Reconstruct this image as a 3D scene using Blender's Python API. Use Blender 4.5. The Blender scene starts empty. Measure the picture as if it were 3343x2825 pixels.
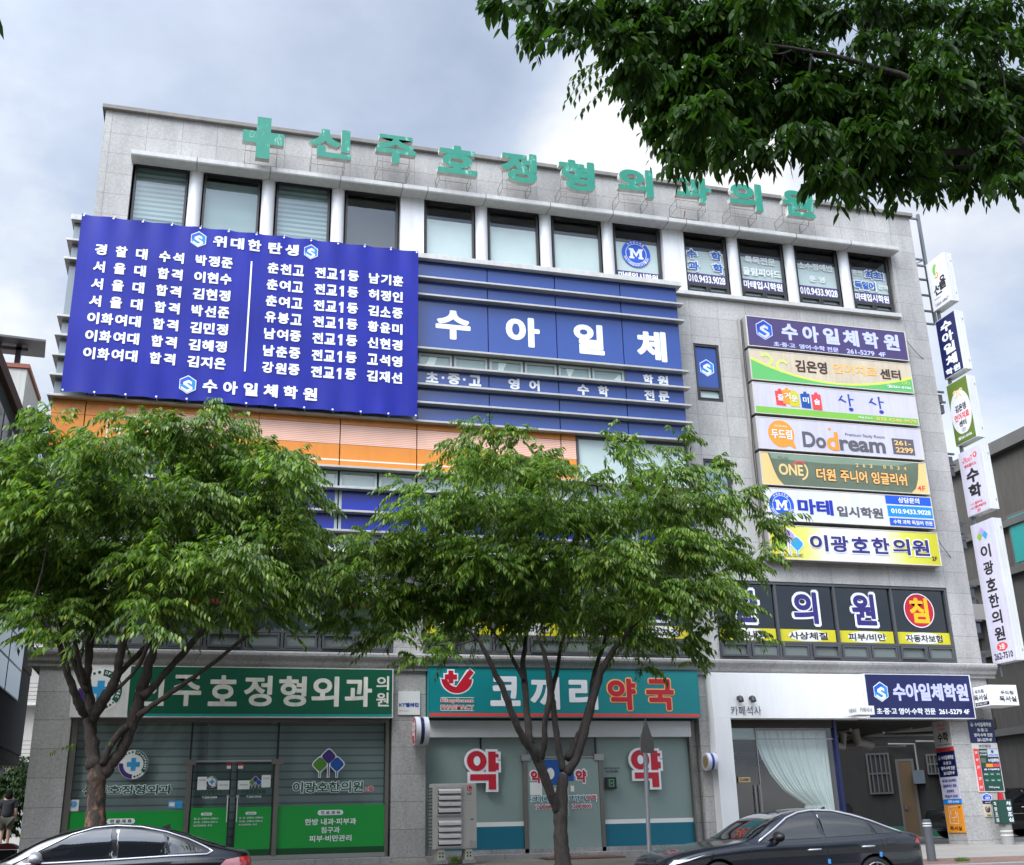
import bpy, bmesh, math, random
import numpy as np
from mathutils import Vector, Matrix
from mathutils.bvhtree import BVHTree

R = math.radians
S = bpy.context.scene
COL = S.collection

# ------------------------------------------------------------------ camera
EYE = Vector((0.0, 0.0, 1.5))
cam_d = bpy.data.cameras.new('camera')
cam = bpy.data.objects.new('camera', cam_d)
COL.objects.link(cam)
S.camera = cam
rv = Vector((0.96418275, -0.26421827, -0.02324496))
uv = Vector((-0.06814167, -0.33144849, 0.94100936))
fv = Vector((0.25633637, 0.90572104, 0.33758119))
m = Matrix((rv, uv, -fv)).transposed().to_4x4()
m.translation = EYE
cam.matrix_world = m
cam_d.sensor_fit = 'HORIZONTAL'
cam_d.sensor_width = 36.0
cam_d.lens = 36.0 * 3628.18 / 3343.0
cam_d.clip_start = 0.05
cam_d.clip_end = 2000

# ------------------------------------------------------------------ world, sun, exposure
SUN_EL, SUN_AZ = R(50), R(232)          # sun high behind the camera, a little to the left
sun_dir = Vector((math.sin(SUN_AZ) * math.cos(SUN_EL), math.cos(SUN_AZ) * math.cos(SUN_EL), math.sin(SUN_EL)))
w = bpy.data.worlds.new('World')
S.world = w
w.use_nodes = True
nt = w.node_tree
nt.nodes.clear()
N = nt.nodes.new
L = nt.links.new
out = N('ShaderNodeOutputWorld')
sky = N('ShaderNodeTexSky')
sky.sky_type = 'NISHITA'
sky.sun_disc = False
sky.sun_elevation = SUN_EL
sky.sun_rotation = SUN_AZ
bg1 = N('ShaderNodeBackground'); bg1.inputs[1].default_value = 0.095
L(sky.outputs[0], bg1.inputs[0])
tc = N('ShaderNodeTexCoord')
sep = N('ShaderNodeSeparateXYZ'); L(tc.outputs['Generated'], sep.inputs[0])
zc = N('ShaderNodeMath'); zc.operation = 'MAXIMUM'; L(sep.outputs[2], zc.inputs[0]); zc.inputs[1].default_value = 0.0
za = N('ShaderNodeMath'); za.operation = 'ADD'; L(zc.outputs[0], za.inputs[0]); za.inputs[1].default_value = 0.35
dx = N('ShaderNodeMath'); dx.operation = 'DIVIDE'; L(sep.outputs[0], dx.inputs[0]); L(za.outputs[0], dx.inputs[1])
dy = N('ShaderNodeMath'); dy.operation = 'DIVIDE'; L(sep.outputs[1], dy.inputs[0]); L(za.outputs[0], dy.inputs[1])
cmb = N('ShaderNodeCombineXYZ'); L(dx.outputs[0], cmb.inputs[0]); L(dy.outputs[0], cmb.inputs[1]); cmb.inputs[2].default_value = 3.7
def cloud_noise(scale, detail, rough, off):
    mp = N('ShaderNodeMapping'); mp.inputs['Location'].default_value = off; L(cmb.outputs[0], mp.inputs[0])
    n = N('ShaderNodeTexNoise'); n.inputs['Scale'].default_value = scale; n.inputs['Detail'].default_value = detail
    n.inputs['Roughness'].default_value = rough; L(mp.outputs[0], n.inputs['Vector'])
    return n.outputs[0]
def ramp(src, stops):
    r = N('ShaderNodeValToRGB'); L(src, r.inputs[0])
    e = r.color_ramp.elements
    while len(e) < len(stops): e.new(0.5)
    for i, (p, c) in enumerate(stops):
        e[i].position = p; e[i].color = (c[0], c[1], c[2], 1)
    return r.outputs[0]
cover = ramp(cloud_noise(1.25, 7, 0.55, (0.4, 0.2, 0)), [(0.36, (.30, .30, .30)), (0.62, (1, 1, 1))])
tn = cloud_noise(1.7, 9, 0.58, (3.1, 1.4, 0))
def patch_of_cloud(src, d, width, gain):
    """more (or less) bright cloud round one direction of the sky"""
    dd = Vector(d).normalized()
    q = N('ShaderNodeVectorMath'); q.operation = 'DOT_PRODUCT'; L(tc.outputs['Generated'], q.inputs[0]); q.inputs[1].default_value = dd
    mr = N('ShaderNodeMapRange'); mr.interpolation_type = 'SMOOTHSTEP'; L(q.outputs['Value'], mr.inputs[0]); mr.inputs[1].default_value = math.cos(R(width)); mr.inputs[2].default_value = 1.0; mr.inputs[3].default_value = 0; mr.inputs[4].default_value = gain
    a_ = N('ShaderNodeMath'); a_.operation = 'ADD'; L(src, a_.inputs[0]); L(mr.outputs[0], a_.inputs[1])
    return a_.outputs[0]
tn = patch_of_cloud(tn, (.355, .76, .54), 9, .20)
tn = patch_of_cloud(tn, (.60, .73, .34), 11, .20)
tn = patch_of_cloud(tn, (-.16, .88, .30), 9, .18)
tn = patch_of_cloud(tn, (-.05, .80, .60), 24, -.14)
tone = ramp(tn, [(0.33, (.50, .58, .74)), (0.46, (.63, .72, .88)), (0.55, (.85, .91, .99)), (0.65, (1.2, 1.2, 1.2))])
bg2 = N('ShaderNodeBackground'); L(tone, bg2.inputs[0])
# cloud brightened round the sun direction, added as fill light from behind the camera
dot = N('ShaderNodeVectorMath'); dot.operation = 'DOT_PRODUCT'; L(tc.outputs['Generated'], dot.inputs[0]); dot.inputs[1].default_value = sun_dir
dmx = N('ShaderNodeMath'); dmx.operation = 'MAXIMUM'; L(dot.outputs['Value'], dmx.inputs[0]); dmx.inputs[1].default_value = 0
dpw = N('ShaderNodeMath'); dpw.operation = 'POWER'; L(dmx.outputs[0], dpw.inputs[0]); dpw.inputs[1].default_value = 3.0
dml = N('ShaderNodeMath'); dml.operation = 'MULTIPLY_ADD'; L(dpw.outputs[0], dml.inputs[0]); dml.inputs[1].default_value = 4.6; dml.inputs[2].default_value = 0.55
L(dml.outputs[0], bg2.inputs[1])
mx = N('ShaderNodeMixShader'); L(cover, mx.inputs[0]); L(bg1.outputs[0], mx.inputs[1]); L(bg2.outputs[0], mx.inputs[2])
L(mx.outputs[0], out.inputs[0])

sun_d = bpy.data.lights.new('sun', 'SUN')
sun_d.energy = 1.8
sun_d.angle = R(42)
sun_d.color = (1.0, 0.95, 0.88)
sun = bpy.data.objects.new('sun', sun_d)
COL.objects.link(sun)
sun.location = (-20, -30, 60)
sun.rotation_euler = (-sun_dir).to_track_quat('-Z', 'Y').to_euler()

S.view_settings.view_transform = 'Standard'
S.view_settings.look = 'None'
S.view_settings.exposure = 0.92
S.view_settings.gamma = 1.0
S.cycles.max_bounces = 8
S.cycles.transparent_max_bounces = 16
S.cycles.caustics_reflective = False
S.cycles.caustics_refractive = False

# ------------------------------------------------------------------ materials
MATS = {}
def new_mat(name):
    mt = bpy.data.materials.new(name); mt.use_nodes = True
    t = mt.node_tree
    MATS[name] = mt
    return mt, t, t.nodes.get('Principled BSDF')
def geo_pos(t):
    g = t.nodes.new('ShaderNodeNewGeometry')
    return g.outputs['Position']
def noise(t, vec, scale, detail=4, rough=.55):
    n = t.nodes.new('ShaderNodeTexNoise')
    n.inputs['Scale'].default_value = scale; n.inputs['Detail'].default_value = detail; n.inputs['Roughness'].default_value = rough
    t.links.new(vec, n.inputs['Vector'])
    return n.outputs[0]
def tramp(t, src, stops):
    r = t.nodes.new('ShaderNodeValToRGB'); t.links.new(src, r.inputs[0])
    e = r.color_ramp.elements
    while len(e) < len(stops): e.new(0.5)
    for i, (p, c) in enumerate(stops):
        if not isinstance(c, (tuple, list)): c = (c, c, c)
        e[i].position = p; e[i].color = (c[0], c[1], c[2], 1)
    return r.outputs[0]
def mult(t, a, b, fac=1.0):
    mxx = t.nodes.new('ShaderNodeMix'); mxx.data_type = 'RGBA'; mxx.blend_type = 'MULTIPLY'
    mxx.inputs[0].default_value = fac
    for s_, k in ((a, 6), (b, 7)):
        if isinstance(s_, tuple): mxx.inputs[k].default_value = (*s_, 1)
        else: t.links.new(s_, mxx.inputs[k])
    return mxx.outputs[2]
def stretch(t, vec, sc):
    mp = t.nodes.new('ShaderNodeMapping'); mp.inputs['Scale'].default_value = sc; t.links.new(vec, mp.inputs[0])
    return mp.outputs[0]
def mat(name, c, rough=.5, metal=0., spec=.5, dirt=.12, scale=1.2, coat=0., bump=0., streak=0.):
    """painted or plain surface with slight unevenness and optional rain streaks"""
    mt, t, b = new_mat(name)
    p = geo_pos(t)
    col = tuple(c)
    if dirt:
        col = mult(t, col, tramp(t, noise(t, p, scale, 6, .6), [(.25, 1 - dirt), (.7, 1.0)]))
    if streak:
        col = mult(t, col, tramp(t, noise(t, stretch(t, p, (5, 5, .5)), 1.6, 6, .65), [(.35, 1 - streak), (.62, 1.0)]))
    if isinstance(col, tuple): b.inputs['Base Color'].default_value = (*col, 1)
    else: t.links.new(col, b.inputs['Base Color'])
    b.inputs['Roughness'].default_value = rough
    b.inputs['Metallic'].default_value = metal
    b.inputs['Specular IOR Level'].default_value = spec
    b.inputs['Coat Weight'].default_value = coat
    b.inputs['Coat Roughness'].default_value = .04
    if bump:
        bp = t.nodes.new('ShaderNodeBump'); bp.inputs['Strength'].default_value = bump; bp.inputs['Distance'].default_value = .01
        t.links.new(noise(t, p, scale * 14, 5), bp.inputs['Height']); t.links.new(bp.outputs[0], b.inputs['Normal'])
    return mt
def stone(name, base, bw, bh, ox, oz, joint=.006, fs=34):
    """flamed granite: fine dark and pale flecks, thin joints, faint soot"""
    mt, t, b = new_mat(name)
    p = geo_pos(t)
    fleck = tramp(t, noise(t, p, fs, 4, .85), [(.32, .55), (.45, .93), (.58, 1.04), (.68, 1.25)])
    blot = tramp(t, noise(t, p, 14, 4, .65), [(.3, .84), (.7, 1.08)])
    soot = tramp(t, noise(t, stretch(t, p, (1.4, 1.4, .35)), .9, 8, .68), [(.30, .70), (.60, 1.03)])
    col = mult(t, mult(t, mult(t, (base, base * .98, base * .945), fleck), blot), soot)
    sp = t.nodes.new('ShaderNodeSeparateXYZ'); t.links.new(p, sp.inputs[0])
    ad = t.nodes.new('ShaderNodeMath'); ad.operation = 'ADD'; t.links.new(sp.outputs[0], ad.inputs[0]); t.links.new(sp.outputs[1], ad.inputs[1])
    cb = t.nodes.new('ShaderNodeCombineXYZ'); t.links.new(ad.outputs[0], cb.inputs[0]); t.links.new(sp.outputs[2], cb.inputs[1])
    mp = t.nodes.new('ShaderNodeMapping'); mp.inputs['Location'].default_value = (-ox, -oz, 0); t.links.new(cb.outputs[0], mp.inputs[0])
    br = t.nodes.new('ShaderNodeTexBrick'); br.offset = 0.0; br.squash = 1.0
    br.inputs['Color1'].default_value = (1, 1, 1, 1); br.inputs['Color2'].default_value = (.86, .86, .865, 1); br.inputs['Mortar'].default_value = (.55, .54, .52, 1)
    br.inputs['Scale'].default_value = 1.0; br.inputs['Mortar Size'].default_value = joint; br.inputs['Mortar Smooth'].default_value = .1
    br.inputs['Brick Width'].default_value = bw; br.inputs['Row Height'].default_value = bh
    t.links.new(mp.outputs[0], br.inputs['Vector'])
    col = mult(t, col, br.outputs[0])
    t.links.new(col, b.inputs['Base Color'])
    b.inputs['Roughness'].default_value = .75
    bp = t.nodes.new('ShaderNodeBump'); bp.inputs['Strength'].default_value = .25; bp.inputs['Distance'].default_value = .004
    t.links.new(noise(t, p, 70, 3), bp.inputs['Height']); t.links.new(bp.outputs[0], b.inputs['Normal'])
    return mt
def glass(name, tint, refl=1.0):
    mt, t, b = new_mat(name)
    t.nodes.remove(b)
    o = t.nodes.get('Material Output')
    tr = t.nodes.new('ShaderNodeBsdfTransparent'); tr.inputs[0].default_value = (*tint, 1)
    gl = t.nodes.new('ShaderNodeBsdfGlossy'); gl.inputs['Roughness'].default_value = .015; gl.inputs[0].default_value = (.95, .97, 1, 1)
    ge = t.nodes.new('ShaderNodeNewGeometry')
    dt = t.nodes.new('ShaderNodeVectorMath'); dt.operation = 'DOT_PRODUCT'; t.links.new(ge.outputs['Normal'], dt.inputs[0]); t.links.new(ge.outputs['Incoming'], dt.inputs[1])
    ab = t.nodes.new('ShaderNodeMath'); ab.operation = 'ABSOLUTE'; t.links.new(dt.outputs['Value'], ab.inputs[0])
    iv = t.nodes.new('ShaderNodeMath'); iv.operation = 'SUBTRACT'; iv.inputs[0].default_value = 1.0; t.links.new(ab.outputs[0], iv.inputs[1])
    pw = t.nodes.new('ShaderNodeMath'); pw.operation = 'POWER'; t.links.new(iv.outputs[0], pw.inputs[0]); pw.inputs[1].default_value = 5.0
    fr = t.nodes.new('ShaderNodeMath'); fr.operation = 'MULTIPLY_ADD'; t.links.new(pw.outputs[0], fr.inputs[0]); fr.inputs[1].default_value = .62; fr.inputs[2].default_value = .055
    nz = noise(t, geo_pos(t), .8, 2)
    bp = t.nodes.new('ShaderNodeBump'); bp.inputs['Strength'].default_value = .03; bp.inputs['Distance'].default_value = .05
    t.links.new(nz, bp.inputs['Height']); t.links.new(bp.outputs[0], gl.inputs['Normal'])
    ml = t.nodes.new('ShaderNodeMath'); ml.operation = 'MULTIPLY'; ml.inputs[1].default_value = refl * 1.6; ml.use_clamp = True
    t.links.new(fr.outputs[0], ml.inputs[0])
    mxs = t.nodes.new('ShaderNodeMixShader'); t.links.new(ml.outputs[0], mxs.inputs[0]); t.links.new(tr.outputs[0], mxs.inputs[1]); t.links.new(gl.outputs[0], mxs.inputs[2])
    t.links.new(mxs.outputs[0], o.inputs[0])
    return mt
def striped(name, c1, c2, period, axis=2, rough=.5, duty=.5, edge=.04):
    mt, t, b = new_mat(name)
    p = geo_pos(t)
    sp = t.nodes.new('ShaderNodeSeparateXYZ'); t.links.new(p, sp.inputs[0])
    d = t.nodes.new('ShaderNodeMath'); d.operation = 'DIVIDE'; t.links.new(sp.outputs[axis], d.inputs[0]); d.inputs[1].default_value = period
    fr = t.nodes.new('ShaderNodeMath'); fr.operation = 'FRACT'; t.links.new(d.outputs[0], fr.inputs[0])
    c = tramp(t, fr.outputs[0], [(0, c1), (duty - edge, c1), (duty, c2), (1 - edge, c2), (1, c1)])
    c = mult(t, c, tramp(t, noise(t, p, 1.1, 5), [(.3, .85), (.7, 1.0)]))
    t.links.new(c, b.inputs['Base Color']); b.inputs['Roughness'].default_value = rough
    return mt
def leaf_mat(name, dark, light, back=.45, spec=.5, rough=.4):
    mt, t, b = new_mat(name)
    o = t.nodes.get('Material Output')
    g = t.nodes.new('ShaderNodeNewGeometry')
    c = tramp(t, g.outputs['Random Per Island'], [(0, dark), (.55, tuple((a + b_) / 2 for a, b_ in zip(dark, light))), (.93, light), (1, (light[0] * 1.7, light[1] * 1.25, light[2]))])
    big = tramp(t, noise(t, g.outputs['Position'], .9, 3), [(.35, .75), (.65, 1.15)])
    c = mult(t, c, big)
    t.links.new(c, b.inputs['Base Color']); b.inputs['Roughness'].default_value = rough; b.inputs['Specular IOR Level'].default_value = spec
    tl = t.nodes.new('ShaderNodeBsdfTranslucent')
    t.links.new(mult(t, c, (1.2, 1.4, .6)), tl.inputs[0])
    ms = t.nodes.new('ShaderNodeMixShader'); ms.inputs[0].default_value = back
    t.links.new(b.outputs[0], ms.inputs[1]); t.links.new(tl.outputs[0], ms.inputs[2]); t.links.new(ms.outputs[0], o.inputs[0])
    return mt
def bark_mat(name, c1, c2, patch=None):
    mt, t, b = new_mat(name)
    p = geo_pos(t)
    c = tramp(t, noise(t, stretch(t, p, (1, 1, .35)), 16, 6, .7), [(.3, c1), (.65, c2)])
    if patch:
        sp = t.nodes.new('ShaderNodeSeparateXYZ'); t.links.new(p, sp.inputs[0])
        lo = t.nodes.new('ShaderNodeMapRange'); lo.inputs[1].default_value = 2.9; lo.inputs[2].default_value = 1.9; t.links.new(sp.outputs[2], lo.inputs[0])
        sc = t.nodes.new('ShaderNodeMath'); sc.operation = 'MULTIPLY'
        t.links.new(tramp(t, noise(t, stretch(t, p, (1, 1, .6)), 9, 5, .7), [(.50, 0), (.60, 1)]), sc.inputs[0]); t.links.new(lo.outputs[0], sc.inputs[1])
        mxx = t.nodes.new('ShaderNodeMix'); mxx.data_type = 'RGBA'; t.links.new(sc.outputs[0], mxx.inputs[0]); t.links.new(c, mxx.inputs[6]); mxx.inputs[7].default_value = (*patch, 1)
        c = mxx.outputs[2]
    t.links.new(c, b.inputs['Base Color']); b.inputs['Roughness'].default_value = .9
    bp = t.nodes.new('ShaderNodeBump'); bp.inputs['Strength'].default_value = 1.0; bp.inputs['Distance'].default_value = .04
    t.links.new(noise(t, stretch(t, p, (1, 1, .3)), 22, 6, .7), bp.inputs['Height']); t.links.new(bp.outputs[0], b.inputs['Normal'])
    return mt
def pavers(name, c1, c2, mortar, bw, bh, axis_yx=False):
    mt, t, b = new_mat(name)
    p = geo_pos(t)
    br = t.nodes.new('ShaderNodeTexBrick'); br.offset = .5
    br.inputs['Color1'].default_value = (*c1, 1); br.inputs['Color2'].default_value = (*c2, 1); br.inputs['Mortar'].default_value = (*mortar, 1)
    br.inputs['Scale'].default_value = 1; br.inputs['Mortar Size'].default_value = .012; br.inputs['Brick Width'].default_value = bw; br.inputs['Row Height'].default_value = bh
    t.links.new(p, br.inputs['Vector'])
    c = mult(t, br.outputs[0], tramp(t, noise(t, p, 1.1, 7, .65), [(.3, .72), (.7, 1.05)]))
    c = mult(t, c, tramp(t, noise(t, p, 40, 3), [(.3, .85), (.7, 1.05)]))
    t.links.new(c, b.inputs['Base Color']); b.inputs['Roughness'].default_value = .9
    return mt

stone('granite', .47, .81, .545, -2.39, 15.115)
stone('granite_low', .50, 40.0, .545, -20, 2.13 - .545 * 4, .007, 22)
stone('granite_trim', .36, 1.3, 50, .35, -3, .007)
mat('coping', (.24, .225, .21), .7, dirt=.4, scale=3)
mat('white_panel', (.74, .74, .755), .42, dirt=.10, streak=.12)
mat('canopy_grey', (.56, .555, .54), .5, dirt=.12, streak=.14)
mat('canopy_joint', (.12, .12, .12), .6)
mat('alu', (.50, .49, .47), .42, metal=.35, dirt=.18, scale=2.5, streak=.1)
mat('alu_dark', (.11, .11, .115), .45, metal=.3)
mat('alu_frame', (.32, .32, .33), .4, metal=.5)
mat('frame_dark', (.035, .034, .034), .4)
mat('frame_grey', (.075, .078, .085), .45)
mat('window_frame_pale', (.40, .46, .45), .5)
mat('blue_panel', (.034, .076, .29), .16, spec=.5, dirt=.10, coat=.3)
mat('royal_panel', (.014, .032, .38), .3, dirt=.12)
mat('grey_panel', (.25, .29, .31), .2, dirt=.15, coat=.3)
mat('orange_panel', (.80, .27, .03), .38, dirt=.12, streak=.08)
mat('pink_band', (.86, .60, .50), .4, dirt=.05)
mat('cream_line', (.85, .74, .64), .4, dirt=.03)
mat('brown_line', (.16, .05, .04), .5)
mat('joint_black', (.012, .012, .014), .6)
mat('film', (.66, .715, .695), .35, dirt=.16, scale=.9, coat=.25)
mat('purple_band', (.075, .05, .155), .3, dirt=.05)
mat('letter_white', (.80, .82, .86), .4, dirt=.05)
mat('letter_cream', (.80, .77, .68), .5, dirt=.22, scale=3, streak=.15)
mat('letter_navy', (.030, .022, .17), .4, dirt=0)
mat('letter_black', (.015, .013, .016), .45, dirt=0)
mat('letter_blue', (.02, .12, .46), .35, dirt=0)
mat('letter_red', (.50, .012, .03), .35, dirt=.05)
mat('letter_brown', (.055, .025, .018), .5, dirt=0)
mat('letter_peach', (.90, .46, .14), .5, dirt=0)
mat('letter_amber', (.95, .48, .01), .4, dirt=0)
mat('letter_gold', (.80, .52, .20), .45, dirt=.1)
mat('letter_grey', (.10, .095, .11), .5, dirt=0)
mat('letter_pale', (.82, .86, .85), .5, dirt=.1)
mat('letter_lilac', (.52, .54, .86), .4, dirt=0)
mat('logo_blue', (.01, .24, .78), .35, dirt=0)
mat('logo_navy', (.02, .05, .33), .35, dirt=0)
mat('logo_deep', (.012, .09, .55), .35, dirt=0)
mat('roof_letter_side', (.60, .58, .52), .5, dirt=.35, scale=5)
mat('steel_thin', (.17, .165, .16), .6, metal=.4)
mat('rust', (.16, .045, .02), .8)
mat('sign_cabinet', (.42, .40, .38), .45, metal=.3, dirt=.25, streak=.2)
mat('sign_edge', (.60, .57, .52), .45, dirt=.2)
mat('sign_shadow', (.05, .04, .035), .6, dirt=.3)
mat('purple_face', (.070, .050, .155), .35, dirt=.14, streak=.10)
mat('white_face', (.70, .71, .75), .35, dirt=.10, streak=.08)
mat('lilac_face', (.58, .56, .67), .4, dirt=.10, streak=.09)
mat('beige_face', (.64, .54, .40), .45, dirt=.16, streak=.12)
mat('green_soft', (.12, .45, .13), .45, dirt=.05)
mat('lime_line', (.62, .72, .10), .45, dirt=0)
mat('lime_logo', (.58, .70, .16), .45, dirt=0)
mat('grass_green', (.20, .47, .06), .45, dirt=.06)
mat('sage_face', (.13, .17, .115), .4, dirt=.30, scale=2.2)
mat('sage_light', (.22, .30, .22), .4, dirt=.2)
mat('amber_face', (.80, .55, .22), .45, dirt=.12)
mat('yellow_face', (.62, .56, .02), .4, dirt=.12, scale=2)
mat('navy_face', (.010, .015, .090), .32, dirt=.14, streak=.1)
mat('logo_green', (.26, .42, .03), .4, dirt=0)
mat('logo_violet', (.40, .30, .62), .4, dirt=0)
mat('logo_sky', (.03, .30, .58), .4, dirt=0)
mat('logo_violet_deep', (.05, .02, .16), .4, dirt=0)
mat('logo_blue_deep', (.005, .07, .30), .4, dirt=0)
mat('logo_green_deep', (.07, .22, .02), .4, dirt=0)
mat('sign_orange', (.80, .30, .03), .45, dirt=.06)
mat('sign_red', (.72, .06, .06), .4, dirt=0)
mat('sign_teal', (.004, .22, .235), .35, dirt=.08)
mat('clinic_green', (.004, .095, .05), .35, dirt=.12)
mat('clinic_teal_line', (.01, .28, .25), .4)
mat('clinic_pale', (.72, .70, .67), .5, dirt=.12, streak=.12)
mat('door_green', (.005, .30, .040), .35, dirt=.05, coat=.1)
mat('door_green_dark', (.004, .07, .02), .3)
mat('stainless', (.52, .51, .49), .28, metal=.9, dirt=.15)
mat('brushed_frame', (.20, .185, .165), .38, metal=.6, dirt=.2)
mat('frosted', (.245, .325, .305), .35, dirt=.14, scale=.7, coat=.3)
mat('frosted_dark', (.15, .175, .165), .3, dirt=.12, coat=.3)
mat('pharm_petrol', (.002, .135, .20), .35, dirt=.08, coat=.2)
mat('shutter_white', (.60, .60, .61), .5, dirt=.1)
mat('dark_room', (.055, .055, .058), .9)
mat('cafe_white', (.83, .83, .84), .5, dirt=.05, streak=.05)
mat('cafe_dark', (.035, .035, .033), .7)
mat('curtain_cloth', (.62, .69, .675), .8, dirt=.06)
mat('paper_white', (.74, .74, .72), .7, dirt=.06)
mat('sky_blue', (.10, .33, .62), .45, dirt=0)
mat('mint', (.13, .38, .22), .5, dirt=0)
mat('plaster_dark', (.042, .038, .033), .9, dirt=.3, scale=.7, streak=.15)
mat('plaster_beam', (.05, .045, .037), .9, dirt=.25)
mat('pipe_pale', (.32, .31, .29), .5, dirt=.15)
mat('door_brown', (.13, .08, .035), .6, dirt=.15)
mat('bars_pale', (.13, .125, .11), .5)
mat('cabinet_blue_grey', (.13, .16, .18), .5)
mat('cabinet_pale', (.36, .35, .32), .5, dirt=.25, scale=4)
mat('concrete_grey', (.105, .096, .083), .92, dirt=.28, scale=.5, streak=.22, bump=.15)
mat('concrete_ledge', (.13, .125, .115), .9, dirt=.2, streak=.1)
mat('teal_glass', (.02, .30, .27), .12, dirt=.05)
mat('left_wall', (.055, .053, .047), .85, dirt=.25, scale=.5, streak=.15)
mat('brick_trim', (.10, .045, .032), .85, dirt=.2, scale=5)
mat('left_window', (.04, .06, .06), .1, dirt=0, spec=.35)
mat('tower_white', (.52, .52, .49), .8, dirt=.08, streak=.12)
mat('tile_red', (.30, .10, .06), .7, dirt=.15)
mat('solar_panel', (.07, .075, .08), .5)
mat('far_white', (.42, .39, .36), .8, dirt=.1)
mat('ac_beige', (.46, .44, .41), .5, dirt=.12, streak=.08)
mat('ac_louvre', (.62, .60, .58), .4, dirt=.15)
mat('ac_dark', (.025, .025, .027), .6)
mat('ac_foot', (.48, .46, .38), .7, dirt=.15)
mat('mat_red', (.17, .085, .068), .95, dirt=.2, scale=6)
mat('road_asphalt', (.055, .055, .057), .9, dirt=.25, scale=.6, bump=.3)
mat('ground_dull', (.10, .10, .095), .95, dirt=.25)
mat('kerb_stone', (.30, .295, .285), .85, dirt=.2)
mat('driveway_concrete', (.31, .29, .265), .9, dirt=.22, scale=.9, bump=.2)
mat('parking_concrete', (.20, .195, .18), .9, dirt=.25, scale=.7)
mat('green_paint', (.02, .13, .07), .6, dirt=.2)
mat('line_white', (.62, .62, .6), .7, dirt=.3, scale=6)
pavers('pavers_beige', (.30, .265, .205), (.24, .22, .18), (.12, .11, .095), .22, .11)
pavers('pavers_red', (.26, .155, .12), (.22, .13, .105), (.12, .10, .09), .22, .11)
mat('bollard_grey', (.10, .105, .115), .5, dirt=.15)
mat('reflective_white', (.72, .72, .72), .35, dirt=.05)
mat('galvanised', (.24, .25, .27), .4, metal=.6, dirt=.2)
mat('sign_back', (.11, .105, .095), .5, metal=.4, dirt=.3, scale=6)
mat('ladder_steel', (.20, .215, .235), .45, metal=.5, dirt=.2)
mat('blade_side', (.66, .67, .66), .4, dirt=.12, streak=.12)
mat('screw_grey', (.25, .25, .25), .5)
mat('olive_face', (.11, .17, .025), .45, dirt=.05)
mat('wire_black', (.02, .02, .02), .6, dirt=0)
mat('lamp_black', (.012, .012, .012), .4)
mat('badge_tan', (.33, .22, .12), .5, dirt=.3, scale=12)
mat('brass_plate', (.55, .42, .20), .4)
mat('lamp_red', (.42, .01, .015), .2, coat=.5)
mat('board_green', (.012, .06, .045), .4)
mat('skin', (.26, .15, .11), .6, dirt=0)
mat('hair_black', (.006, .005, .005), .95, spec=.1, dirt=0)
mat('cloth_navy', (.008, .009, .012), .9)
mat('cloth_olive', (.04, .038, .025), .9)
mat('shoe', (.04, .04, .04), .7)
mat('plastic_red', (.26, .04, .035), .5)
mat('paint_navy', (.011, .013, .020), .22, metal=.25, dirt=0, coat=1.0)
mat('paint_black', (.0035, .0035, .0045), .2, metal=.1, dirt=0, coat=1.0)
mat('paint_white', (.62, .62, .62), .3, dirt=.05, coat=.6)
mat('car_glass', (.006, .007, .009), .03, dirt=0, coat=1.0, spec=.8)
mat('chrome', (.75, .75, .78), .12, metal=1, dirt=0)
mat('satin_chrome', (.66, .66, .70), .3, metal=.7, dirt=0)
mat('tyre', (.012, .012, .012), .85, dirt=0)
mat('rim_metal', (.42, .42, .43), .3, metal=.9, dirt=.1)
mat('trim_black', (.008, .008, .008), .45, dirt=0)
mat('tail_red', (.40, .008, .012), .12, dirt=0, coat=1)
mat('tail_pink', (.45, .20, .22), .15, dirt=0, coat=1)
mat('lamp_clear', (.55, .56, .58), .15, dirt=0, coat=1)
mat('foam_blue', (.06, .30, .72), .6, dirt=0)
mat('lantern_paper', (.40, .38, .30), .8)
mat('wood_top', (.20, .13, .07), .6)
mat('water_blue', (.06, .22, .55), .4)
mat('lit_tube', (.8, .85, .8), .4)
mat('reflect_wall', (.20, .195, .19), .85, dirt=.2)
mat('reflect_window', (.03, .035, .04), .15, dirt=0)
glass('glass_clear', (.90, .95, .94))
glass('glass_tint', (.74, .82, .81), 1.2)
glass('glass_smoke', (.40, .44, .44), 1.1)
striped('blind_zebra', (.46, .56, .55), (.20, .27, .27), .125, 2, .7)
striped('blind_plain', (.33, .42, .41), (.31, .395, .385), .42, 2, .7)
striped('shutter_slats', (.29, .345, .345), (.15, .18, .185), .155, 2, .5, .78, .1)
striped('pinstripe', (.86, .60, .50), (.80, .30, .16), .043, 2, .4, .62, .12)
leaf_mat('leaf_street', (.042, .106, .014), (.205, .305, .05), .45, .45, .42)
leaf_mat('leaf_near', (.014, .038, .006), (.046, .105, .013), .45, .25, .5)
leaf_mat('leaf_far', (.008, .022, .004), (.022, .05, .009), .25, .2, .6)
bark_mat('bark', (.020, .015, .012), (.065, .050, .040), (.24, .12, .07))
bark_mat('bark_dark', (.014, .011, .010), (.046, .037, .031))

mt, t, b = new_mat('yellow_fade')       # printed fade from yellow ends to a pale middle
q_ = t.nodes.new('ShaderNodeSeparateXYZ'); t.links.new(geo_pos(t), q_.inputs[0])
r_ = t.nodes.new('ShaderNodeMapRange'); t.links.new(q_.outputs[0], r_.inputs[0]); r_.inputs[1].default_value = 13.1; r_.inputs[2].default_value = 17.95
c_ = tramp(t, r_.outputs[0], [(0, (.60, .52, .01)), (.22, (.66, .66, .16)), (.36, (.72, .73, .76)), (.62, (.72, .73, .76)), (.80, (.62, .62, .08)), (1, (.50, .46, .01))])
t.links.new(c_, b.inputs['Base Color']); b.inputs['Roughness'].default_value = .4

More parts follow.
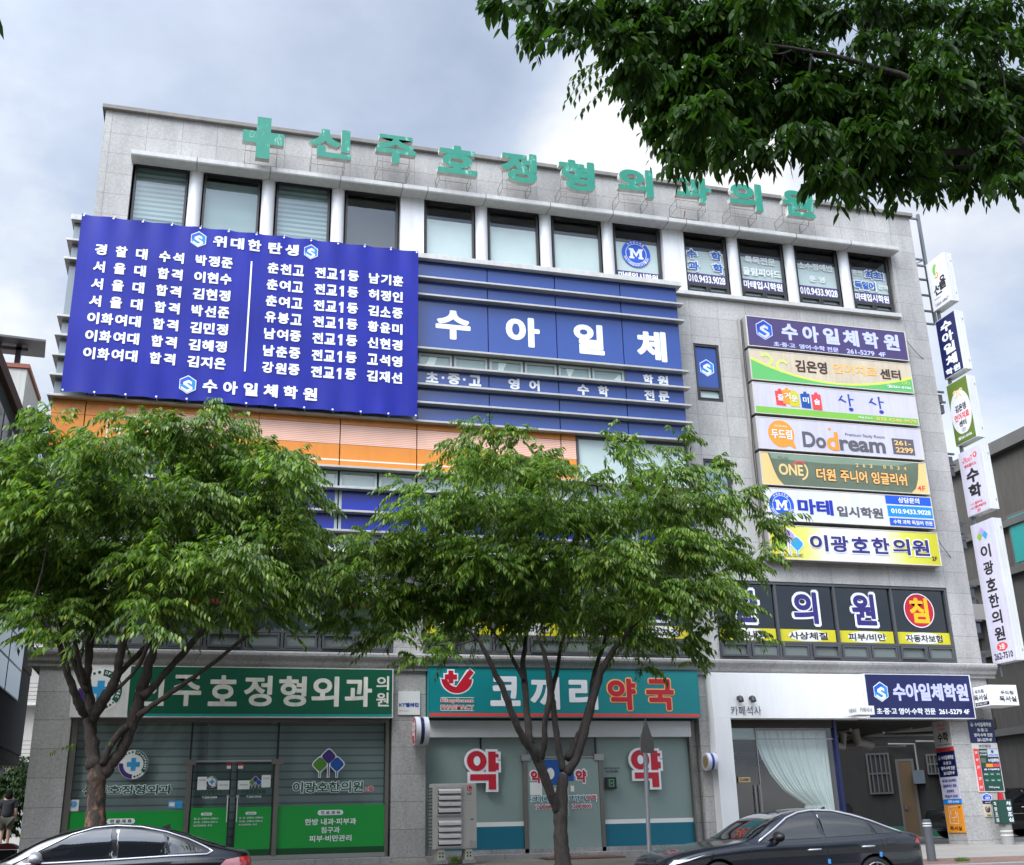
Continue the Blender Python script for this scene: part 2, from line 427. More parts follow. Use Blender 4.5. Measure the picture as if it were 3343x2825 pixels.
# ------------------------------------------------------------------ mesh helpers
class MB:
    def __init__(s): s.v = []; s.f = []; s.m = []; s.mats = []
    def mi(s, name):
        if name not in s.mats: s.mats.append(name)
        return s.mats.index(name)
    def add(s, vs, fs, mt):
        k = len(s.v); s.v += [tuple(v) for v in vs]; i = s.mi(mt)
        for f in fs: s.f.append([k + a for a in f]); s.m.append(i)
    def quad(s, x0, x1, z0, z1, y, mt): s.add([(x0, y, z0), (x1, y, z0), (x1, y, z1), (x0, y, z1)], [(0, 1, 2, 3)], mt)
    def poly(s, pts, y, mt): s.add([(p[0], y, p[1]) for p in pts], [list(range(len(pts)))], mt)
    def box(s, x0, x1, y0, y1, z0, z1, mt):
        s.add([(x0, y0, z0), (x1, y0, z0), (x1, y1, z0), (x0, y1, z0), (x0, y0, z1), (x1, y0, z1), (x1, y1, z1), (x0, y1, z1)],
              [(0, 1, 5, 4), (1, 2, 6, 5), (2, 3, 7, 6), (3, 0, 4, 7), (4, 5, 6, 7), (3, 2, 1, 0)], mt)
    def prism(s, pts, y0, y1, mt, side=None):
        n = len(pts)
        s.add([(p[0], y0, p[1]) for p in pts], [list(range(n))], mt)
        s.add([(p[0], y1, p[1]) for p in pts], [list(range(n))[::-1]], side or mt)
        s.add([(p[0], y0, p[1]) for p in pts] + [(p[0], y1, p[1]) for p in pts], [(i, n + i, n + (i + 1) % n, (i + 1) % n) for i in range(n)], side or mt)
    def profile(s, pts, x0, x1, mt):
        """pts in (y, z), swept along x"""
        n = len(pts)
        s.add([(x0, *p) for p in pts] + [(x1, *p) for p in pts],
              [(i, (i + 1) % n, n + (i + 1) % n, n + i) for i in range(n)] + [list(range(n))[::-1], [n + i for i in range(n)]], mt)
    def tube(s, pts, rads, mt, n=8, cap=True):
        pts = [Vector(p) for p in pts]
        if not isinstance(rads, (list, tuple)): rads = [rads] * len(pts)
        vs = []; fs = []
        t0 = (pts[1] - pts[0]).normalized()
        a = t0.orthogonal().normalized()
        for i, p in enumerate(pts):
            t = (pts[min(i + 1, len(pts) - 1)] - pts[max(i - 1, 0)]).normalized()
            a = (a - t * a.dot(t)).normalized(); b = t.cross(a)
            for k in range(n):
                q = 2 * math.pi * k / n
                vs.append(p + (a * math.cos(q) + b * math.sin(q)) * rads[i])
        for i in range(len(pts) - 1):
            for k in range(n):
                fs.append((i * n + k, i * n + (k + 1) % n, (i + 1) * n + (k + 1) % n, (i + 1) * n + k))
        if cap: fs += [list(range(n))[::-1], [(len(pts) - 1) * n + k for k in range(n)]]
        s.add(vs, fs, mt)
    def bar(s, a, b, wd, mt): s.tube([a, b], wd / 2, mt, 4)
    def disc(s, cx, cz, rx, rz, y, mt, n=36, a0=0, a1=360, r0=0):
        full = a1 - a0 >= 360
        o = [(cx + rx * math.sin(R(a0 + (a1 - a0) * i / n)), cz + rz * math.cos(R(a0 + (a1 - a0) * i / n))) for i in range(n if full else n + 1)]
        if r0 == 0:
            s.poly((o if full else o + [(cx, cz)])[::-1], y, mt)
        else:
            k = r0
            inn = [(cx + (p[0] - cx) * k, cz + (p[1] - cz) * k) for p in o]
            q = len(o)
            s.add([(p[0], y, p[1]) for p in o + inn], [((i + 1) % q, i, q + i, q + (i + 1) % q) for i in range(q if full else q - 1)], mt)
    def drum(s, c, axis, r, h, mt, mt_end=None, n=32, r2=None):
        """cylinder with its axis along 'x', 'y' or 'z', starting at c"""
        d = {'x': Vector((1, 0, 0)), 'y': Vector((0, 1, 0)), 'z': Vector((0, 0, 1))}[axis]
        c = Vector(c); a = d.orthogonal().normalized(); b = d.cross(a)
        vs = [c + (a * math.cos(2 * math.pi * k / n) + b * math.sin(2 * math.pi * k / n)) * r for k in range(n)]
        r2 = r if r2 is None else r2
        ve = [c + d * h + (a * math.cos(2 * math.pi * k / n) + b * math.sin(2 * math.pi * k / n)) * r2 for k in range(n)]
        s.add(vs + ve, [(k, (k + 1) % n, n + (k + 1) % n, n + k) for k in range(n)], mt)
        s.add(vs, [list(range(n))[::-1]], mt_end or mt); s.add(ve, [list(range(n))], mt_end or mt)
    def xform(s, M, k0=0):
        for i in range(k0, len(s.v)): s.v[i] = tuple(M @ Vector(s.v[i]))
    # ---- lettering: each glyph run is fitted to the box x0..x1, z0..z1
    def text(s, t, x0, x1, z0, z1, y, mt, bold=.03, off=.012, depth=0, side=None, skew=0):
        V, F = glyphs(t, off)
        if len(V) == 0: return
        bold = bold * (.60 if bold < .0651 else .78)
        mn = V.min(0) - bold; mxv = V.max(0) + bold
        sx = (x1 - x0) / (mxv[0] - mn[0]); sz = (z1 - z0) / (mxv[1] - mn[1])
        ring = [(0, 0)] if bold <= 0 else [(bold * math.cos(a * math.pi / 4 + .39), bold * math.sin(a * math.pi / 4 + .39)) for a in range(8)] + [(0, 0)]
        for k, (ox, oz) in enumerate(ring):
            yy = y - k * .00035
            P = [(x0 + (v[0] + ox - mn[0]) * sx + skew * (v[1] + oz - mn[1]) * sz, yy, z0 + (v[1] + oz - mn[1]) * sz) for v in V]
            s.add(P, F, mt)
            if depth:
                ed = {}
                for f in F:
                    for i in range(len(f)):
                        e = (f[i], f[(i + 1) % len(f)])
                        if (e[1], e[0]) in ed: ed.pop((e[1], e[0]))
                        else: ed[e] = 1
                n = len(P)
                s.add(P + [(p[0], p[1] + depth, p[2]) for p in P], [(a, a + n, b + n, b) for a, b in ed], side or mt)
    def spaced(s, t, x0, x1, zc, h, cw, y, mt, bold=.03, off=.012):
        """single characters spread evenly from x0 to x1 (outer edges)"""
        n = len(t)
        for i, ch in enumerate(t):
            if ch == ' ': continue
            c = x0 + cw / 2 + (x1 - x0 - cw) * (i / max(1, n - 1))
            if ch == '-': mb.quad(c - cw * .4, c + cw * .4, zc - h * .07, zc + h * .07, y - .001, mt)
            elif ch in '·.':
                s.disc(c, zc, h * .09, h * .09, y - .001, mt, 12)
            else: s.text(ch, c - cw / 2, c + cw / 2, zc - h / 2, zc + h / 2, y, mt, bold, off)
    def build(s, name, parent=None, smooth=False, bevel=0):
        me = bpy.data.meshes.new(name)
        me.from_pydata(s.v, [], s.f)
        for n in s.mats: me.materials.append(MATS[n])
        me.polygons.foreach_set('material_index', s.m)
        if smooth: me.polygons.foreach_set('use_smooth', [True] * len(s.f))
        me.update()
        o = bpy.data.objects.new(name, me)
        COL.objects.link(o)
        if parent:
            o.parent = parent
            o.matrix_parent_inverse = WM(parent).inverted()
        if bevel:
            b = o.modifiers.new('bevel', 'BEVEL'); b.width = bevel; b.segments = 2; b.limit_method = 'ANGLE'
        return o
def WM(o):
    return (WM(o.parent) @ o.matrix_parent_inverse if o.parent else Matrix()) @ o.matrix_basis

_fc = bpy.data.curves.new('type_setter', 'FONT')
_fo = bpy.data.objects.new('type_setter', _fc)
COL.objects.link(_fo)
_cache = {}
def glyphs(t, off):
    k = (t, off)
    if k not in _cache:
        _fc.body = t; _fc.offset = off; _fc.size = 1; _fc.resolution_u = 4
        bpy.context.view_layer.update()
        ev = _fo.evaluated_get(bpy.context.evaluated_depsgraph_get())
        me = ev.to_mesh()
        _cache[k] = (np.array([(v.co.x, v.co.y) for v in me.vertices]).reshape(-1, 2), [list(p.vertices) for p in me.polygons])
        ev.to_mesh_clear()
    return _cache[k]

def tag(o, label=None, cat=None, group=None, kind=None):
    if label: o['label'] = label
    if cat: o['category'] = cat
    if group: o['group'] = group
    if kind: o['kind'] = kind
    return o
def thing(name, label, cat, loc=(0, 0, 0), group=None, rot=None):
    o = bpy.data.objects.new(name, None); COL.objects.link(o)
    o.empty_display_size = .2
    o.location = loc
    if rot: o.rotation_euler = rot
    return tag(o, label, cat, group)

def wall(mb, x0, x1, z0, z1, y, holes, mt, reveal=.2, mt_rev=None):
    xs = sorted({x0, x1, *[h[0] for h in holes], *[h[1] for h in holes]})
    zs = sorted({z0, z1, *[h[2] for h in holes], *[h[3] for h in holes]})
    for i in range(len(xs) - 1):
        for j in range(len(zs) - 1):
            cx, cz = (xs[i] + xs[i + 1]) / 2, (zs[j] + zs[j + 1]) / 2
            if any(h[0] < cx < h[1] and h[2] < cz < h[3] for h in holes): continue
            mb.quad(xs[i], xs[i + 1], zs[j], zs[j + 1], y, mt)
    r = mt_rev or mt
    for a, b, c, d in holes:
        y2 = y + reveal
        mb.add([(a, y, c), (a, y2, c), (a, y2, d), (a, y, d)], [(0, 1, 2, 3)], r)
        mb.add([(b, y, c), (b, y2, c), (b, y2, d), (b, y, d)], [(3, 2, 1, 0)], r)
        mb.add([(a, y, c), (b, y, c), (b, y2, c), (a, y2, c)], [(0, 1, 2, 3)], r)
        mb.add([(a, y, d), (b, y, d), (b, y2, d), (a, y2, d)], [(3, 2, 1, 0)], r)

def frame(mb, x0, x1, z0, z1, y, d, t, mt, vx=(), hz=()):
    """rectangular sash frame of bar width t, depth d, with vertical bars at vx and cross bars at hz"""
    mb.box(x0, x1, y, y + d, z0, z0 + t, mt); mb.box(x0, x1, y, y + d, z1 - t, z1, mt)
    mb.box(x0, x0 + t, y, y + d, z0 + t, z1 - t, mt); mb.box(x1 - t, x1, y, y + d, z0 + t, z1 - t, mt)
    for z in hz: mb.box(x0 + t, x1 - t, y + .002, y + d, z - t / 2, z + t / 2, mt)
    for v in vx:
        v_, a, b = v if isinstance(v, tuple) else (v, z0, z1)
        mb.box(v_ - t / 2, v_ + t / 2, y + .004, y + d, max(a, z0 + t), min(b, z1 - t), mt)

def hexlogo(mb, cx, cz, r, y, c_light='logo_blue', c_dark='logo_deep', c_line='letter_white'):
    """hexagonal S emblem: white rim, two-tone blue, white folded-ribbon S"""
    hx = lambda q: [(cx + q * math.sin(R(60 * i)) * .93, cz + q * math.cos(R(60 * i))) for i in range(6)][::-1]
    mb.poly(hx(r), y, c_line)
    a = hx(r * .90)
    mb.poly(a, y - .002, c_light)
    up = [(-.80, -.02), (-.80, .44), (0, .87), (.42, .66), (-.30, .28), (-.30, .02)]
    mb.poly([(cx + p[0] * r * .93, cz + p[1] * r) for p in up][::-1], y - .004, c_dark)
    s_ = [(.42, .30), (.06, .50), (-.46, .22), (-.46, -.04), (.22, -.40), (.22, -.44), (-.04, -.58), (-.66, -.26), (-.66, -.48), (-.02, -.84), (.10, -.82), (.52, -.54), (.52, -.26), (-.10, .08), (.10, .18), (.42, .02)]
    mb.poly([(cx + p[0] * r * .93, cz + p[1] * r) for p in s_][::-1], y - .006, c_line)
def trilogo(mb, cx, cz, r, y, cols=('logo_green', 'logo_violet', 'logo_sky'), line='letter_white'):
    """three rounded diamonds on stems"""
    def dia(x, z, q):
        pts = []
        for i in range(4):
            a = 90 * i
            for da in (-14, 0, 14): pts.append((x + q * math.sin(R(a + da)) * (1 if da == 0 else .96), z + q * math.cos(R(a + da)) * (1 if da == 0 else .96)))
        return pts[::-1]
    for k, (ox, oz) in enumerate(((-.58, -.1), (0, .42), (.58, -.1))):
        x, z = cx + ox * r, cz + oz * r
        mb.quad(x - .09 * r, x + .09 * r, cz - .98 * r, z - .3 * r, y, line)
        mb.poly(dia(x, z, .54 * r), y - .001 - k * .001, line)
        mb.quad(x - .035 * r, x + .035 * r, cz - .93 * r, z - .3 * r, y - .005, cols[k])
        mb.poly(dia(x, z, .46 * r), y - .006, cols[k])
def roundel(mb, cx, cz, r, y, hollow=False):
    """clinic roundel: pale disc, green and violet arcs, dots, sky-blue cross"""
    if not hollow: mb.disc(cx, cz, r, r, y, 'paper_white', 40)
    mb.disc(cx, cz, r * .97, r * .97, y - .003, 'clinic_green', 24, 5, 128, .70)
    mb.disc(cx, cz, r * .97, r * .97, y - .003, 'logo_violet_deep', 20, 182, 275, .70)
    if hollow: mb.disc(cx, cz, r * .72, r * .72, y - .002, 'paper_white', 30)
    for i, a in enumerate((-8, -24, -38, -50, -60)): mb.disc(cx + .84 * r * math.sin(R(a)), cz + .84 * r * math.cos(R(a)), r * (.075 - .011 * i), r * (.075 - .011 * i), y - .004, 'clinic_green', 10)
    for i, a in enumerate((170, 156, 144, 133)): mb.disc(cx + .84 * r * math.sin(R(a)), cz + .84 * r * math.cos(R(a)), r * (.075 - .011 * i), r * (.075 - .011 * i), y - .004, 'letter_black', 10)
    q = .16 * r; p = .44 * r
    mb.poly([(cx + a, cz + b) for a, b in ((-q, -p), (q, -p), (q, -q), (p, -q), (p, q), (q, q), (q, p), (-q, p), (-q, q), (-p, q), (-p, -q), (-q, -q))], y - .004, 'logo_sky')
    for i, ch in enumerate('Orthopedic'):
        a = R(14 + 10.8 * i); x, z = cx + .83 * r * math.sin(a), cz + .83 * r * math.cos(a); k = len(mb.v)
        mb.text(ch, -.05 * r, .05 * r, -.075 * r, .075 * r, y - .006, 'letter_white', .02)
        mb.xform(Matrix.Translation((x, 0, z)) @ Matrix.Rotation(a, 4, 'Y'), k)
def m_badge(mb, cx, cz, r, y):
    mb.disc(cx, cz, r, r, y, 'logo_deep', 44)
    mb.disc(cx, cz, r * .74, r * .74, y - .002, 'letter_white', 40, r0=.95)
    def slab(pts): mb.poly([(cx + p[0] * r, cz + p[1] * r) for p in pts][::-1], y - .004, 'letter_white')
    slab([(-.50, .38), (-.20, .38), (0, .02), (.20, .38), (.50, .38), (.50, .24), (.42, .24), (.42, -.24), (.50, -.24), (.50, -.38), (.14, -.38), (.14, -.24), (.22, -.24), (.22, .12), (.0, -.26), (-.22, .12), (-.22, -.24), (-.14, -.24), (-.14, -.38), (-.50, -.38), (-.50, -.24), (-.42, -.24), (-.42, .24), (-.50, .24)])
    for tx, a0, a1, fl in (('마테입시학원', -38, 38, 0), ('MATHEEDUCATION', 248, 112, 1)):
        for i, ch in enumerate(tx):
            a = R(a0 + (a1 - a0) * i / (len(tx) - 1)); k = len(mb.v)
            h = .085 * r
            mb.text(ch, -h * .8, h * .8, -h, h, y - .003, 'letter_white', .03)
            mb.xform(Matrix.Translation((cx + .86 * r * math.sin(a), 0, cz + .86 * r * math.cos(a))) @ Matrix.Rotation(a + (math.pi if fl else 0), 4, 'Y'), k)

# ------------------------------------------------------------------ ground, road, pavements
def sheet(name, rows, x0, x1, mt, nx=1, slope=0.0):
    """rows: (y, z) profile extruded along x"""
    mb = MB()
    v = []; f = []
    for y, z in rows:
        for i in range(nx + 1): v.append((x0 + (x1 - x0) * i / nx, y, z))
    for j in range(len(rows) - 1):
        for i in range(nx):
            a = j * (nx + 1) + i; f.append((a, a + 1, a + nx + 2, a + nx + 1))
    mb.add(v, f, mt)
    o = mb.build(name); o['kind'] = 'structure'
    return o
sheet('ground', [(-400, -.25), (8.4, -.25), (19.4, .30), (24.3, .85), (38, .85), (50, 1.25), (900, 1.25)], -600, 600, 'ground_dull')
sheet('opposite_pavement', [(-12, -.02), (8.3, -.02), (8.31, -.18)], -80, 80, 'pavers_beige')
sheet('road', [(8.31, -.18), (17.0, .28), (19.10, .50)], -120, 120, 'road_asphalt')
k = MB(); k.box(-120, 120, 19.10, 19.26, .3, .735, 'kerb_stone'); tag(k.build('kerb', bevel=.015), kind='structure')
sheet('pavement', [(19.26, .73), (24.35, .965)], -120, 120, 'pavers_beige')
sheet('driveway', [(20.55, .7935), (24.36, .9695)], 13.0, 40, 'driveway_concrete')
sheet('red_paving', [(19.27, .7345), (20.55, .7935)], 12.6, 40, 'pavers_red')
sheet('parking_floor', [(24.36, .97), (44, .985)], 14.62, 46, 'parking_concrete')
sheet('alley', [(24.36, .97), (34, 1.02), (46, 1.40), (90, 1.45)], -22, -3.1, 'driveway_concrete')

# ------------------------------------------------------------------ the office building
YW = 24.0
BX0, BX1, BTOP = -3.06, 18.87, 18.0
bld = thing('office_building', 'five storey granite commercial building covered with signboards, behind the street trees', 'building', ((BX0 + BX1) / 2, YW, .95))
XW = [(-2.31, -1.04), (-.72, .65), (.99, 2.34), (2.67, 4.03), (4.66, 5.99), (6.30, 7.69), (8.01, 9.40), (9.71, 11.06), (11.70, 13.0), (13.31, 14.71), (15.02, 16.39), (16.71, 18.02)]
Z5 = (14.80, 16.62)
BANK = [(-2.31, 4.0, 8), (4.66, 11.06, 8), (11.72, 18.16, 8)]
Z2 = (5.18, 7.07)
holes = [(-2.33, 18.05, 14.73, 16.62)] + [(a - .01, b + .01, Z2[0], Z2[1]) for a, b, n in BANK] + [(11.71, 12.43, 11.67, 13.26), (11.71, 12.45, 8.6, 10.12)]
mb = MB()
wall(mb, BX0, BX1, 5.12, BTOP, YW, holes, 'granite', .22)
YB = 34.0
mb.add([(BX0, YW, .95), (BX0, YB, .95), (BX0, YB, BTOP), (BX0, YW, BTOP)], [(3, 2, 1, 0)], 'granite')
mb.add([(BX1, YW, 4.0), (BX1, YB, 4.0), (BX1, YB, BTOP), (BX1, YW, BTOP)], [(0, 1, 2, 3)], 'granite')
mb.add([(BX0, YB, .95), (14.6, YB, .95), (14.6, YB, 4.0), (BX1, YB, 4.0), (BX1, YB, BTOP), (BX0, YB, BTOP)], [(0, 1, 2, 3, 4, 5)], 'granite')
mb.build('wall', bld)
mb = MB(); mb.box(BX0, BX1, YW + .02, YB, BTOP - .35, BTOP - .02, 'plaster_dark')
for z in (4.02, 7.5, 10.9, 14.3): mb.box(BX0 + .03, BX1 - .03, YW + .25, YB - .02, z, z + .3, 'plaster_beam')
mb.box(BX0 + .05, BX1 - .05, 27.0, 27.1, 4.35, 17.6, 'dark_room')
mb.build('floor_slab', bld)
mb = MB(); mb.profile([(YW - .10, BTOP - .09), (YW - .10, BTOP + .02), (YW + .4, BTOP + .06), (YW + .4, BTOP - .085)], BX0 - .08, BX1 + .06, 'coping')
mb.box(BX0 - .08, BX0 + .3, YW + .41, YB, BTOP - .08, BTOP + .05, 'coping'); mb.build('coping', bld, bevel=.01)

# fifth floor: recessed band of windows with half-round columns under a projecting canopy
for i in range(11):
    mb = MB()
    a, b = XW[i][1], XW[i + 1][0]
    if b - a > .45:
        mb.box(a + .02, b - .02, YW - .02, YW + .3, 14.72, 16.62, 'white_panel')
    else:
        c = (a + b) / 2; r = .158; n = 14
        vs = []; fs = []
        for j in range(n + 1):
            q = math.pi * j / n
            for z in (14.72, 16.62): vs.append((c - r * math.cos(q), YW + .11 - .15 * math.sin(q), z))
        for j in range(n): fs.append((2 * j, 2 * j + 2, 2 * j + 3, 2 * j + 1))
        mb.add(vs, fs, 'white_panel')
    mb.build('column', bld)
mb = MB(); mb.profile([(23.62, 16.52), (23.60, 16.55), (23.60, 16.655), (23.985, 16.86), (23.985, 16.62), (23.985, 16.52)], -2.36, 18.06, 'canopy_grey')
mb.box(-2.33, 18.05, 23.99, 24.13, 16.60, 16.615, 'canopy_grey')
for x in (-.88, .82, 2.5, 4.03, 4.66, 6.15, 7.85, 9.56, 11.10, 11.63, 13.16, 14.87, 16.55):
    mb.box(x - .008, x + .008, 23.594, 23.98, 16.515, 16.66, 'canopy_joint')
mb.build('canopy', bld)
mb = MB(); mb.box(11.28, 18.03, 23.88, 24.1, 14.60, 14.715, 'canopy_grey'); mb.build('window_sill', bld, bevel=.008)

STK = {8: None}
for i, (a, b) in enumerate(XW):
    a += .03; b -= .03
    y = YW + .12
    f = MB()
    right = i >= 8
    if right:
        frame(f, a, b, Z5[0], Z5[1], y, .09, .055, 'frame_dark', vx=[((a + b) / 2, Z5[0], 15.05)], hz=[15.06])
        c = (a + b) / 2
        for p, q in ((a + .055, c - .03), (c + .03, b - .055)): frame(f, p, q, Z5[0] + .05, 15.03, y - .015, .05, .035, 'frame_dark')
    else:
        frame(f, a, b, Z5[0], Z5[1], y, .09, .05, 'frame_dark', vx=[((a + b) / 2, Z5[0], 14.93)] if i in (6, 7) else [], hz=[14.94] if i in (6, 7) else [])
    wn = f.build('window', bld)
    g = MB(); g.quad(a + .02, b - .02, Z5[0], Z5[1], y + .05, 'glass_tint' if i < 4 else 'glass_clear'); g.build('pane', wn)
    s_ = MB()
    if i in (0, 2): s_.quad(a, b, 15.25 if i == 0 else 15.05, Z5[1], y + .14, 'blind_zebra'); s_.quad(a, b, Z5[0], Z5[1], y + .18, 'blind_plain')
    elif i == 1: s_.quad(a, b, Z5[0], 16.45, y + .14, 'blind_plain')
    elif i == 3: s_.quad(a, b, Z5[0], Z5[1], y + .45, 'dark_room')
    else: s_.quad(a, b, Z5[0] if not right else 15.0, 16.10, y + .075, 'film')
    s_.build('blind', wn)
    if right:
        s_ = MB(); s_.quad(a + .05, b - .05, Z5[0], 15.03, y + .075, 'film'); s_.build('blind', wn)
    if i >= 7:
        t = MB(); yy = y + .045
        t.quad(a + .05, b - .05, 15.09 if right else 14.97, 15.41 if right else 15.24, yy, 'purple_band')
        z0, z1 = (15.14, 15.36) if right else (15.01, 15.20)
        if i in (8, 10): t.text('010.9433.9028', a + .08, b - .08, z0, z1, yy - .004, 'letter_white', .035)
        else: t.text('마테입시학원', a + .09, b - .09, z0 - .01, z1 + .01, yy - .004, 'letter_white', .045)
        if i == 7: m_badge(t, (a + b) / 2 - .02, 15.78, .40, yy)
        if i == 8:
            for ch, x, z in (('수', .24, 15.98), ('학', .96, 15.98), ('과', .27, 15.62), ('학', .98, 15.62)):
                t.text(ch, a + x - .19, a + x + .19, z - .17, z + .17, yy, 'letter_white', .085); t.text(ch, a + x - .15, a + x + .15, z - .135, z + .135, yy - .005, 'letter_blue', .05)
        if i == 9: t.text('특목전문', a + .2, b - .22, 15.90, 16.12, yy, 'letter_pale', .045); t.text('올림피아드', a + .1, b - .08, 15.53, 15.77, yy, 'letter_pale', .045)
        if i == 10: t.text('소수정예반', a + .1, b - .12, 15.92, 16.13, yy, 'letter_pale', .045); t.text('운 영', a + .4, b - .42, 15.55, 15.74, yy, 'letter_pale', .045)
        if i == 11:
            t.text('춘천', a + .1, a + .42, 15.93, 16.08, yy, 'letter_pale', .03); t.text('강의', a + .87, a + 1.18, 15.55, 15.70, yy, 'letter_pale', .03)
            for tx, p, q, z in (('최초!', .47, 1.12, 15.98), ('독일어', .08, .82, 15.62)):
                t.text(tx, a + p, a + q, z - .165, z + .165, yy, 'letter_white', .09); t.text(tx, a + p + .04, a + q - .04, z - .13, z + .13, yy - .005, 'letter_blue', .05)
        t.build('window_lettering', wn)

# curtain wall, floors three and four
YC = 23.55
CX0, CX1 = -3.38, 11.13
J = [-2.71, -.92, .88, 2.67, 4.41, 6.13, 7.86, 9.59]
FT = [14.05, 13.585, 12.195, 11.75, 11.285, 10.83, 10.37, 9.163, 8.69, 8.16, 7.72]
FB = [z - .055 for z in FT]
mb = MB()
def panels(z0, z1, mt, xa=CX0, xb=CX1, left=None):
    xs = [xa] + [j for j in J if xa < j < xb] + [xb]
    for p, q in zip(xs, xs[1:]):
        mm = left if (left and q < 4.5) else mt
        mb.box(p + (.012 if p > xa else 0), q - (.012 if q < xb else 0), YC, YC + .06, z0, z1, mm)
panels(FT[0], 14.53, 'blue_panel', left='grey_panel'); panels(FT[1], FB[0], 'blue_panel', left='grey_panel'); panels(FT[2], FB[1], 'blue_panel', left='grey_panel')
panels(FT[3], FB[2], 'blue_panel', 9.60, CX1); panels(FT[3], FB[2], 'grey_panel', CX0, 4.40)
panels(FT[4], FB[3], 'blue_panel', left='grey_panel'); panels(FT[5], FB[4], 'blue_panel', left='grey_panel'); panels(FT[6], FB[5], 'blue_panel', left='grey_panel')
panels(10.30 - .30, FB[6], 'orange_panel', CX0, .88)
panels(FT[7], 9.99, 'orange_panel', CX0, .88)
for a, b in ((.88, 2.67), (2.67, 4.41), (4.41, 6.13), (6.13, 7.86), (7.86, 8.23)):
    p, q = a + .012, b - (.012 if b != 8.23 else 0)
    mb.box(p, q, YC, YC + .06, 10.19, FB[6], 'orange_panel')
    mb.box(p, q, YC - .001, YC + .06, 9.72, 10.18, 'pinstripe')
    mb.box(p, q, YC, YC + .06, FT[7], 9.71, 'orange_panel'); mb.quad(p, q, 9.325, 9.36, YC - .003, 'cream_line')
mb.quad(-.90, .868, 9.72, 10.16, YC - .003, 'pinstripe')
panels(FT[9] + .0, FB[8], 'royal_panel'); panels(FT[10], FB[9], 'royal_panel'); panels(7.20, FB[10], 'grey_panel')
mb.box(CX0 + .01, CX1 - .01, YC + .065, YC + .12, 7.15, 14.6, 'joint_black')
mb.box(CX0 + .005, CX0 + .06, YC + .07, YW + 6, 7.15, 14.6, 'grey_panel'); mb.box(CX1 - .06, CX1 - .005, YC + .07, YW - .002, 7.15, 14.6, 'grey_panel')
mb.box(CX0 + .01, CX1 - .01, YC + .02, YW - .004, 7.13, 7.2, 'alu_dark')
mb.build('curtain_wall', bld)
mb = MB()
for x in J:
    for z0, z1 in ((FT[9], FB[8]), (FT[10], FB[9])):
        for q in (-.045, .045): mb.box(x + q - .03, x + q + .03, YC - .012, YC + .01, z0, z1, 'window_frame_pale')
mb.build('mullion', bld)
for z in FT:
    mb = MB(); mb.box(CX0 - .10, CX1 + .10, 23.37, YC + .05, z - .05, z, 'alu'); mb.box(CX0 - .10, CX0 + .02, YC + .051, YW + 6, z - .055, z, 'alu'); mb.build('sunshade_fin', bld, bevel=.006)
mb = MB(); mb.box(CX0 - .06, CX1 + .10, 23.38, YW - .03, 14.53, 14.66, 'canopy_grey'); mb.box(CX0 - .06, CX0 + .1, YW - .029, YW + 6, 14.53, 14.66, 'canopy_grey')
mb.quad(CX0, CX1, 14.515, 14.529, YC - .02, 'joint_black'); mb.build('parapet_cap', bld, bevel=.008)
mb = MB(); mb.box(CX0 - .02, CX1 + .02, 23.44, YC + .1, 7.24, 7.34, 'white_panel'); mb.build('ledge', bld)

def strip_window(a, b, z0, z1, pale='window_frame_pale', inner='film', y=YC):
    f = MB(); frame(f, a, b, z0, z1, y + .01, .07, .055, pale)
    wn = f.build('window', bld)
    g = MB(); g.quad(a + .05, b - .05, z0 + .05, z1 - .05, y + .045, 'glass_clear'); g.build('pane', wn)
    if inner:
        g = MB(); g.quad(a + .05, b - .05, z0 + .05, z1 - .05, y + .06, inner); g.build('blind', wn)
    return wn
mb = MB(); frame(mb, 4.42, 9.60, FT[3], FB[2], YC - .005, .07, .03, 'frame_grey', vx=[5.265, 6.125, 7.005, 7.86, 8.72]); mb.build('window_frame', bld)
xs = [(4.44, 5.24), (5.29, 6.10), (6.15, 6.98), (7.03, 7.83), (7.88, 8.70), (8.74, 9.57)]
for i, (a, b) in enumerate(xs):
    wn = strip_window(a, b, FT[3] + .03, FB[2] - .03, inner=None)
    c = MB(); c.quad(a + .05, b - .05, FT[3] + .06, FB[2] - .06, YC + .062, 'blind_plain')
    if i in (0, 2, 4): c.poly([(a + .16 + .03 * i, 11.78), (a + .36 - .02 * i, 11.78), (a + .46 - .01 * i, 12.06), (a + .28 - .02 * i, 12.06)], YC + .058, 'lit_tube')
    if i == 5: c.poly([(a + .52, 11.80), (a + .76, 11.80), (a + .76, 12.0), (a + .70, 12.0)], YC + .058, 'lit_tube')
    c.build('reflector', wn)
xs3 = [CX0 + .03]
x = -2.71
edges = [CX0] + J + [CX1]
for p, q in zip(edges, edges[1:]):
    n = 2 if q - p > 1.3 else 1
    for k in range(n):
        a = p + (q - p) * k / n + .025; b = p + (q - p) * (k + 1) / n - .025
        strip_window(a, b, FT[8] + .02, FB[7] - .02, inner='blind_plain')
wn = strip_window(8.25, 9.57, FT[7] + .0, FB[6], 'frame_grey', 'film'); wn = strip_window(9.61, 11.11, FT[7], FB[6], 'frame_grey', 'film')
t = MB()
for ch, a, b, z0, z1 in (('수', 4.84, 5.70, 12.52, 13.29), ('아', 6.57, 7.43, 12.50, 13.29), ('일', 8.30, 9.09, 12.46, 13.28), ('체', 9.95, 10.75, 12.43, 13.26)):
    t.text(ch, a, b, z0, z1, YC - .004, 'letter_white', .055, .014)
for ch, a, b in (('초', 4.61, 4.91), ('중', 5.13, 5.43), ('고', 5.64, 5.94), ('영', 6.60, 6.88), ('어', 7.12, 7.38), ('수', 8.33, 8.63), ('학', 8.86, 9.13), ('전', 10.06, 10.33), ('문', 10.44, 10.72)):
    t.text(ch, a, b, 11.37, 11.65, YC - .004, 'letter_white', .06)
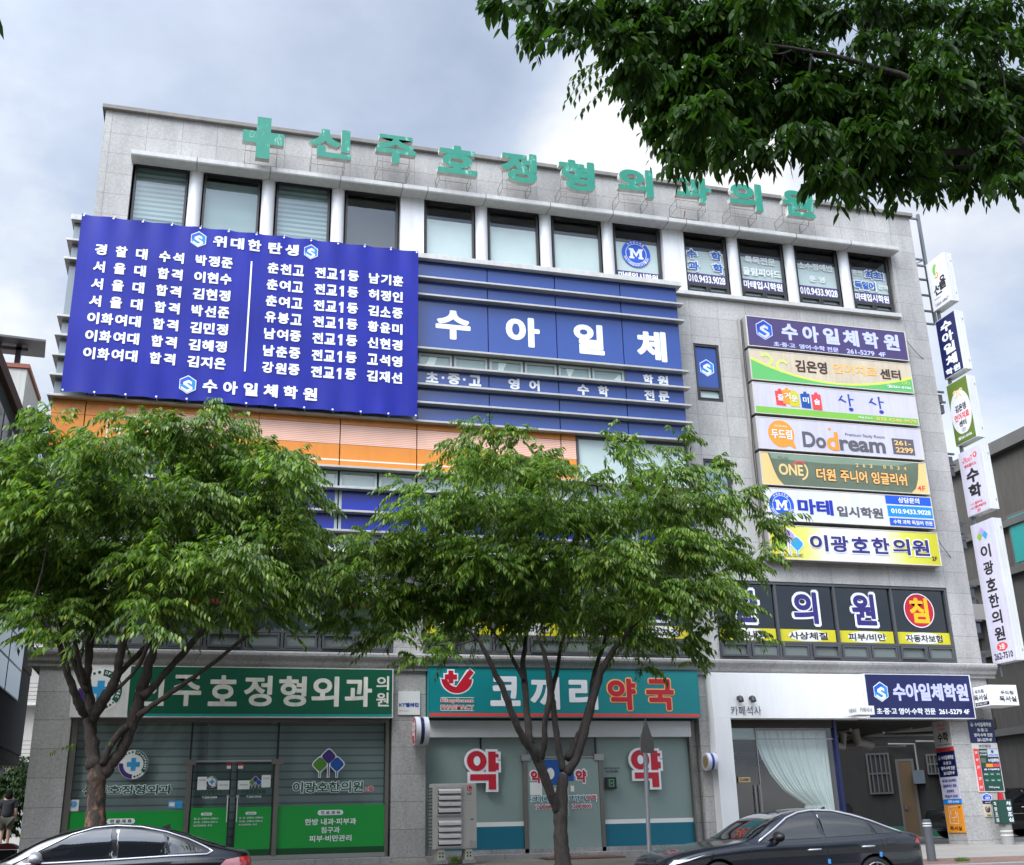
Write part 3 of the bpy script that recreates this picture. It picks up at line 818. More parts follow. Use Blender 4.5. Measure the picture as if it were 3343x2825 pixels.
for x in (5.02, 5.53): t.disc(x, 11.52, .036, .036, YC - .005, 'letter_white', 14)
t.text('학', 10.06, 10.33, 11.80, 12.06, YC - .004, 'letter_white', .06); t.text('원', 10.44, 10.73, 11.80, 12.06, YC - .004, 'letter_white', .06)
t.text('꿈을이루는독서실', -2.25, -1.38, 10.12, 10.2, YC - .004, 'cream_line', 0)
for a, b, c, d in ((-2.25, -1.40, 10.02, 10.05), (-1.43, -1.40, 9.55, 10.05), (-2.25, -1.88, 9.95, 9.98), (-2.25, -2.22, 9.5, 9.98), (-2.25, -1.75, 9.72, 9.75), (-2.0, -1.97, 9.45, 9.72), (-1.6, -1.57, 9.5, 9.85), (-1.75, -1.57, 9.6, 9.63)): t.quad(a, b, c, d, YC - .004, 'cream_line')
t.text('STUDY ROOM', 6.2, 7.62, 9.42, 9.66, YC - .005, 'brown_line', 0)
t.build('panel_lettering', bld)

# narrow stair windows in the granite
for z0, z1, blue in ((11.68, 13.25, 1), (8.62, 10.11, 0)):
    f = MB(); frame(f, 11.72, 12.42, z0, z1, YW + .02, .1, .05, 'frame_dark', hz=[z0 + .36]); wn = f.build('window', bld)
    frame_in = MB(); frame(frame_in, 11.78, 12.37, z0 + .06, z0 + .33, YW + .015, .06, .03, 'frame_dark'); frame_in.build('sash', wn)
    g = MB(); g.quad(11.76, 12.38, z0 + .05, z1 - .05, YW + .07, 'glass_clear'); g.build('pane', wn)
    g = MB(); g.quad(11.76, 12.38, z0 + .05, z0 + .36, YW + .09, 'film')
    if blue: g.quad(11.77, 12.37, z0 + .38, z1 - .05, YW + .065, 'blue_panel'); hexlogo(g, 12.07, 12.62, .24, YW + .06)
    else: g.quad(11.76, 12.38, z0 + .38, z1 - .05, YW + .09, 'blind_plain')
    g.build('blind', wn)

# second floor window banks: tall panes over a row of awnings
BIG = ['이', '광', '호', '한', '의', '원']
for bi, (x0, x1, n) in enumerate(BANK):
    f = MB(); w_ = (x1 - x0) / n
    frame(f, x0, x1, Z2[0] + .02, Z2[1] - .01, YW + .02, .1, .06, 'frame_grey', vx=[x0 + w_ * 2 * k for k in range(1, n // 2)] + [(x0 + w_ * (2 * k + 1), Z2[0], 5.60) for k in range(n // 2)], hz=[5.60])
    bank = f.build('window', bld)
    for k in range(n):
        s_ = MB(); a = x0 + w_ * k + .05; b = x0 + w_ * (k + 1) - .05
        frame(s_, a, b, 5.25, 5.56, YW + (.01 if k % 3 else -.02), .06, .045, 'frame_grey'); s_.quad(a + .04, b - .04, 5.29, 5.52, YW + .045, 'frosted_dark'); s_.build('sash', bank)
    g = MB(); g.quad(x0 + .05, x1 - .05, 5.62, 7.03, YW + .09, 'glass_smoke'); g.build('pane', bank)
    t = MB(); yy = YW + .075
    if bi == 0:
        t.quad(x0 + .06, x1 - .06, 5.64, 6.35, yy + .02, 'frosted')
        for k, tx in enumerate(('신주호', '정형외과', '물리치료', '관절척추')):
            c = x0 + w_ * (2 * k + 1); t.text(tx, c - .5, c + .5, 6.45, 6.65, yy, 'letter_white', .02); t.quad(c - .5, c + .5, 6.40, 6.415, yy, 'letter_white')
            t.text('도수치료', c - .3, c + .3, 6.15, 6.27, yy, 'letter_red' if k % 2 else 'sign_orange', .02)
    else:
        words = ('한방소아', '피부비만', '교통사고', '체형교정') if bi == 1 else ('한방내과', '사상체질', '피부/비만', '자동차보험')
        for k in range(4):
            a = x0 + w_ * 2 * k + .06; b = x0 + w_ * 2 * (k + 1) - .06; c = (a + b) / 2
            t.quad(a, b, 5.64, 5.93, yy, 'yellow_face'); t.disc(c, 5.785, (b - a) * .36, .14, yy - .001, 'paper_white', 30)
            t.text(words[k], c - .52, c + .52, 5.69, 5.87, yy - .004, 'letter_black', .018)
            ch = None
            if bi == 1: ch = BIG[k]
            elif k < 3: ch = ('한', '의', '원')[k]
            if ch:
                t.text(ch, c - .40, c + .40, 6.0, 6.92, yy, 'letter_white', .085); t.text(ch, c - .33, c + .33, 6.07, 6.85, yy - .006, 'letter_navy', .045)
            elif k == 3 and bi == 2:
                t.disc(c - .03, 6.48, .435, .435, yy, 'letter_white', 40); t.disc(c - .03, 6.48, .41, .41, yy - .002, 'letter_red', 40)
                t.text('침', c - .30, c + .24, 6.16, 6.80, yy - .004, 'letter_amber', .05)
    t.build('window_lettering', bank)

# cornice over the ground floor
mb = MB(); mb.profile([(24.0, 4.80), (23.92, 4.80), (23.92, 4.86), (23.86, 4.90), (23.84, 4.97), (23.78, 5.02), (23.76, 5.06), (23.76, 5.11), (23.80, 5.14), (24.0, 5.18)], BX0 - .22, BX1 + .25, 'granite_trim')
mb.build('cornice', bld)
mb = MB()
for y in (24.01,): mb.box(BX0 - .2, BX0 - .001, 24.01, YB, 4.82, 5.12, 'granite_trim')
mb.build('cornice', bld)

# ground floor piers, head band and plinth
mb = MB()
mb.box(BX0, -2.37, YW, YW + .6, .95, 4.80, 'granite_low'); mb.box(4.0, 4.72, YW, YW + .6, .93, 4.80, 'granite_low'); mb.box(11.05, 11.36, YW, YW + .6, .93, 4.80, 'granite_low')
mb.box(10.84, 11.048, YW + .25, YW + .5, .93, 4.0, 'granite_low')
mb.box(17.68, 18.9, YW - .004, YW + .72, .90, 4.80, 'granite_low')
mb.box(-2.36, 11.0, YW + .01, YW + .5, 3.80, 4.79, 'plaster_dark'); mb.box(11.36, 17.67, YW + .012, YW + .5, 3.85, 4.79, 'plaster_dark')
mb.build('pier', bld)
mb = MB(); mb.box(-2.36, 4.0, YW - .12, YW + .4, .93, 1.07, 'granite_trim'); mb.box(4.72, 11.05, YW - .12, YW + .4, .93, 1.05, 'granite_trim'); mb.box(11.36, 14.6, YW - .05, YW + .4, .93, 1.02, 'granite_trim'); mb.build('plinth', bld, bevel=.01)

# clinic shop front (left bay)
y = YW + .10
sf = MB(); frame(sf, -2.36, 3.95, 1.07, 3.80, y - .04, .12, .07, 'brushed_frame')
sf.box(-2.36, -2.24, y - .05, y + .3, 1.07, 3.80, 'brushed_frame'); sf.box(-2.29, 3.89, y - .045, y + .05, 1.08, 1.16, 'stainless')
for x in (-.06, 1.66): sf.box(x - .02, x + .02, y - .03, y + .05, 2.98, 3.73, 'joint_black'); sf.box(x - .045, x + .045, y - .05, y + .05, 1.14, 2.96, 'brushed_frame'); sf.box(x - .12, x + .12, y - .055, y + .05, 2.90, 3.0, 'brushed_frame')
sf.box(.06, 1.55, y - .04, y + .04, 2.955, 2.985, 'stainless'); sf.box(.26, 1.5, y - .02, y + .02, 3.70, 3.72, 'alu_dark'); sf.box(.24, .27, y - .02, y + .02, 2.98, 3.72, 'alu_dark')
front = sf.build('shop_front', bld)
g = MB(); g.quad(-2.25, 3.88, 1.1, 3.74, y, 'glass_clear'); g.build('pane', front)
g = MB(); g.quad(-2.25, 3.88, 1.1, 3.74, y + .16, 'shutter_slats'); g.build('roller_shutter', front)
g = MB(); yy = y - .006
for a, b, z in ((-2.24, -.10, 2.04), (1.70, 3.88, 2.09)): g.quad(a, b, 1.28, z, yy, 'door_green'); g.quad(a, b, 1.14, 1.279, yy, 'door_green_dark')
roundel(g, -1.14, 2.92, .28, yy - .004)
def outlined(mb, t, x0, x1, z0, z1, y, o='letter_pale', i='clinic_green', b0=.09, b1=.02):
    mb.text(t, x0, x1, z0, z1, y, o, b0); d = .055 * (z1 - z0)
    mb.text(t, x0 + d, x1 - d, z0 + d, z1 - d, y - .005, i, b1)
outlined(g, '신주호정형외과', -2.05, -.36, 2.34, 2.54, yy)
trilogo(g, 2.70, 2.92, .30, yy - .004, ('logo_green_deep', 'logo_violet_deep', 'logo_blue_deep'))
outlined(g, '이광호한의원', 1.98, 3.44, 2.32, 2.56, yy); outlined(g, '2층', 3.46, 3.65, 2.33, 2.46, yy, 'letter_pale', 'letter_red')
def pill(mb, cx, cz, w_, h, y, mt):
    mb.quad(cx - w_ / 2, cx + w_ / 2, cz - h / 2, cz + h / 2, y, mt); mb.disc(cx - w_ / 2, cz, h / 2, h / 2, y - .0006, mt, 16); mb.disc(cx + w_ / 2, cz, h / 2, h / 2, y - .0006, mt, 16)
for cx, cz, tx in ((2.77, 1.945, '진료과목'), (-1.28, 1.86, '전문과목')):
    pill(g, cx, cz, .42, .10, yy - .003, 'letter_pale'); g.text(' '.join(tx), cx - .2, cx + .2, cz - .032, cz + .032, yy - .006, 'clinic_green', .01)
for tx, a, b, z, h in (('한방 내과·피부과', 2.26, 3.30, 1.77, .125), ('침구과', 2.59, 2.97, 1.61, .12), ('피부·비만관리', 2.36, 3.21, 1.45, .12), ('정 형 외 과', -1.66, -.96, 1.70, .12)): g.text(tx, a, b, z - h / 2, z + h / 2, yy - .003, 'letter_pale', .02)
for a, b, z0, z1, mt_ in ((-2.26, -2.08, 2.06, 2.27, 'paper_white'), (-.42, -.28, 2.09, 2.22, 'sky_blue'), (-.27, -.15, 2.08, 2.22, 'logo_sky')): g.quad(a, b, z0, z1, yy - .003, mt_)
g.disc(-2.17, 2.185, .06, .06, yy - .005, 'sky_blue', 20); g.quad(-.40, -.30, 2.12, 2.19, yy - .005, 'paper_white')
g.build('window_lettering', front)
for x0, x1, hx, tel, lg in ((-.01, .76, .715, 'T.264-3344', 0), (.86, 1.61, .905, 'T.262-7510', 1)):
    d = MB(); yd = y - .03
    frame(d, x0, x1, 1.12, 2.94, yd, .035, .03, 'joint_black'); d.quad(x0 + .03, x1 - .03, 1.14, 2.93, yd + .02, 'glass_clear')
    d.quad(x0 + .03, x1 - .03, 1.28, 2.08, yd + .004, 'door_green'); d.quad(x0 + .03, x1 - .03, 1.14, 1.279, yd + .004, 'door_green_dark')
    door = d.build('door', front)
    h = MB(); h.tube([(hx, yd - .06, 2.29), (hx - (.0), yd - .06, 1.80)], .012, 'stainless', 8); h.box(hx - .03, hx + .03, yd - .02, yd, 2.26, 2.31, 'stainless'); h.bar((hx, yd, 2.25), (hx, yd - .06, 2.25), .016, 'stainless'); h.bar((hx, yd, 1.85), (hx, yd - .06, 1.85), .016, 'stainless'); h.build('handle', door)
    t = MB(); c = (x0 + x1) / 2; yt = yd - .003
    pill(t, c - .05, 1.96, .16, .055, yt, 'letter_pale'); t.text('진료시간', c - .12, c + .02, 1.945, 1.975, yt - .003, 'clinic_green', .005)
    for q, tx in enumerate(('월~금 : 오전9시~오후6시', '토요일 : 오전9시~오후1시', '일요일(공휴일) : 휴 진')): t.text(tx, x0 + .1, x0 + (.56, .55, .45)[q], 1.855 - .065 * q, 1.895 - .065 * q, yt, 'letter_pale', .008)
    t.text(tel, c - .16, c + .13, 2.255, 2.295, yt, 'letter_pale', .02); outlined(t, '이광호한의원' if lg else '신주호정형외과', c - .27, c + .22, 2.33, 2.42, yt, 'letter_grey', 'clinic_green')
    if lg: trilogo(t, 1.24, 2.56, .115, yt, ('logo_green_deep', 'logo_violet_deep', 'logo_blue_deep'))
    else: roundel(t, .39, 2.57, .11, yt)
    qa = (1.36, 1.54, 2.45, 2.69) if lg else (.11, .29, 2.42, 2.67)
    t.quad(*qa, yt, 'paper_white'); t.text('안내 말씀', qa[0] + .03, qa[1] - .03, qa[3] - .08, qa[3] - .05, yt - .003, 'letter_grey', 0)
    qb = (.90, 1.13, 2.42, 2.59) if lg else (.50, .73, 2.42, 2.59)
    t.quad(*qb, yt - .002, 'paper_white'); t.text('진료 안내', qb[0] + .04, qb[1] - .04, 2.49, 2.52, yt - .005, 'letter_grey', 0)
    qc = (.88, .98) if lg else (.66, .74)
    t.quad(qc[0], qc[1], 2.82, 2.92, yt, 'paper_white'); t.quad(qc[0], qc[1], 2.875, 2.92, yt - .002, 'letter_red')
    t.build('door_lettering', door)

# pharmacy shop front (middle bay)
y = YW + .15
sf = MB()
sf.box(4.72, 10.84, y - .14, y + .1, 3.42, 3.80, 'shutter_white'); sf.box(4.72, 10.9, YW - .02, y + .1, 3.765, 3.80, 'plaster_dark')
sf.box(4.72, 10.9, y - .05, y + .12, .97, 1.14, 'granite_trim')
for x in (6.93, 8.66): sf.box(x - .045, x + .045, y - .05, y + .05, 1.02, 3.02, 'brushed_frame')
for x in (5.96, 8.57): sf.box(x - .012, x + .012, y - .02, y + .03, 3.02, 3.42, 'joint_black')
sf.box(6.9, 8.7, y - .03, y + .03, 2.99, 3.02, 'stainless'); sf.box(8.52, 8.74, y - .06, y + .03, 2.93, 3.06, 'stainless'); sf.box(6.85, 7.05, y - .06, y + .03, 2.93, 3.06, 'stainless')
sf.box(10.80, 10.84, y - .1, y + .1, 1.0, 3.45, 'brushed_frame')
front = sf.build('shop_front', bld)
g = MB(); g.quad(4.72, 10.84, 1.14, 3.45, y + .02, 'frosted'); g.build('pane', front)
g = MB(); yy = y - .004
for a, b in ((5.0, 6.88), (8.71, 10.80)): g.quad(a, b, 1.60, 1.69, yy, 'paper_white'); g.quad(a, b, 1.14, 1.599, yy, 'pharm_petrol')
g.quad(6.97, 8.62, 3.03, 3.42, yy, 'frosted_dark')
g.text('의료기상담 대표전화', 8.76, 9.12, 2.74, 2.78, yy - .003, 'letter_black', .005); g.text('033-264-9800', 8.80, 9.08, 2.67, 2.71, yy - .003, 'letter_black', .01)
g.build('window_lettering', front)
def yak(name, x0, z1, y, parent, k=.00221, dep=.05):
    """red syllable with a white outline, cut from board"""
    t = MB(); X = lambda p: x0 + (p - 498) * k; Z = lambda p: z1 - (p - 580) * k
    def shapes(g, yy, mt, d):
        st = [0]
        def bx(a, b, c, e):
            st[0] += .0008; y2 = yy - st[0]
            if d: t.box(X(a) - g, X(b) + g, y2, y2 + d, Z(e) - g, Z(c) + g, mt)
            else: t.quad(X(a) - g, X(b) + g, Z(e) - g, Z(c) + g, y2, mt)
        cx, cz, rx, rz = X(617), Z(697), 98 * k + g, 94 * k + g
        if d: t.prism([(cx + rx * math.cos(R(q)), cz + rz * math.sin(R(q))) for q in range(0, 360, 8)], yy, yy + d, mt)
        else: t.disc(cx, cz, rx, rz, yy, mt, 48)
        bx(732, 807, 610, 797); bx(807, 836, 633, 663); bx(807, 836, 718, 783); bx(550, 807, 820, 878); bx(732, 807, 878 if not g else 820, 962)
    shapes(.05, y, 'letter_white', dep)
    shapes(0, y - .008, 'letter_red', 0); t.disc(X(619), Z(697), 33 * k, 44 * k, y - .015, 'letter_white', 30)
    return t.build(name, parent)
yak('window_lettering', 5.58, 3.19, y - .09, front); yak('window_lettering', 9.32, 3.19, y - .09, front)
for x0, x1, yk in ((6.98, 7.79, (7.02, 7.32)), (7.80, 8.61, (8.04, 8.35))):
    d = MB(); yd = y - .035; d.box(x0, x1, yd, yd + .02, 1.04, 2.97, 'frosted'); d.box(x1 - .22, x1 - .02, yd - .006, yd + .026, 1.035, 1.09, 'stainless'); d.box(x0 + .02, x0 + .2, yd - .006, yd + .026, 1.035, 1.075, 'stainless'); door = d.build('door', front)
    hx = 7.76 if x0 < 7.5 else 7.86
    h = MB(); h.tube([(hx, yd - .07, 2.36), (hx, yd - .07, 1.78)], .014, 'stainless', 8); h.bar((hx, yd, 2.28), (hx, yd - .07, 2.28), .018, 'stainless'); h.bar((hx, yd, 1.86), (hx, yd - .07, 1.86), .018, 'stainless'); h.build('handle', door)
    t = MB(); yt = yd - .004
    t.text('약', yk[0], yk[1], 2.43, 2.76, yt, 'letter_white', .10, .02); t.text('약', yk[0] + .03, yk[1] - .03, 2.46, 2.73, yt - .005, 'letter_red', .055)
    a = x0 + .08; t.text('코끼리약국', a - .03, a + .68, 2.06, 2.22, yt, 'letter_white', .07)
    t.text('코끼리', a, a + .38, 2.08, 2.20, yt - .005, 'sign_teal', .015); t.text('약국', a + .41, a + .65, 2.08, 2.20, yt - .005, 'letter_red', .015)
    t.text('264-9800', a + .08, a + .54, 1.92, 2.03, yt, 'letter_white', .07); t.text('264-9800', a + .10, a + .52, 1.935, 2.015, yt - .005, 'letter_red', .005)
    t.build('door_lettering', door)
    if x0 < 7.5:
        t = MB(); t.quad(7.30, 7.76, 2.42, 2.95, yt + .002, 'logo_blue_deep'); t.disc(7.5, 2.66, .09, .12, yt - .001, 'paper_white', 20); t.quad(7.03, 7.3, 2.22, 2.48, yt - .001, 'paper_white'); t.quad(7.45, 7.68, 2.27, 2.36, yt - .001, 'beige_face'); t.build('poster', door)
    else:
        t = MB(); t.quad(7.87, 8.03, 2.5, 2.75, yt + .001, 'logo_blue_deep'); t.quad(7.95, 8.03, 2.28, 2.40, yt, 'paper_white'); t.build('poster', door)

# cafe shop front (right bay): white surround, glass, passage beside it
mb = MB(); yc = 23.70
mb.box(11.28, 15.19, yc, YW + .1, 3.80, 4.82, 'cafe_white'); mb.box(11.28, 11.70, yc, YW + .35, .98, 3.799, 'cafe_white')
mb.build('shop_surround', bld, bevel=.006)
mb = MB(); mb.box(11.70, 14.50, YW + .05, YW + .3, 3.62, 3.80, 'plaster_beam'); mb.box(14.50, 14.56, YW + .02, YW + .3, .98, 3.80, 'navy_face'); mb.box(12.48, 12.50, YW + .08, YW + .12, 1.0, 3.62, 'alu_frame'); mb.box(11.72, 14.5, YW + .09, YW + .115, 3.36, 3.38, 'alu_frame')
mb.box(11.72, 12.48, YW + .125, YW + .135, 3.38, 3.62, 'frosted'); mb.box(11.72, 14.5, YW + .08, YW + .15, .98, 1.02, 'stainless')
front = mb.build('shop_front', bld)
g = MB(); g.quad(11.70, 14.50, 1.02, 3.62, YW + .10, 'glass_clear'); g.build('pane', front)
h = MB()
for x in (12.33, 12.44): h.tube([(x, YW + .05, 2.36), (x, YW + .05, 1.40)], .013, 'stainless', 8); h.bar((x, YW + .1, 2.2), (x, YW + .05, 2.2), .016, 'stainless'); h.bar((x, YW + .1, 1.6), (x, YW + .05, 1.6), .016, 'stainless')
h.build('handle', front)
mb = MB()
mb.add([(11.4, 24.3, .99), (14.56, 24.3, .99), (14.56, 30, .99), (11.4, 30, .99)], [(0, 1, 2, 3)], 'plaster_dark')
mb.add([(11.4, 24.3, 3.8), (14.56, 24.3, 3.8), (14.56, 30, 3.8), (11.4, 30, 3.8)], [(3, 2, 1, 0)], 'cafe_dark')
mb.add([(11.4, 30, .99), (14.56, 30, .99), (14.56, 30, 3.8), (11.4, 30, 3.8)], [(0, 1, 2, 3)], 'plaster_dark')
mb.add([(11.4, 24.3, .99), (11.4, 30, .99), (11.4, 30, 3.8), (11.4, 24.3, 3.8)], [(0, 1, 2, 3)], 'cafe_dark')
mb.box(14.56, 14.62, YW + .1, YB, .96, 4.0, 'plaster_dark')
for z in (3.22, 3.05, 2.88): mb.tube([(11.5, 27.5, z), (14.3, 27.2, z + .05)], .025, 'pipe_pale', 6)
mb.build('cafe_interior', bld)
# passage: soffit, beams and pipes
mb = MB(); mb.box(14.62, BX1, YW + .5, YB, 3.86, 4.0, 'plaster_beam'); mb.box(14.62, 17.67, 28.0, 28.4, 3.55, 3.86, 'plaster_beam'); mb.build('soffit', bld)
mb = MB()
for x, z, r in ((15.3, 3.62, .03), (16.2, 3.55, .035), (17.0, 3.66, .025)): mb.tube([(x, YW + .6, z), (x, YB - .1, z)], r, 'pipe_pale', 8)
for y_, z in ((26.2, 3.60), (27.6, 3.42)): mb.tube([(14.63, y_, z), (18.8, y_, z + .03)], .035, 'pipe_pale', 8)
mb.tube([(14.9, 25.2, 3.58), (15.0, 25.2, 3.35), (15.45, 25.3, 3.28), (15.5, 25.3, 3.6)], .10, 'pipe_pale', 12)
mb.tube([(15.9, 25.4, 3.7), (15.95, 25.4, 3.4), (16.4, 25.5, 3.33)], .12, 'pipe_pale', 12)
mb.build('pipe', bld)

# ------------------------------------------------------------------ rooftop letters on racks
YL = 23.35
def rack(mb, x0, x1, zlo, z_mid):
    """thin steel brackets from the parapet wall to the back of a letter"""
    r = .011
    yb, yf = YW - .01, YL + .17
    for x in (x0 + .08, x1 - .14):
        mb.bar((x, yb, zlo), (x, yf, zlo), r, 'steel_thin'); mb.bar((x, yb, z_mid), (x, yf, z_mid), r, 'steel_thin'); mb.bar((x, yf, zlo), (x, yf, z_mid + .25), r * 1.2, 'steel_thin'); mb.bar((x, yb, zlo), (x, yb, z_mid), r, 'steel_thin')
    for z, yy in ((zlo, yb), (zlo, yf), (z_mid, yf), (z_mid + .25, yf)): mb.bar((x0 + .08, yy, z), (x1 - .14, yy, z), r, 'steel_thin')
mt, t, b = new_mat('letter_green')
p = geo_pos(t)
sp = t.nodes.new('ShaderNodeSeparateXYZ'); t.links.new(p, sp.inputs[0])
c = tramp(t, noise(t, stretch(t, p, (1, 1, .45)), 5, 7, .7), [(.34, (.30, .50, .42)), (.42, (.014, .23, .155)), (.7, (.008, .20, .138))])
t.links.new(c, b.inputs['Base Color']); b.inputs['Roughness'].default_value = .4
ZL = 16.86
LET = [(None, .12, 1.09, 16.70, 17.85), ('신', 1.69, 2.71, 16.97, 17.80), ('주', 3.30, 4.31, 17.05, 17.85), ('호', 4.85, 5.88, 16.97, 17.80), ('정', 6.49, 7.45, 16.97, 17.85), ('형', 8.04, 9.02, 16.95, 17.85), ('외', 9.63, 10.64, 17.01, 17.85), ('과', 11.26, 12.31, 17.06, 17.84), ('의', 12.82, 13.81, 17.03, 17.88), ('원', 14.40, 15.38, 17.04, 17.88)]
ORD = ['', 'first', 'second', 'third', 'fourth', 'fifth', 'sixth', 'seventh', 'eighth', 'ninth']
for i, (ch, x0, x1, z0, z1) in enumerate(LET):
    lab = 'green plus-shaped cross at the left end of the rooftop lettering' if ch is None else f'green rooftop letter {ch}, {ORD[i]} letter to the right of the green cross'
    o = thing('rooftop_cross' if ch is None else 'rooftop_letter', lab, 'sign letter', ((x0 + x1) / 2, YL + .17, z0), 'green letters along the roof edge')
    mb = MB()
    if ch is None:
        c, zc_ = (x0 + x1) / 2, 17.275; w_ = .165
        mb.prism([(c - w_, z0), (c + w_, z0), (c + w_, zc_ - w_), (x1, zc_ - w_), (x1, zc_ + w_), (c + w_, zc_ + w_), (c + w_, z1), (c - w_, z1), (c - w_, zc_ + w_), (x0, zc_ + w_), (x0, zc_ - w_), (c - w_, zc_ - w_)], YL, YL + .15, 'letter_green', 'roof_letter_side')
    else:
        mb.text(ch, x0, x1, z0, z1, YL, 'letter_green', .060, .014, .15, 'roof_letter_side')
    mb.build('letter_body', o)
    k = MB(); rack(k, x0, x1, z0 - .13 if ch else 16.62, z0 + .12 if ch else 16.97)
    if ch == '과': k.tube([(11.66, 23.7, 16.98), (11.62, 23.72, 16.78)], .012, 'rust', 6)
    k.build('bracket', o)

# ------------------------------------------------------------------ big blue banner
YBn = 23.24
bn = thing('banner', 'large royal blue banner with white lettering in two columns, hung over the left facade', 'banner', (.58, YBn, 10.37))
mt, t, b = new_mat('banner_blue')
p = geo_pos(t)
c = mult(t, (.008, .015, .285), tramp(t, noise(t, stretch(t, p, (1, 1, .5)), 1.0, 7, .6), [(.3, .80), (.7, 1.10)]))
c = mult(t, c, tramp(t, noise(t, stretch(t, p, (6, 6, .4)), 1.3, 5, .6), [(.4, .93), (.7, 1.08)]))
t.links.new(c, b.inputs['Base Color']); b.inputs['Roughness'].default_value = .45; b.inputs['Specular IOR Level'].default_value = .3
nx, nz = 80, 40
mb = MB(); vs = []; fs = []
bx0, bx1, bz0, bz1 = -3.205, 4.36, 10.36, 14.62
def wob(x, z):
    u = (x - bx0) / (bx1 - bx0); v = min(1, max(0, (z - bz0) / (bz1 - bz0)))
    r_ = .016 * math.sin(u * 19 + v * 4) * math.sin(v * math.pi) + .006 * math.sin(v * 13 + u * 7)
    e_ = (1 - v) ** 6 + v ** 6
    return r_ + .014 * e_ * math.sin(u * 12 * 2 * math.pi)
def sag(x, u, top):  # scalloped edge between the eyelets
    k = (u * 12) % 1
    return .035 * (4 * k * (1 - k))
for j in range(nz + 1):
    for i in range(nx + 1):
        u, v = i / nx, j / nz
        x = bx0 + (bx1 - bx0) * u; z = bz0 + (bz1 - bz0) * v
        z += sag(x, u, 0) * max(0, 1 - v * 10) * .8 - sag(x, u, 1) * max(0, (v - .9) * 10) * .8
        y = YBn + wob(x, z)
        vs.append((x, y, z))
for j in range(nz):
    for i in range(nx): a = j * (nx + 1) + i; fs.append((a, a + 1, a + nx + 2, a + nx + 1))
mb.add(vs, fs, 'banner_blue'); mb.build('cloth', bn, smooth=True)
for i in range(13):   # eyelets with short ropes along the top and bottom hems
    x = bx0 + .04 + (bx1 - bx0 - .08) * i / 12
    for z, dz in ((bz1 - .045, .10), (bz0 + .045, -.07)):
        e = MB(); e.disc(x, z, .022, .022, YBn - .012, 'letter_white', 12); e.tube([(x, YBn - .012, z), (x + .02, YBn + .05, z + dz)], .006, 'letter_white', 5); e.build('eyelet', bn)
t = MB(); yb = YBn - .012
s_ = .97   # rows were read off at the wall plane of the banner
rowz = [13.76, 13.34, 12.925, 12.515, 12.105, 11.69, 11.285]
left = [('경찰대', '수석', '박정준'), ('서울대', '합격', '이현수'), ('서울대', '합격', '김현정'), ('서울대', '합격', '박선준'), ('이화여대', '합격', '김민정'), ('이화여대', '합격', '김혜정'), ('이화여대', '합격', '김지은')]
right = [('춘천고', '남기훈'), ('춘여고', '허정인'), ('춘여고', '김소중'), ('유봉고', '황윤미'), ('남여중', '신현경'), ('남춘중', '고석영'), ('강원중', '김재선')]
H = .275
for (a, b_, c_), z in zip(left, rowz):
    t.spaced(a, -2.85, -1.75, z, H, .245, yb, 'letter_white', .055)
    t.spaced(b_, -1.50, -.97, z, H, .24, yb, 'letter_white', .055); t.spaced(c_, -.72, .09, z, H, .245, yb, 'letter_white', .055)
for (a, c_), z in zip(right, rowz):
    t.spaced(a, .87, 1.69, z, H, .25, yb, 'letter_white', .055)
    t.spaced('전교', 1.94, 2.46, z, H, .245, yb, 'letter_white', .055); t.poly([(2.555, z - H / 2), (2.615, z - H / 2), (2.615, z + H / 2), (2.57, z + H / 2), (2.515, z + H / 2 - .045), (2.515, z + H / 2 - .10), (2.555, z + H / 2 - .08)], yb, 'letter_white'); t.text('등', 2.70, 2.95, z - H / 2, z + H / 2, yb, 'letter_white', .055)
    t.spaced(c_, 3.19, 4.0, z, H, .245, yb, 'letter_white', .055)
for i in range(40): t.quad(.488, .525, 11.14 + 2.73 * i / 40, 11.14 + 2.73 * (i + 1) / 40, yb, 'letter_white')
hexlogo(t, -.69, 14.285, .205, yb); hexlogo(t, 1.83, 14.27, .195, yb); hexlogo(t, -.67, 10.735, .215, yb)
t.spaced('위대한', -.37, .70, 14.285, .29, .30, yb, 'letter_white', .055); t.spaced('탄생', .86, 1.55, 14.27, .29, .31, yb, 'letter_white', .055)
t.spaced('수아일체학원', -.36, 2.10, 10.73, .31, .31, yb, 'letter_white', .058)
t.v = [(q[0], q[1] + wob(q[0], q[2]), q[2]) for q in t.v]
t.build('lettering', bn)

# ------------------------------------------------------------------ wall signboards on the right
def signboard(name, label, x0, x1, z0, z1, y, d, face, draw, cat='signboard', group=None, edge='sign_edge', side='sign_cabinet', lip=.03):
    o = thing(name, label, cat, ((x0 + x1) / 2, y + d, z0), group)
    c = MB(); c.box(x0, x1, y + .012, y + d, z0, z1, side)
    for a in ((x0, x1, z0, z0 + lip * .7), (x0, x1, z1 - lip * .7, z1), (x0, x0 + lip, z0 + lip * .7, z1 - lip * .7), (x1 - lip, x1, z0 + lip * .7, z1 - lip * .7)): c.box(a[0], a[1], y - .006, y + .010, a[2], a[3], edge)
    c.build('cabinet', o)
    f = MB(); f.quad(x0 + lip * .9, x1 - lip * .9, z0 + lip * .6, z1 - lip * .6, y, face); f.build('face_panel', o)
    t = MB(); draw(t, y - .004); t.build('lettering', o)
    return o
G7 = 'stacked shop signboards on the right of the facade'
SX0, SX1, YS = 13.13, 17.92, 23.72
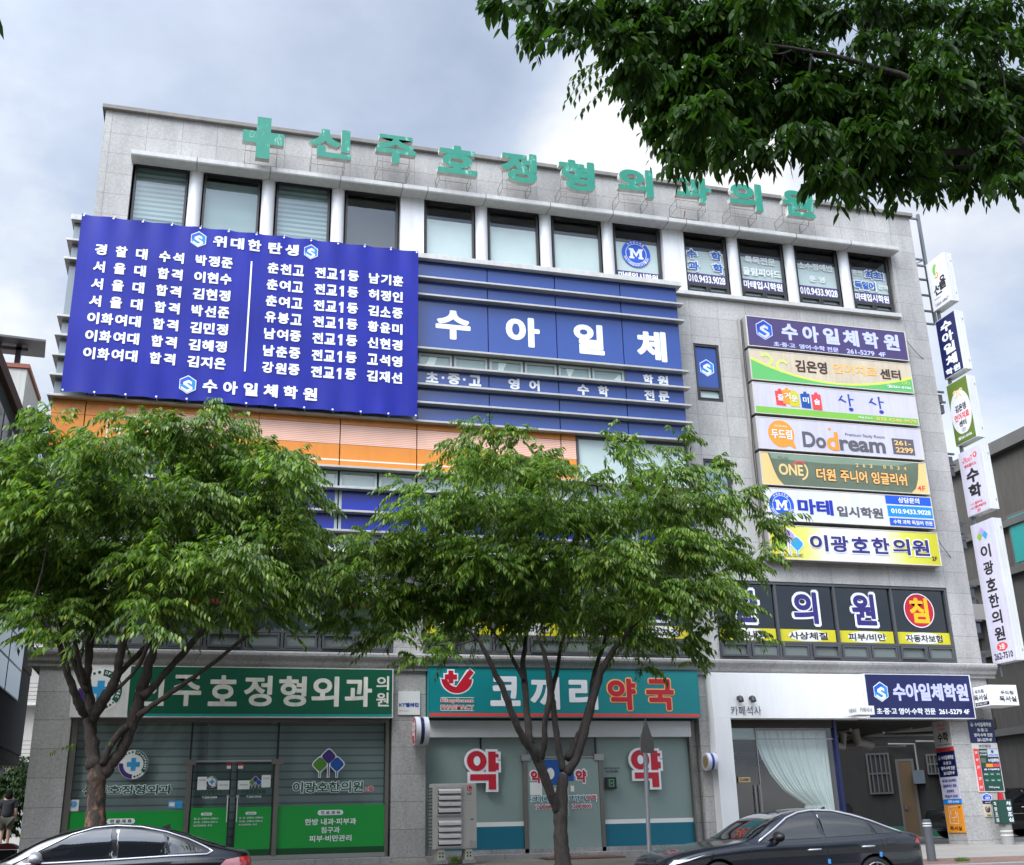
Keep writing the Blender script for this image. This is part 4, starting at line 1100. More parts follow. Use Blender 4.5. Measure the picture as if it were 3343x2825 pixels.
def d1(t, y):
    hexlogo(t, 13.64, 13.70, .29, y, 'logo_deep', 'logo_navy', 'letter_lilac')
    for ch, a in zip('수아일체학원', (14.14, 14.76, 15.37, 15.96, 16.57, 17.20)): t.text(ch, a, a + .48, 13.47, 13.95, y, 'letter_lilac', .058)
    t.text('초·중·고  영어·수학 전문', 13.87, 15.78, 13.25, 13.39, y, 'letter_lilac', .035); t.text('261-5279  4F', 16.02, 17.20, 13.25, 13.39, y, 'letter_lilac', .03)
signboard('signboard', 'purple signboard with lilac lettering and hexagon emblem, topmost of the stacked boards', SX0, SX1, 13.20, 14.07, YS, .26, 'purple_face', d1, group=G7)
def swoosh(t, y, z0, x0, x1, dz):
    n = 24; lo = []; up = []
    for i in range(n + 1):
        u = i / n; x = x0 + (x1 - x0) * u
        z = z0 + dz * ((u - .52) / .52) ** 2 * (1.15 if u < .52 else .95) + .05
        up.append((x, z))
    t.poly([(x0, z0)] + [(x1, z0)] + up[::-1], y, 'green_soft')
    t.add([(p[0], y - .001, p[1]) for p in up] + [(p[0], y - .001, p[1] + .045 + .05 * abs(i / n - .5)) for i, p in enumerate(up)], [(i, i + 1, n + 2 + i, n + 1 + i) for i in range(n)], 'lime_line')
def d2(t, y):
    swoosh(t, y, 12.265, SX0 + .03, SX1 - .03, .44)
    t.disc(13.60, 12.84, .19, .19, y - .003, 'lime_logo', 24, -60, 190, .60); t.disc(14.06, 12.70, .19, .19, y - .003, 'lime_logo', 24, 190, 420, .60)
    t.text('김은영', 14.43, 15.36, 12.58, 12.93, y, 'letter_brown', .035); t.text('언어치료', 15.53, 16.86, 12.64, 12.93, y, 'letter_peach', .03); t.text('센터', 16.94, 17.57, 12.60, 12.90, y, 'letter_brown', .035)
    t.text('☎261-0106', 17.10, 17.83, 12.35, 12.45, y - .006, 'letter_pale', .02); t.disc(17.69, 12.535, .12, .058, y - .006, 'lime_logo', 24, r0=.86); t.text('2F', 17.63, 17.75, 12.505, 12.565, y - .006, 'lime_logo', .02)
signboard('signboard', 'beige signboard with green swoosh along its foot and brown lettering', SX0, SX1, 12.255, 13.12, YS, .26, 'beige_face', d2, group=G7)
def d3(t, y):
    t.quad(SX0 + .03, SX1 - .03, 11.34, 11.53, y, 'grass_green')
    for k, (x, z, h, c, ch) in enumerate(((13.76, 11.60, .44, 'sign_red', '즐'), (13.96, 11.66, .42, 'sign_orange', '거'), (14.16, 11.60, .42, 'yellow_face', '운'), (14.48, 11.585, .43, 'logo_blue_deep', '미'), (14.80, 11.56, .46, 'sign_red', '술'))):
        w_ = .27
        t.poly([(x, z), (x + w_, z - .01), (x + w_ - .01, z + h - .03), (x + w_ * .65, z + h - .03), (x + w_ * .65, z + h + .02), (x + w_ * .35, z + h + .02), (x + w_ * .3, z + h - .04), (x - .01, z + h - .05)], y - .001 * k, c)
        t.text(ch, x + .05, x + w_ - .05, z + .13, z + .30, y - .007, 'letter_white', .02)
    for a in (15.56, 16.46): # brushed syllables
        t.poly([(a, 11.86), (a + .13, 12.03), (a + .16, 12.0), (a + .10, 11.93), (a + .25, 11.85), (a + .22, 11.82), (a + .08, 11.88)][::-1], y, 'logo_navy')
        t.poly([(a + .30, 12.07), (a + .36, 12.07), (a + .35, 11.95), (a + .47, 11.94), (a + .47, 11.91), (a + .36, 11.91), (a + .37, 11.74), (a + .32, 11.72)][::-1], y, 'logo_navy')
        t.disc(a + .36, 11.645, .07, .055, y, 'logo_navy', 14)
    t.text('미술교습소', 16.11, 16.53, 11.415, 11.475, y - .003, 'letter_pale', .01); t.text('070 4240 9979', 16.64, 17.84, 11.395, 11.49, y - .003, 'amber_face', .01)
signboard('signboard', 'white signboard with five coloured jigsaw blocks and a green strip along the foot', SX0, SX1, 11.335, 12.195, YS, .26, 'lilac_face', d3, group=G7)
def d4(t, y):
    t.disc(13.80, 10.82, .365, .36, y, 'sign_orange', 40); t.poly([(13.95, 10.52), (14.18, 10.44), (14.12, 10.66)], y - .001, 'sign_orange')
    t.text('두드림', 13.52, 14.10, 10.68, 10.94, y - .003, 'letter_white', .02); t.text('꿈을 이루는 독서실', 13.62, 13.98, 11.0, 11.05, y - .003, 'letter_white', .0)
    t.text('Do', 14.39, 15.05, 10.505, 10.93, y, 'letter_grey', .03); t.text('d', 15.07, 15.42, 10.47, 10.98, y, 'sign_orange', .03); t.text('ream', 15.44, 16.78, 10.48, 10.79, y, 'letter_grey', .035)
    t.poly([(15.20 + .06 * math.sin(R(36 * i)) * (1 if i % 2 else .45), 11.05 + .06 * math.cos(R(36 * i)) * (1 if i % 2 else .45)) for i in range(10)][::-1], y, 'sign_orange')
    t.text('Premium Study Room', 15.64, 16.80, 10.87, 10.98, y, 'letter_grey', .0)
    t.quad(17.0, 17.65, 10.49, 10.93, y, 'letter_grey'); t.text('261-', 17.06, 17.56, 10.74, 10.88, y - .003, 'letter_gold', .03); t.text('2299', 17.08, 17.60, 10.54, 10.69, y - .003, 'letter_gold', .03)
signboard('signboard', 'white signboard with orange speech bubble and dark round latin lettering', SX0, SX1, 10.385, 11.255, YS, .26, 'lilac_face', d4, group=G7)
def d5(t, y):
    t.poly([(13.36, 10.29), (17.70, 10.29), (17.62, 9.85), (17.52, 9.60), (17.36, 9.46), (13.72, 9.46), (13.58, 9.62), (13.50, 9.80)][::-1], y, 'sage_face')
    t.poly([(13.40, 10.285), (17.60, 10.285), (17.0, 10.16), (15.0, 10.10), (13.46, 10.14)][::-1], y - .001, 'sage_light')
    t.text('ONE', 13.62, 14.30, 9.72, 10.02, y - .003, 'amber_face', .03); t.disc(14.22, 9.86, .22, .25, y - .003, 'amber_face', 18, 40, 170, .80); t.disc(14.22, 9.86, .24, .27, y - .0045, 'sign_red', 18, -60, 40, .84)
    t.text('THE', 13.62, 13.92, 10.08, 10.2, y - .003, 'sage_face', .02)
    for tx, a, b_, z in (('더원', 14.66, 15.21, 9.80), ('주니어', 15.34, 16.11, 9.80), ('잉글리쉬', 16.24, 17.27, 9.80)): t.text(tx, a - .015, b_ + .015, z - .185, z + .185, y - .002, 'letter_brown', .07); t.text(tx, a, b_, z - .165, z + .165, y - .006, 'letter_peach', .03)
    t.spaced('263-0534', 15.83, 17.31, 10.11, .10, .075, y - .004, 'letter_gold', .02); t.text('4F', 17.56, 17.79, 9.53, 9.67, y - .003, 'sign_red', .0)
signboard('signboard', 'weathered dull green signboard with amber ends and peach lettering', SX0, SX1, 9.44, 10.31, YS, .26, 'amber_face', d5, group=G7)
def d6(t, y):
    m_badge(t, 13.59, 8.93, .34, y)
    t.text('마테', 14.03, 15.02, 8.73, 9.13, y, 'royal_panel', .055); t.text('입시학원', 15.12, 16.43, 8.72, 9.0, y, 'letter_grey', .045)
    t.quad(16.56, SX1 - .03, 9.13, 9.36, y, 'logo_deep'); t.quad(16.58, SX1 - .03, 8.80, 9.09, y, 'logo_blue'); t.quad(16.60, SX1 - .03, 8.56, 8.76, y, 'logo_deep')
    t.text('상담문의', 16.93, 17.55, 9.17, 9.32, y - .003, 'letter_white', .025); t.text('010.9433.9028', 16.68, 17.84, 8.88, 9.01, y - .003, 'letter_white', .03); t.text('수학 과학 독일어 전문', 16.70, 17.85, 8.605, 8.72, y - .003, 'letter_white', .025)
signboard('signboard', 'white signboard with round blue letter badge and three blue bars at its right end', SX0 + .02, SX1, 8.53, 9.375, YS, .26, 'white_face', d6, group=G7)
def d7(t, y):
    trilogo(t, 13.68, 8.0, .36, y - .002)
    for ch, a in zip('이광호한의원', (14.25, 14.82, 15.40, 15.98, 16.57, 17.13)):
        t.text(ch, a - .03, a + .53, 7.77, 8.25, y - .003, 'letter_white', .06); t.text(ch, a, a + .50, 7.80, 8.22, y - .0075, 'letter_navy', .03)
    t.text('MEDICAL CLINIC', 13.35, 14.03, 7.63, 7.71, y - .002, 'letter_brown', .0); t.text('2F', 17.67, 17.82, 7.69, 7.80, y - .002, 'letter_brown', .02)
signboard('signboard', 'yellow signboard with three coloured diamond leaves, lowest of the stacked boards', SX0 + .02, SX1 + .02, 7.56, 8.43, YS, .26, 'yellow_fade', d7, group=G7)

# ------------------------------------------------------------------ blade signs and their ladder frame
o = thing('sign_ladder', 'grey steel ladder frame rising up the right corner of the building', 'steel frame', (19.1, 24.2, 5.2))
mb = MB(); XL = 19.42
for a, b_ in ((18.95, 24.28), (19.40, 24.28)): mb.box(a - .04, a + .04, b_ - .04, b_ + .04, 4.95 if a < 19 else 14.7, 18.25, 'ladder_steel')
mb.build('upright', o)
mb = MB()
for z in (18.1, 16.75, 16.55, 16.1, 15.6, 15.1, 14.7): k = MB(); k.box(18.99, 19.36, 24.26, 24.31, z - .025, z + .025, 'ladder_steel'); k.build('rung', o)
for z in (12.6, 12.3, 10.8, 10.5, 8.9, 8.5, 7.2, 6.3, 5.5): k = MB(); k.box(18.99, 19.24, 24.20, 24.25, z - .025, z + .025, 'ladder_steel'); k.box(19.0, 19.2, 24.26, 24.4, z - .3, z - .06, 'ladder_steel'); k.build('rung', o)
mb.bar((18.97, 24.28, 16.55), (19.38, 24.28, 16.75), .04, 'ladder_steel'); mb.build('brace', o)
# faces look left (-x); near edge towards the street
def blade(label, z0, z1, y0, y1, face, draw, x0=19.20, x1=19.47):
    o = thing('blade_sign', label, 'projecting sign', ((x0 + x1) / 2, y1, z0), 'projecting signs up the right corner')
    c = MB(); c.box(x0 + .004, x1, y0, y1, z0, z1, 'blade_side')
    for q in (x0 + .09, x0 + .18): c.box(q - .004, q + .004, y0 - .004, y0 - .0005, z0, z1, 'sign_edge')
    for z in (z0 + .25, z1 - .25): c.box(x1 - .06, x1 - .035, y0 - .006, y0 - .001, z - .03, z + .03, 'screw_grey')
    c.box(x0 + .08, x0 + .13, y1 - .12, y1 - .02, z0 - .3, z0 - .001, 'ladder_steel'); c.build('cabinet', o)
    # draw in a local frame: u runs from the wall edge (left in view) to the street edge
    f = MB(); W_ = y1 - y0
    f.quad(.015, W_ - .015, z0 + .015, z1 - .015, 0, face); draw(f, W_, -.003)
    f.xform(Matrix(((0, 1, 0, x0), (-1, 0, 0, y1), (0, 0, 1, 0), (0, 0, 0, 1))))
    f.build('face_panel', o)
def b1(t, W_, y):
    t.disc(W_ * .45, 16.10, .11, .17, y, 'grass_green', 20, 180, 400); t.disc(W_ * .47, 15.93, .085, .10, y - .001, 'sign_orange', 20, 20, 250, .55)
    t.text('선', .16, .50, 15.34, 15.66, y, 'letter_black', .03); t.text('율', .46, .72, 15.42, 15.82, y, 'letter_black', .03)
    t.text('Sunyoul', .14, .40, 15.22, 15.28, y, 'letter_grey', 0); t.text('1666-6867', .14, .72, 15.03, 15.13, y, 'letter_grey', 0)
blade('white projecting sign with green curl and brushed black letters, uppermost on the corner', 14.95, 16.44, 23.26, 24.04, 'white_face', b1)
def b2(t, W_, y):
    for ch, z in zip('수아일체', (14.34, 14.01, 13.68, 13.33)): t.text(ch, .18, .66, z - .15, z + .15, y, 'letter_white', .06)
    t.text('학', .10, .40, 12.95, 13.13, y, 'letter_white', .055); t.text('원', .43, .72, 12.95, 13.13, y, 'letter_white', .055)
blade('navy projecting sign with bold white letters on the right corner', 12.90, 14.63, 23.21, 24.05, 'navy_face', b2)
def b3(t, W_, y):
    t.disc(W_ / 2, 11.80, .42, .62, y, 'white_face', 44); t.quad(.016, W_ - .016, 11.0, 11.20, y - .001, 'olive_face')
    t.disc(.31, 12.33, .105, .115, y - .002, 'letter_gold', 20, -60, 200, .6); t.disc(.55, 12.33, .105, .115, y - .002, 'letter_gold', 20, 180, 420, .6)
    t.text('김은영', .22, .66, 11.82, 12.02, y - .003, 'letter_black', .035); t.text('언어치료', .14, .74, 11.58, 11.78, y - .003, 'sign_red', .035); t.text('센터', .28, .58, 11.40, 11.56, y - .003, 'letter_black', .035)
    t.disc(.43, 11.30, .085, .055, y - .003, 'letter_grey', 20, r0=.85); t.text('2F', .39, .47, 11.27, 11.33, y - .003, 'letter_grey', 0); t.text('☎261-0106', .14, .72, 11.05, 11.15, y - .004, 'letter_white', .02)
blade('white oval on an olive green projecting sign with red and black letters', 10.95, 12.70, 23.18, 24.04, 'olive_face', b3)
def b4(t, W_, y):
    t.text('√RooT', .14, .56, 10.40, 10.56, y, 'sign_red', 0); t.disc(.66, 10.52, .075, .075, y, 'sign_red', 20); t.text('+', .62, .70, 10.48, 10.56, y - .003, 'letter_white', .03); t.text('루트플러스', .18, .66, 10.26, 10.35, y, 'sign_red', .01)
    t.text('수', .20, .70, 9.82, 10.20, y, 'letter_black', .05); t.text('학', .20, .70, 9.40, 9.78, y, 'letter_black', .05)
    t.text('✓1:1 밀착지도', .16, .66, 9.235, 9.31, y, 'sign_red', .005); t.text('✓소그룹능력별지도', .14, .78, 9.13, 9.205, y, 'sign_red', .005); t.text('3F', .40, .54, 9.02, 9.10, y, 'sign_red', .01)
blade('pale projecting sign with two large black letters and red small print', 8.98, 10.73, 23.13, 24.03, 'lilac_face', b4)
def b5(t, W_, y):
    for k, (ox, oz, c) in enumerate(((-.11, -.02, 'logo_green'), (0, .10, 'logo_violet'), (.11, -.02, 'logo_sky'))):
        cx, cz = .40 + ox, 8.40 + oz; t.poly([(cx, cz - .12), (cx + .1, cz), (cx, cz + .11), (cx - .1, cz)], y - .001 * k, c)
    for ch, z in zip('이광호한의원', (7.96, 7.53, 7.10, 6.69, 6.27, 5.86)): t.text(ch, .24, .62, z - .17, z + .17, y, 'letter_black', .025)
    t.disc(.44, 5.54, .20, .105, y, 'sign_red', 28); t.text('2층', .33, .55, 5.47, 5.61, y - .003, 'letter_white', .02); t.text('262-7510', .10, .78, 5.24, 5.40, y, 'letter_black', .02)
blade('tall white projecting sign with six vertical black letters and a red oval', 5.15, 8.74, 23.14, 24.01, 'lilac_face', b5)
for (a, b_, lab) in (((17.95, 23.8, 13.9), (18.9, 24.1, 13.35), 'thin black cable from the purple signboard to the corner'), ((17.95, 23.8, 8.35), (18.95, 24.2, 7.6), 'thin black cable from the yellow signboard to the corner')):
    mb = MB(); pts = [Vector(a).lerp(Vector(b_), k / 8) + Vector((0, 0, -.10 * math.sin(math.pi * k / 8))) for k in range(9)]; mb.tube(pts, .008, 'wire_black', 5); tag(mb.build('cable'), lab, 'cable', 'cables at the sign corner')
mb = MB(); pts = [(13.08, 23.9, 14.0), (13.06, 23.88, 12.6), (13.09, 23.9, 11.4), (13.05, 23.88, 10.2), (13.08, 23.9, 8.6), (13.07, 23.9, 7.5)]; mb.tube(pts, .012, 'wire_black', 5); mb.box(13.02, 13.10, 23.9, 23.995, 7.5, 14.05, 'sign_cabinet'); tag(mb.build('cable_duct'), 'vertical cable duct down the left ends of the stacked signboards', 'cable duct')

# ------------------------------------------------------------------ ground floor signs
YG = 23.80
def g1(t, y):
    t.quad(-1.33, 3.96, 3.87, 4.80, y, 'clinic_green'); t.quad(-1.33, 3.96, 3.82, 3.869, y, 'clinic_teal_line')
    roundel(t, -1.87, 4.32, .42, y)
    for ch, a in zip('신주호정형외과', (-1.22, -.51, .20, .90, 1.60, 2.27, 2.96)): t.text(ch, a, a + .57, 4.02, 4.64, y, 'letter_cream', .03)
    t.text('의', 3.62, 3.89, 4.37, 4.66, y, 'letter_cream', .02); t.text('원', 3.62, 3.89, 4.03, 4.32, y, 'letter_cream', .02)
signboard('signboard', 'dark green shop sign with cream lettering over the left shop front', -2.40, 3.98, 3.80, 4.81, YG, .2, 'clinic_pale', g1, edge='clinic_pale', side='clinic_pale', lip=.02)
def g2(t, y):
    t.quad(4.76, 10.99, 3.83, 3.90, y, 'sign_red')
    # mortar bowl with a cross and a pestle
    cx, cz = 5.36, 4.56
    def bowl(g, mt, yy):
        pts = [(cx - .36 - g, cz + .06 + g)]
        pts += [(cx + (.34 + g) * math.cos(R(a)), cz + .06 - (.30 + g) * math.sin(R(a))) for a in range(180, -1, -12)]
        pts += [(cx + .24 - g, cz + .06 + g)]
        pts += [(cx + (.20 - g) * math.cos(R(a)), cz - (.15 - g) * math.sin(R(a)) + .04) for a in range(0, 181, 12)]
        t.poly(pts, yy, mt)
        t.poly([(cx - .02 - g, cz - .12 - g), (cx + .10 + g, cz - .14 - g), (cx + .38 + g, cz + .20), (cx + .30, cz + .27 + g), (cx + .24 - g, cz + .22 + g)], yy - .0005, mt)
        q = .055 + g; p = .135 + g; x, z = cx - .13, cz + .10
        t.poly([(x + a, z + b_) for a, b_ in ((-q, -p), (q, -p), (q, -q), (p, -q), (p, q), (q, q), (q, p), (-q, p), (-q, q), (-p, q), (-p, -q), (-q, -q))], yy - .001, mt)
    bowl(.028, 'letter_white', y); bowl(0, 'letter_red', y - .003)
    for z in (4.225, 3.955): t.quad(5.0, 5.74, z - .006, z + .006, y, 'letter_pale')
    t.text('Elephant', 5.0, 5.74, 4.10, 4.205, y, 'letter_pale', .085); t.text('Elephant', 5.01, 5.73, 4.107, 4.198, y - .004, 'sign_red', 0); t.text('PHARMACY', 5.0, 5.74, 3.97, 4.075, y, 'letter_pale', .085); t.text('PHARMACY', 5.01, 5.73, 3.977, 4.068, y - .004, 'sign_red', 0)
    for ch, a, z0 in (('코', 6.10, 4.05), ('끼', 7.0, 3.98), ('리', 7.89, 3.98)): t.text(ch, a, a + .68, z0, 4.69, y, 'letter_white', .05)
    for ch, a in (('약', 8.77), ('국', 9.69)):
        t.text(ch, a, a + .73, 3.95, 4.70, y, 'letter_peach', .075); t.text(ch, a + .03, a + .70, 3.98, 4.67, y - .005, 'letter_red', .045)
signboard('signboard', 'teal shop sign with white and red lettering and a red mortar emblem', 4.74, 11.01, 3.81, 4.84, YG, .2, 'sign_teal', g2, edge='sign_teal', side='sign_teal', lip=.02)
def g3(t, y):
    hexlogo(t, 15.61, 4.41, .235, y)
    t.text('수아일체학원', 15.93, 18.01, 4.20, 4.62, y, 'letter_lilac', .055)
    t.text('초·중·고 영어·수학 전문  261-5279 4F', 15.43, 17.97, 3.885, 4.035, y, 'letter_white', .03)
signboard('signboard', 'navy signboard with hexagon emblem over the passage entrance', 15.20, 18.13, 3.79, 4.83, 23.6, .34, 'navy_face', g3, edge='white_face', side='white_face', lip=.025)
mb = MB(); mb.text('카페석사', 11.72, 12.48, 3.87, 4.07, YG - .112, 'letter_grey', 0, -.008, .01); tag(mb.build('cafe_lettering'), 'thin black brush lettering fixed on the white shop surround', 'sign letters')
for x, q in ((11.93, 'left'), (12.24, 'right')):
    o = thing('spotlight', f'small black spotlight over the thin brush lettering, {q} one of the pair', 'lamp', (x, 23.7, 4.2), 'spotlights over the cafe lettering')
    mb = MB(); mb.drum((x, 23.69, 4.25), 'y', .045, -.08, 'lamp_black'); mb.build('mount', o)
    mb = MB(); mb.tube([(x, 23.61, 4.25), (x, 23.58, 4.24), (x, 23.55, 4.16)], [.055, .06, .065], 'lamp_black', 12); mb.build('lamp_shade', o)
o = thing('plate', 'small pale grey plate with blue lettering on the pier between the two shops', 'plate', (4.36, 23.98, 3.88))
mb = MB(); mb.box(4.12, 4.59, 23.965, 23.995, 3.88, 4.37, 'paper_white'); mb.build('board', o)
mb = MB(); mb.text('KT텔레캅', 4.14, 4.57, 4.04, 4.13, 23.962, 'logo_navy', .045); mb.text('범죄예방시스템 1588-0112', 4.14, 4.36, 3.95, 3.97, 23.962, 'letter_grey', 0); mb.build('lettering', o)
def round_sign(name, label, x0, x1, yc_, zc_, r, rim, face, draw):
    o = thing(name, label, 'projecting sign', ((x0 + x1) / 2, 23.98, zc_))
    mb = MB(); mb.drum((x0, yc_, zc_), 'x', r, (x1 - x0) * .36, rim, n=40); mb.drum((x0 + (x1 - x0) * .36, yc_, zc_), 'x', r * .94, (x1 - x0) * .28, 'navy_face' if name == 'round_sign' else 'royal_panel', n=40); mb.drum((x0 + (x1 - x0) * .64, yc_, zc_), 'x', r, (x1 - x0) * .36, rim, n=40)
    mb.box(x0 + .08, x0 + .14, yc_ + r * .9, 23.99, zc_ - .05, zc_ + .05, 'lamp_black'); mb.build('cabinet', o)
    f = MB(); f.disc(0, zc_, r * .93, r * .93, 0, face, 40); draw(f, -.003); f.xform(Matrix(((0, 1, 0, x0 - .003), (-1, 0, 0, yc_), (0, 0, 1, 0), (0, 0, 0, 1)))); f.build('face_panel', o)
round_sign('round_sign', 'round red and white drum sign projecting from the pier beside the teal sign', 4.40, 4.68, 23.62, 3.52, .285, 'white_face', 'letter_red', lambda t, y: t.text('약', -.19, .19, 3.52 - .21, 3.52 + .21, y, 'letter_white', .05))
def badge(t, y):
    t.disc(0, 2.86, .125, .125, y, 'badge_tan', 30); t.disc(0, 2.86, .145, .145, y - .001, 'letter_brown', 30, r0=.94); t.quad(-.04, .04, 2.715, 2.73, y - .001, 'letter_brown')
round_sign('round_badge', 'round white drum sign with a tan emblem on the pier beside the white shop', 11.03, 11.26, 23.78, 2.86, .19, 'white_face', 'white_face', badge)
o = thing('cube_sign', 'small white box sign fixed where the white surround meets the navy board', 'projecting sign', (14.86, 23.55, 3.8))
mb = MB(); mb.box(14.62, 15.06, 23.12, 23.55, 3.83, 4.03, 'cafe_white'); mb.box(14.8, 14.86, 23.55, 23.69, 3.88, 3.94, 'cafe_white'); mb.build('cabinet', o, bevel=.006)
f = MB(); f.text('카페석사', .06, .38, 3.88, 3.99, -.003, 'letter_grey', 0); f.xform(Matrix(((0, 1, 0, 14.62), (-1, 0, 0, 23.55), (0, 0, 1, 0), (0, 0, 0, 1)))); f.text('카페석사', 14.68, 15.0, 3.88, 3.99, 23.117, 'letter_grey', 0); f.build('lettering', o)
o = thing('cube_sign', 'white box sign with grey and black lettering projecting right of the navy board', 'projecting sign', (18.6, 23.7, 4.05))
mb = MB(); mb.box(18.20, 18.98, 23.05, 23.72, 4.05, 4.53, 'cafe_white'); mb.box(18.5, 18.56, 23.72, 23.99, 4.2, 4.3, 'ladder_steel'); mb.build('cabinet', o, bevel=.008)
f = MB()
for tx, a, b_, z0, z1, mm in (('두드림', .14, .46, 4.37, 4.46, 'letter_grey'), ('독서실', .08, .56, 4.20, 4.34, 'letter_black')): f.text(tx, a, b_, z0, z1, -.003, mm, .01)
f.quad(.10, .60, 4.08, 4.16, -.002, 'letter_black'); f.text('033.261.2299', .14, .52, 4.10, 4.14, -.005, 'letter_white', 0)
f.xform(Matrix(((0, 1, 0, 18.20), (-1, 0, 0, 23.72), (0, 0, 1, 0), (0, 0, 0, 1))))
f.text('두드림', 18.5, 18.86, 4.31, 4.40, 23.046, 'letter_grey', .01); f.text('독서실', 18.44, 18.92, 4.14, 4.27, 23.046, 'letter_black', .01); f.build('lettering', o)

# boards on the corner pier: front face (y) and left face (x)
def plate(name, label, x0, x1, z0, z1, face, draw, y=23.975, cat='sign plate', frame_m=None, left=False):
    o = thing(name, label, cat, ((x0 + x1) / 2, 23.99, z0) if not left else (17.66, 24.35, z0))
    mb = MB(); mb.box(x0, x1, y, y + .02, z0, z1, face)
    t = MB(); draw(t, y - .003)
    if left:
        M_ = Matrix(((0, 1, 0, 17.675 - y - .02), (-1, 0, 0, 24.70), (0, 0, 1, 0), (0, 0, 0, 1)))
        mb.xform(M_); t.xform(M_)
    mb.build('board', o); t.build('lettering', o)
    return o
def n1(t, y, x=18.17, s=1.0, dz=0):
    hexlogo(t, x + .09 * s, 3.69 + dz, .055, y, 'logo_navy', 'navy_face'); t.text('수아일체학원', x + .17 * s, x + .64 * s, 3.64 + dz, 3.74 + dz, y, 'letter_white', .04)
    t.text('초·중·고', x + .22 * s, x + .52 * s, 3.52 + dz, 3.60 + dz, y, 'letter_white', .03); t.text('영어·수학 전문', x + .11 * s, x + .64 * s, 3.40 + dz, 3.485 + dz, y, 'letter_white', .03); t.text('261-5279 4F', x + .18 * s, x + .60 * s, 3.29 + dz, 3.365 + dz, y, 'letter_white', .03)
plate('pier_plate', 'navy plate with four lines of white lettering on the front of the corner pier', 18.17, 18.885, 3.26, 3.81, 'navy_face', n1)
def n2(t, y):
    t.text('성진빌딩', 18.36, 18.70, 3.145, 3.22, y, 'letter_grey', .02)
    t.quad(18.19, 18.33, 2.14, 3.12, y, 'sign_red'); t.quad(18.34, 18.88, 2.14, 3.12, y, 'board_green')
    yy = y - .002
    t.quad(18.58, 18.88, 2.93, 3.11, yy, 'white_face'); t.disc(18.72, 3.05, .04, .04, yy - .001, 'logo_deep', 16); t.text('마테입시학원', 18.60, 18.86, 2.95, 2.99, yy - .001, 'logo_deep', .02)
    t.text('이광호한의원', 18.36, 18.56, 3.03, 3.08, yy, 'letter_white', .02); t.text('언어치료센터', 18.36, 18.56, 2.96, 3.0, yy, 'letter_white', .02)
    t.quad(18.54, 18.88, 2.78, 2.91, yy, 'navy_face'); t.text('수아일체학원', 18.56, 18.86, 2.80, 2.89, yy - .002, 'letter_white', .04)
    t.quad(18.36, 18.50, 2.79, 2.90, yy, 'sage_face'); t.quad(18.48, 18.68, 2.69, 2.77, yy, 'sign_orange'); t.quad(18.69, 18.87, 2.69, 2.77, yy, 'sign_red')
    t.quad(18.36, 18.88, 2.60, 2.675, yy, 'navy_face'); t.text('4층 수아일체학원', 18.40, 18.84, 2.615, 2.66, yy - .002, 'letter_white', .04)
    for a in (18.37, 18.54, 18.71):
        for z in (2.48, 2.34): t.quad(a, a + .15, z, z + .09, yy, 'clinic_green'); t.text('학원', a + .03, a + .11, z + .03, z + .06, yy - .002, 'letter_pale', 0)
    t.text('정형외과', 18.38, 18.5, 2.51, 2.54, yy - .003, 'letter_white', .02)
    t.text('주차장 (parking)', 18.46, 18.76, 2.20, 2.25, yy, 'letter_pale', .01)
    for q, z in enumerate((3.0, 2.83, 2.66, 2.40, 2.2)): t.text(f'{5 - q}F', 18.22, 18.30, z, z + .06, yy, 'letter_pale', 0)
plate('directory_board', 'grey tenant directory board with a red floor column on the corner pier', 18.17, 18.90, 2.12, 3.25, 'clinic_pale', n2)
def n3(t, y):
    t.poly([(18.235, 1.93), (18.50, 1.93), (18.505, 2.04), (18.37, 2.10), (18.23, 2.04)], y + .0005, 'letter_white'); t.poly([(18.25, 1.945), (18.485, 1.945), (18.49, 2.03), (18.37, 2.085), (18.245, 2.03)], y - .001, 'logo_deep')
    t.text('207', 18.31, 18.45, 1.955, 2.01, y - .003, 'letter_white', .03); t.text('석사로', 18.32, 18.42, 2.03, 2.05, y - .003, 'letter_pale', 0); t.quad(18.27, 18.47, 1.86, 1.915, y - .001, 'navy_face'); t.text('Seoksaro 207', 18.29, 18.45, 1.875, 1.90, y - .003, 'letter_pale', 0)
plate('house_number', 'blue and white house number plate 207 low on the corner pier', 18.24, 18.50, 1.86, 1.93, 'navy_face', n3)
def n4(t, y): t.disc(18.34, 1.73, .07, .075, y, 'letter_black', 26, 30, 330, .62); t.disc(18.35, 1.72, .035, .045, y, 'letter_grey', 16); t.text('금연건물', 18.29, 18.40, 1.585, 1.61, y, 'letter_brown', .01)
plate('pier_plate', 'pale yellow plate with a black ring mark below the house number', 18.24, 18.44, 1.56, 1.845, 'beige_face', n4)
# left face of the pier: local u from the back edge (0) to the street edge (.70)
def l1(t, y): t.text('√RooT+', .2, .56, 3.66, 3.76, y, 'sign_red', 0); t.text('루트플러스', .22, .52, 3.58, 3.635, y, 'sign_red', .01); t.text('수학', .16, .58, 3.30, 3.54, y, 'letter_black', .035); t.text('소그룹 능력별 지도', .08, .66, 3.22, 3.26, y, 'letter_grey', .01)
plate('pier_plate', 'grey plate with large black lettering, highest on the left side of the pier', .02, .70, 3.18, 3.80, 'clinic_pale', l1, left=True)
def l1b(t, y): t.text('수강생모집', .12, .58, 3.10, 3.15, y, 'letter_brown', 0)
plate('pier_plate', 'narrow red plate on the left side of the corner pier', .02, .70, 3.085, 3.17, 'sign_red', l1b, left=True)
def l2(t, y): n1(t, y, .02, 1.0, -.75)
plate('pier_plate', 'navy plate with white lettering on the left side of the corner pier', .02, .70, 2.50, 3.075, 'navy_face', l2, left=True)
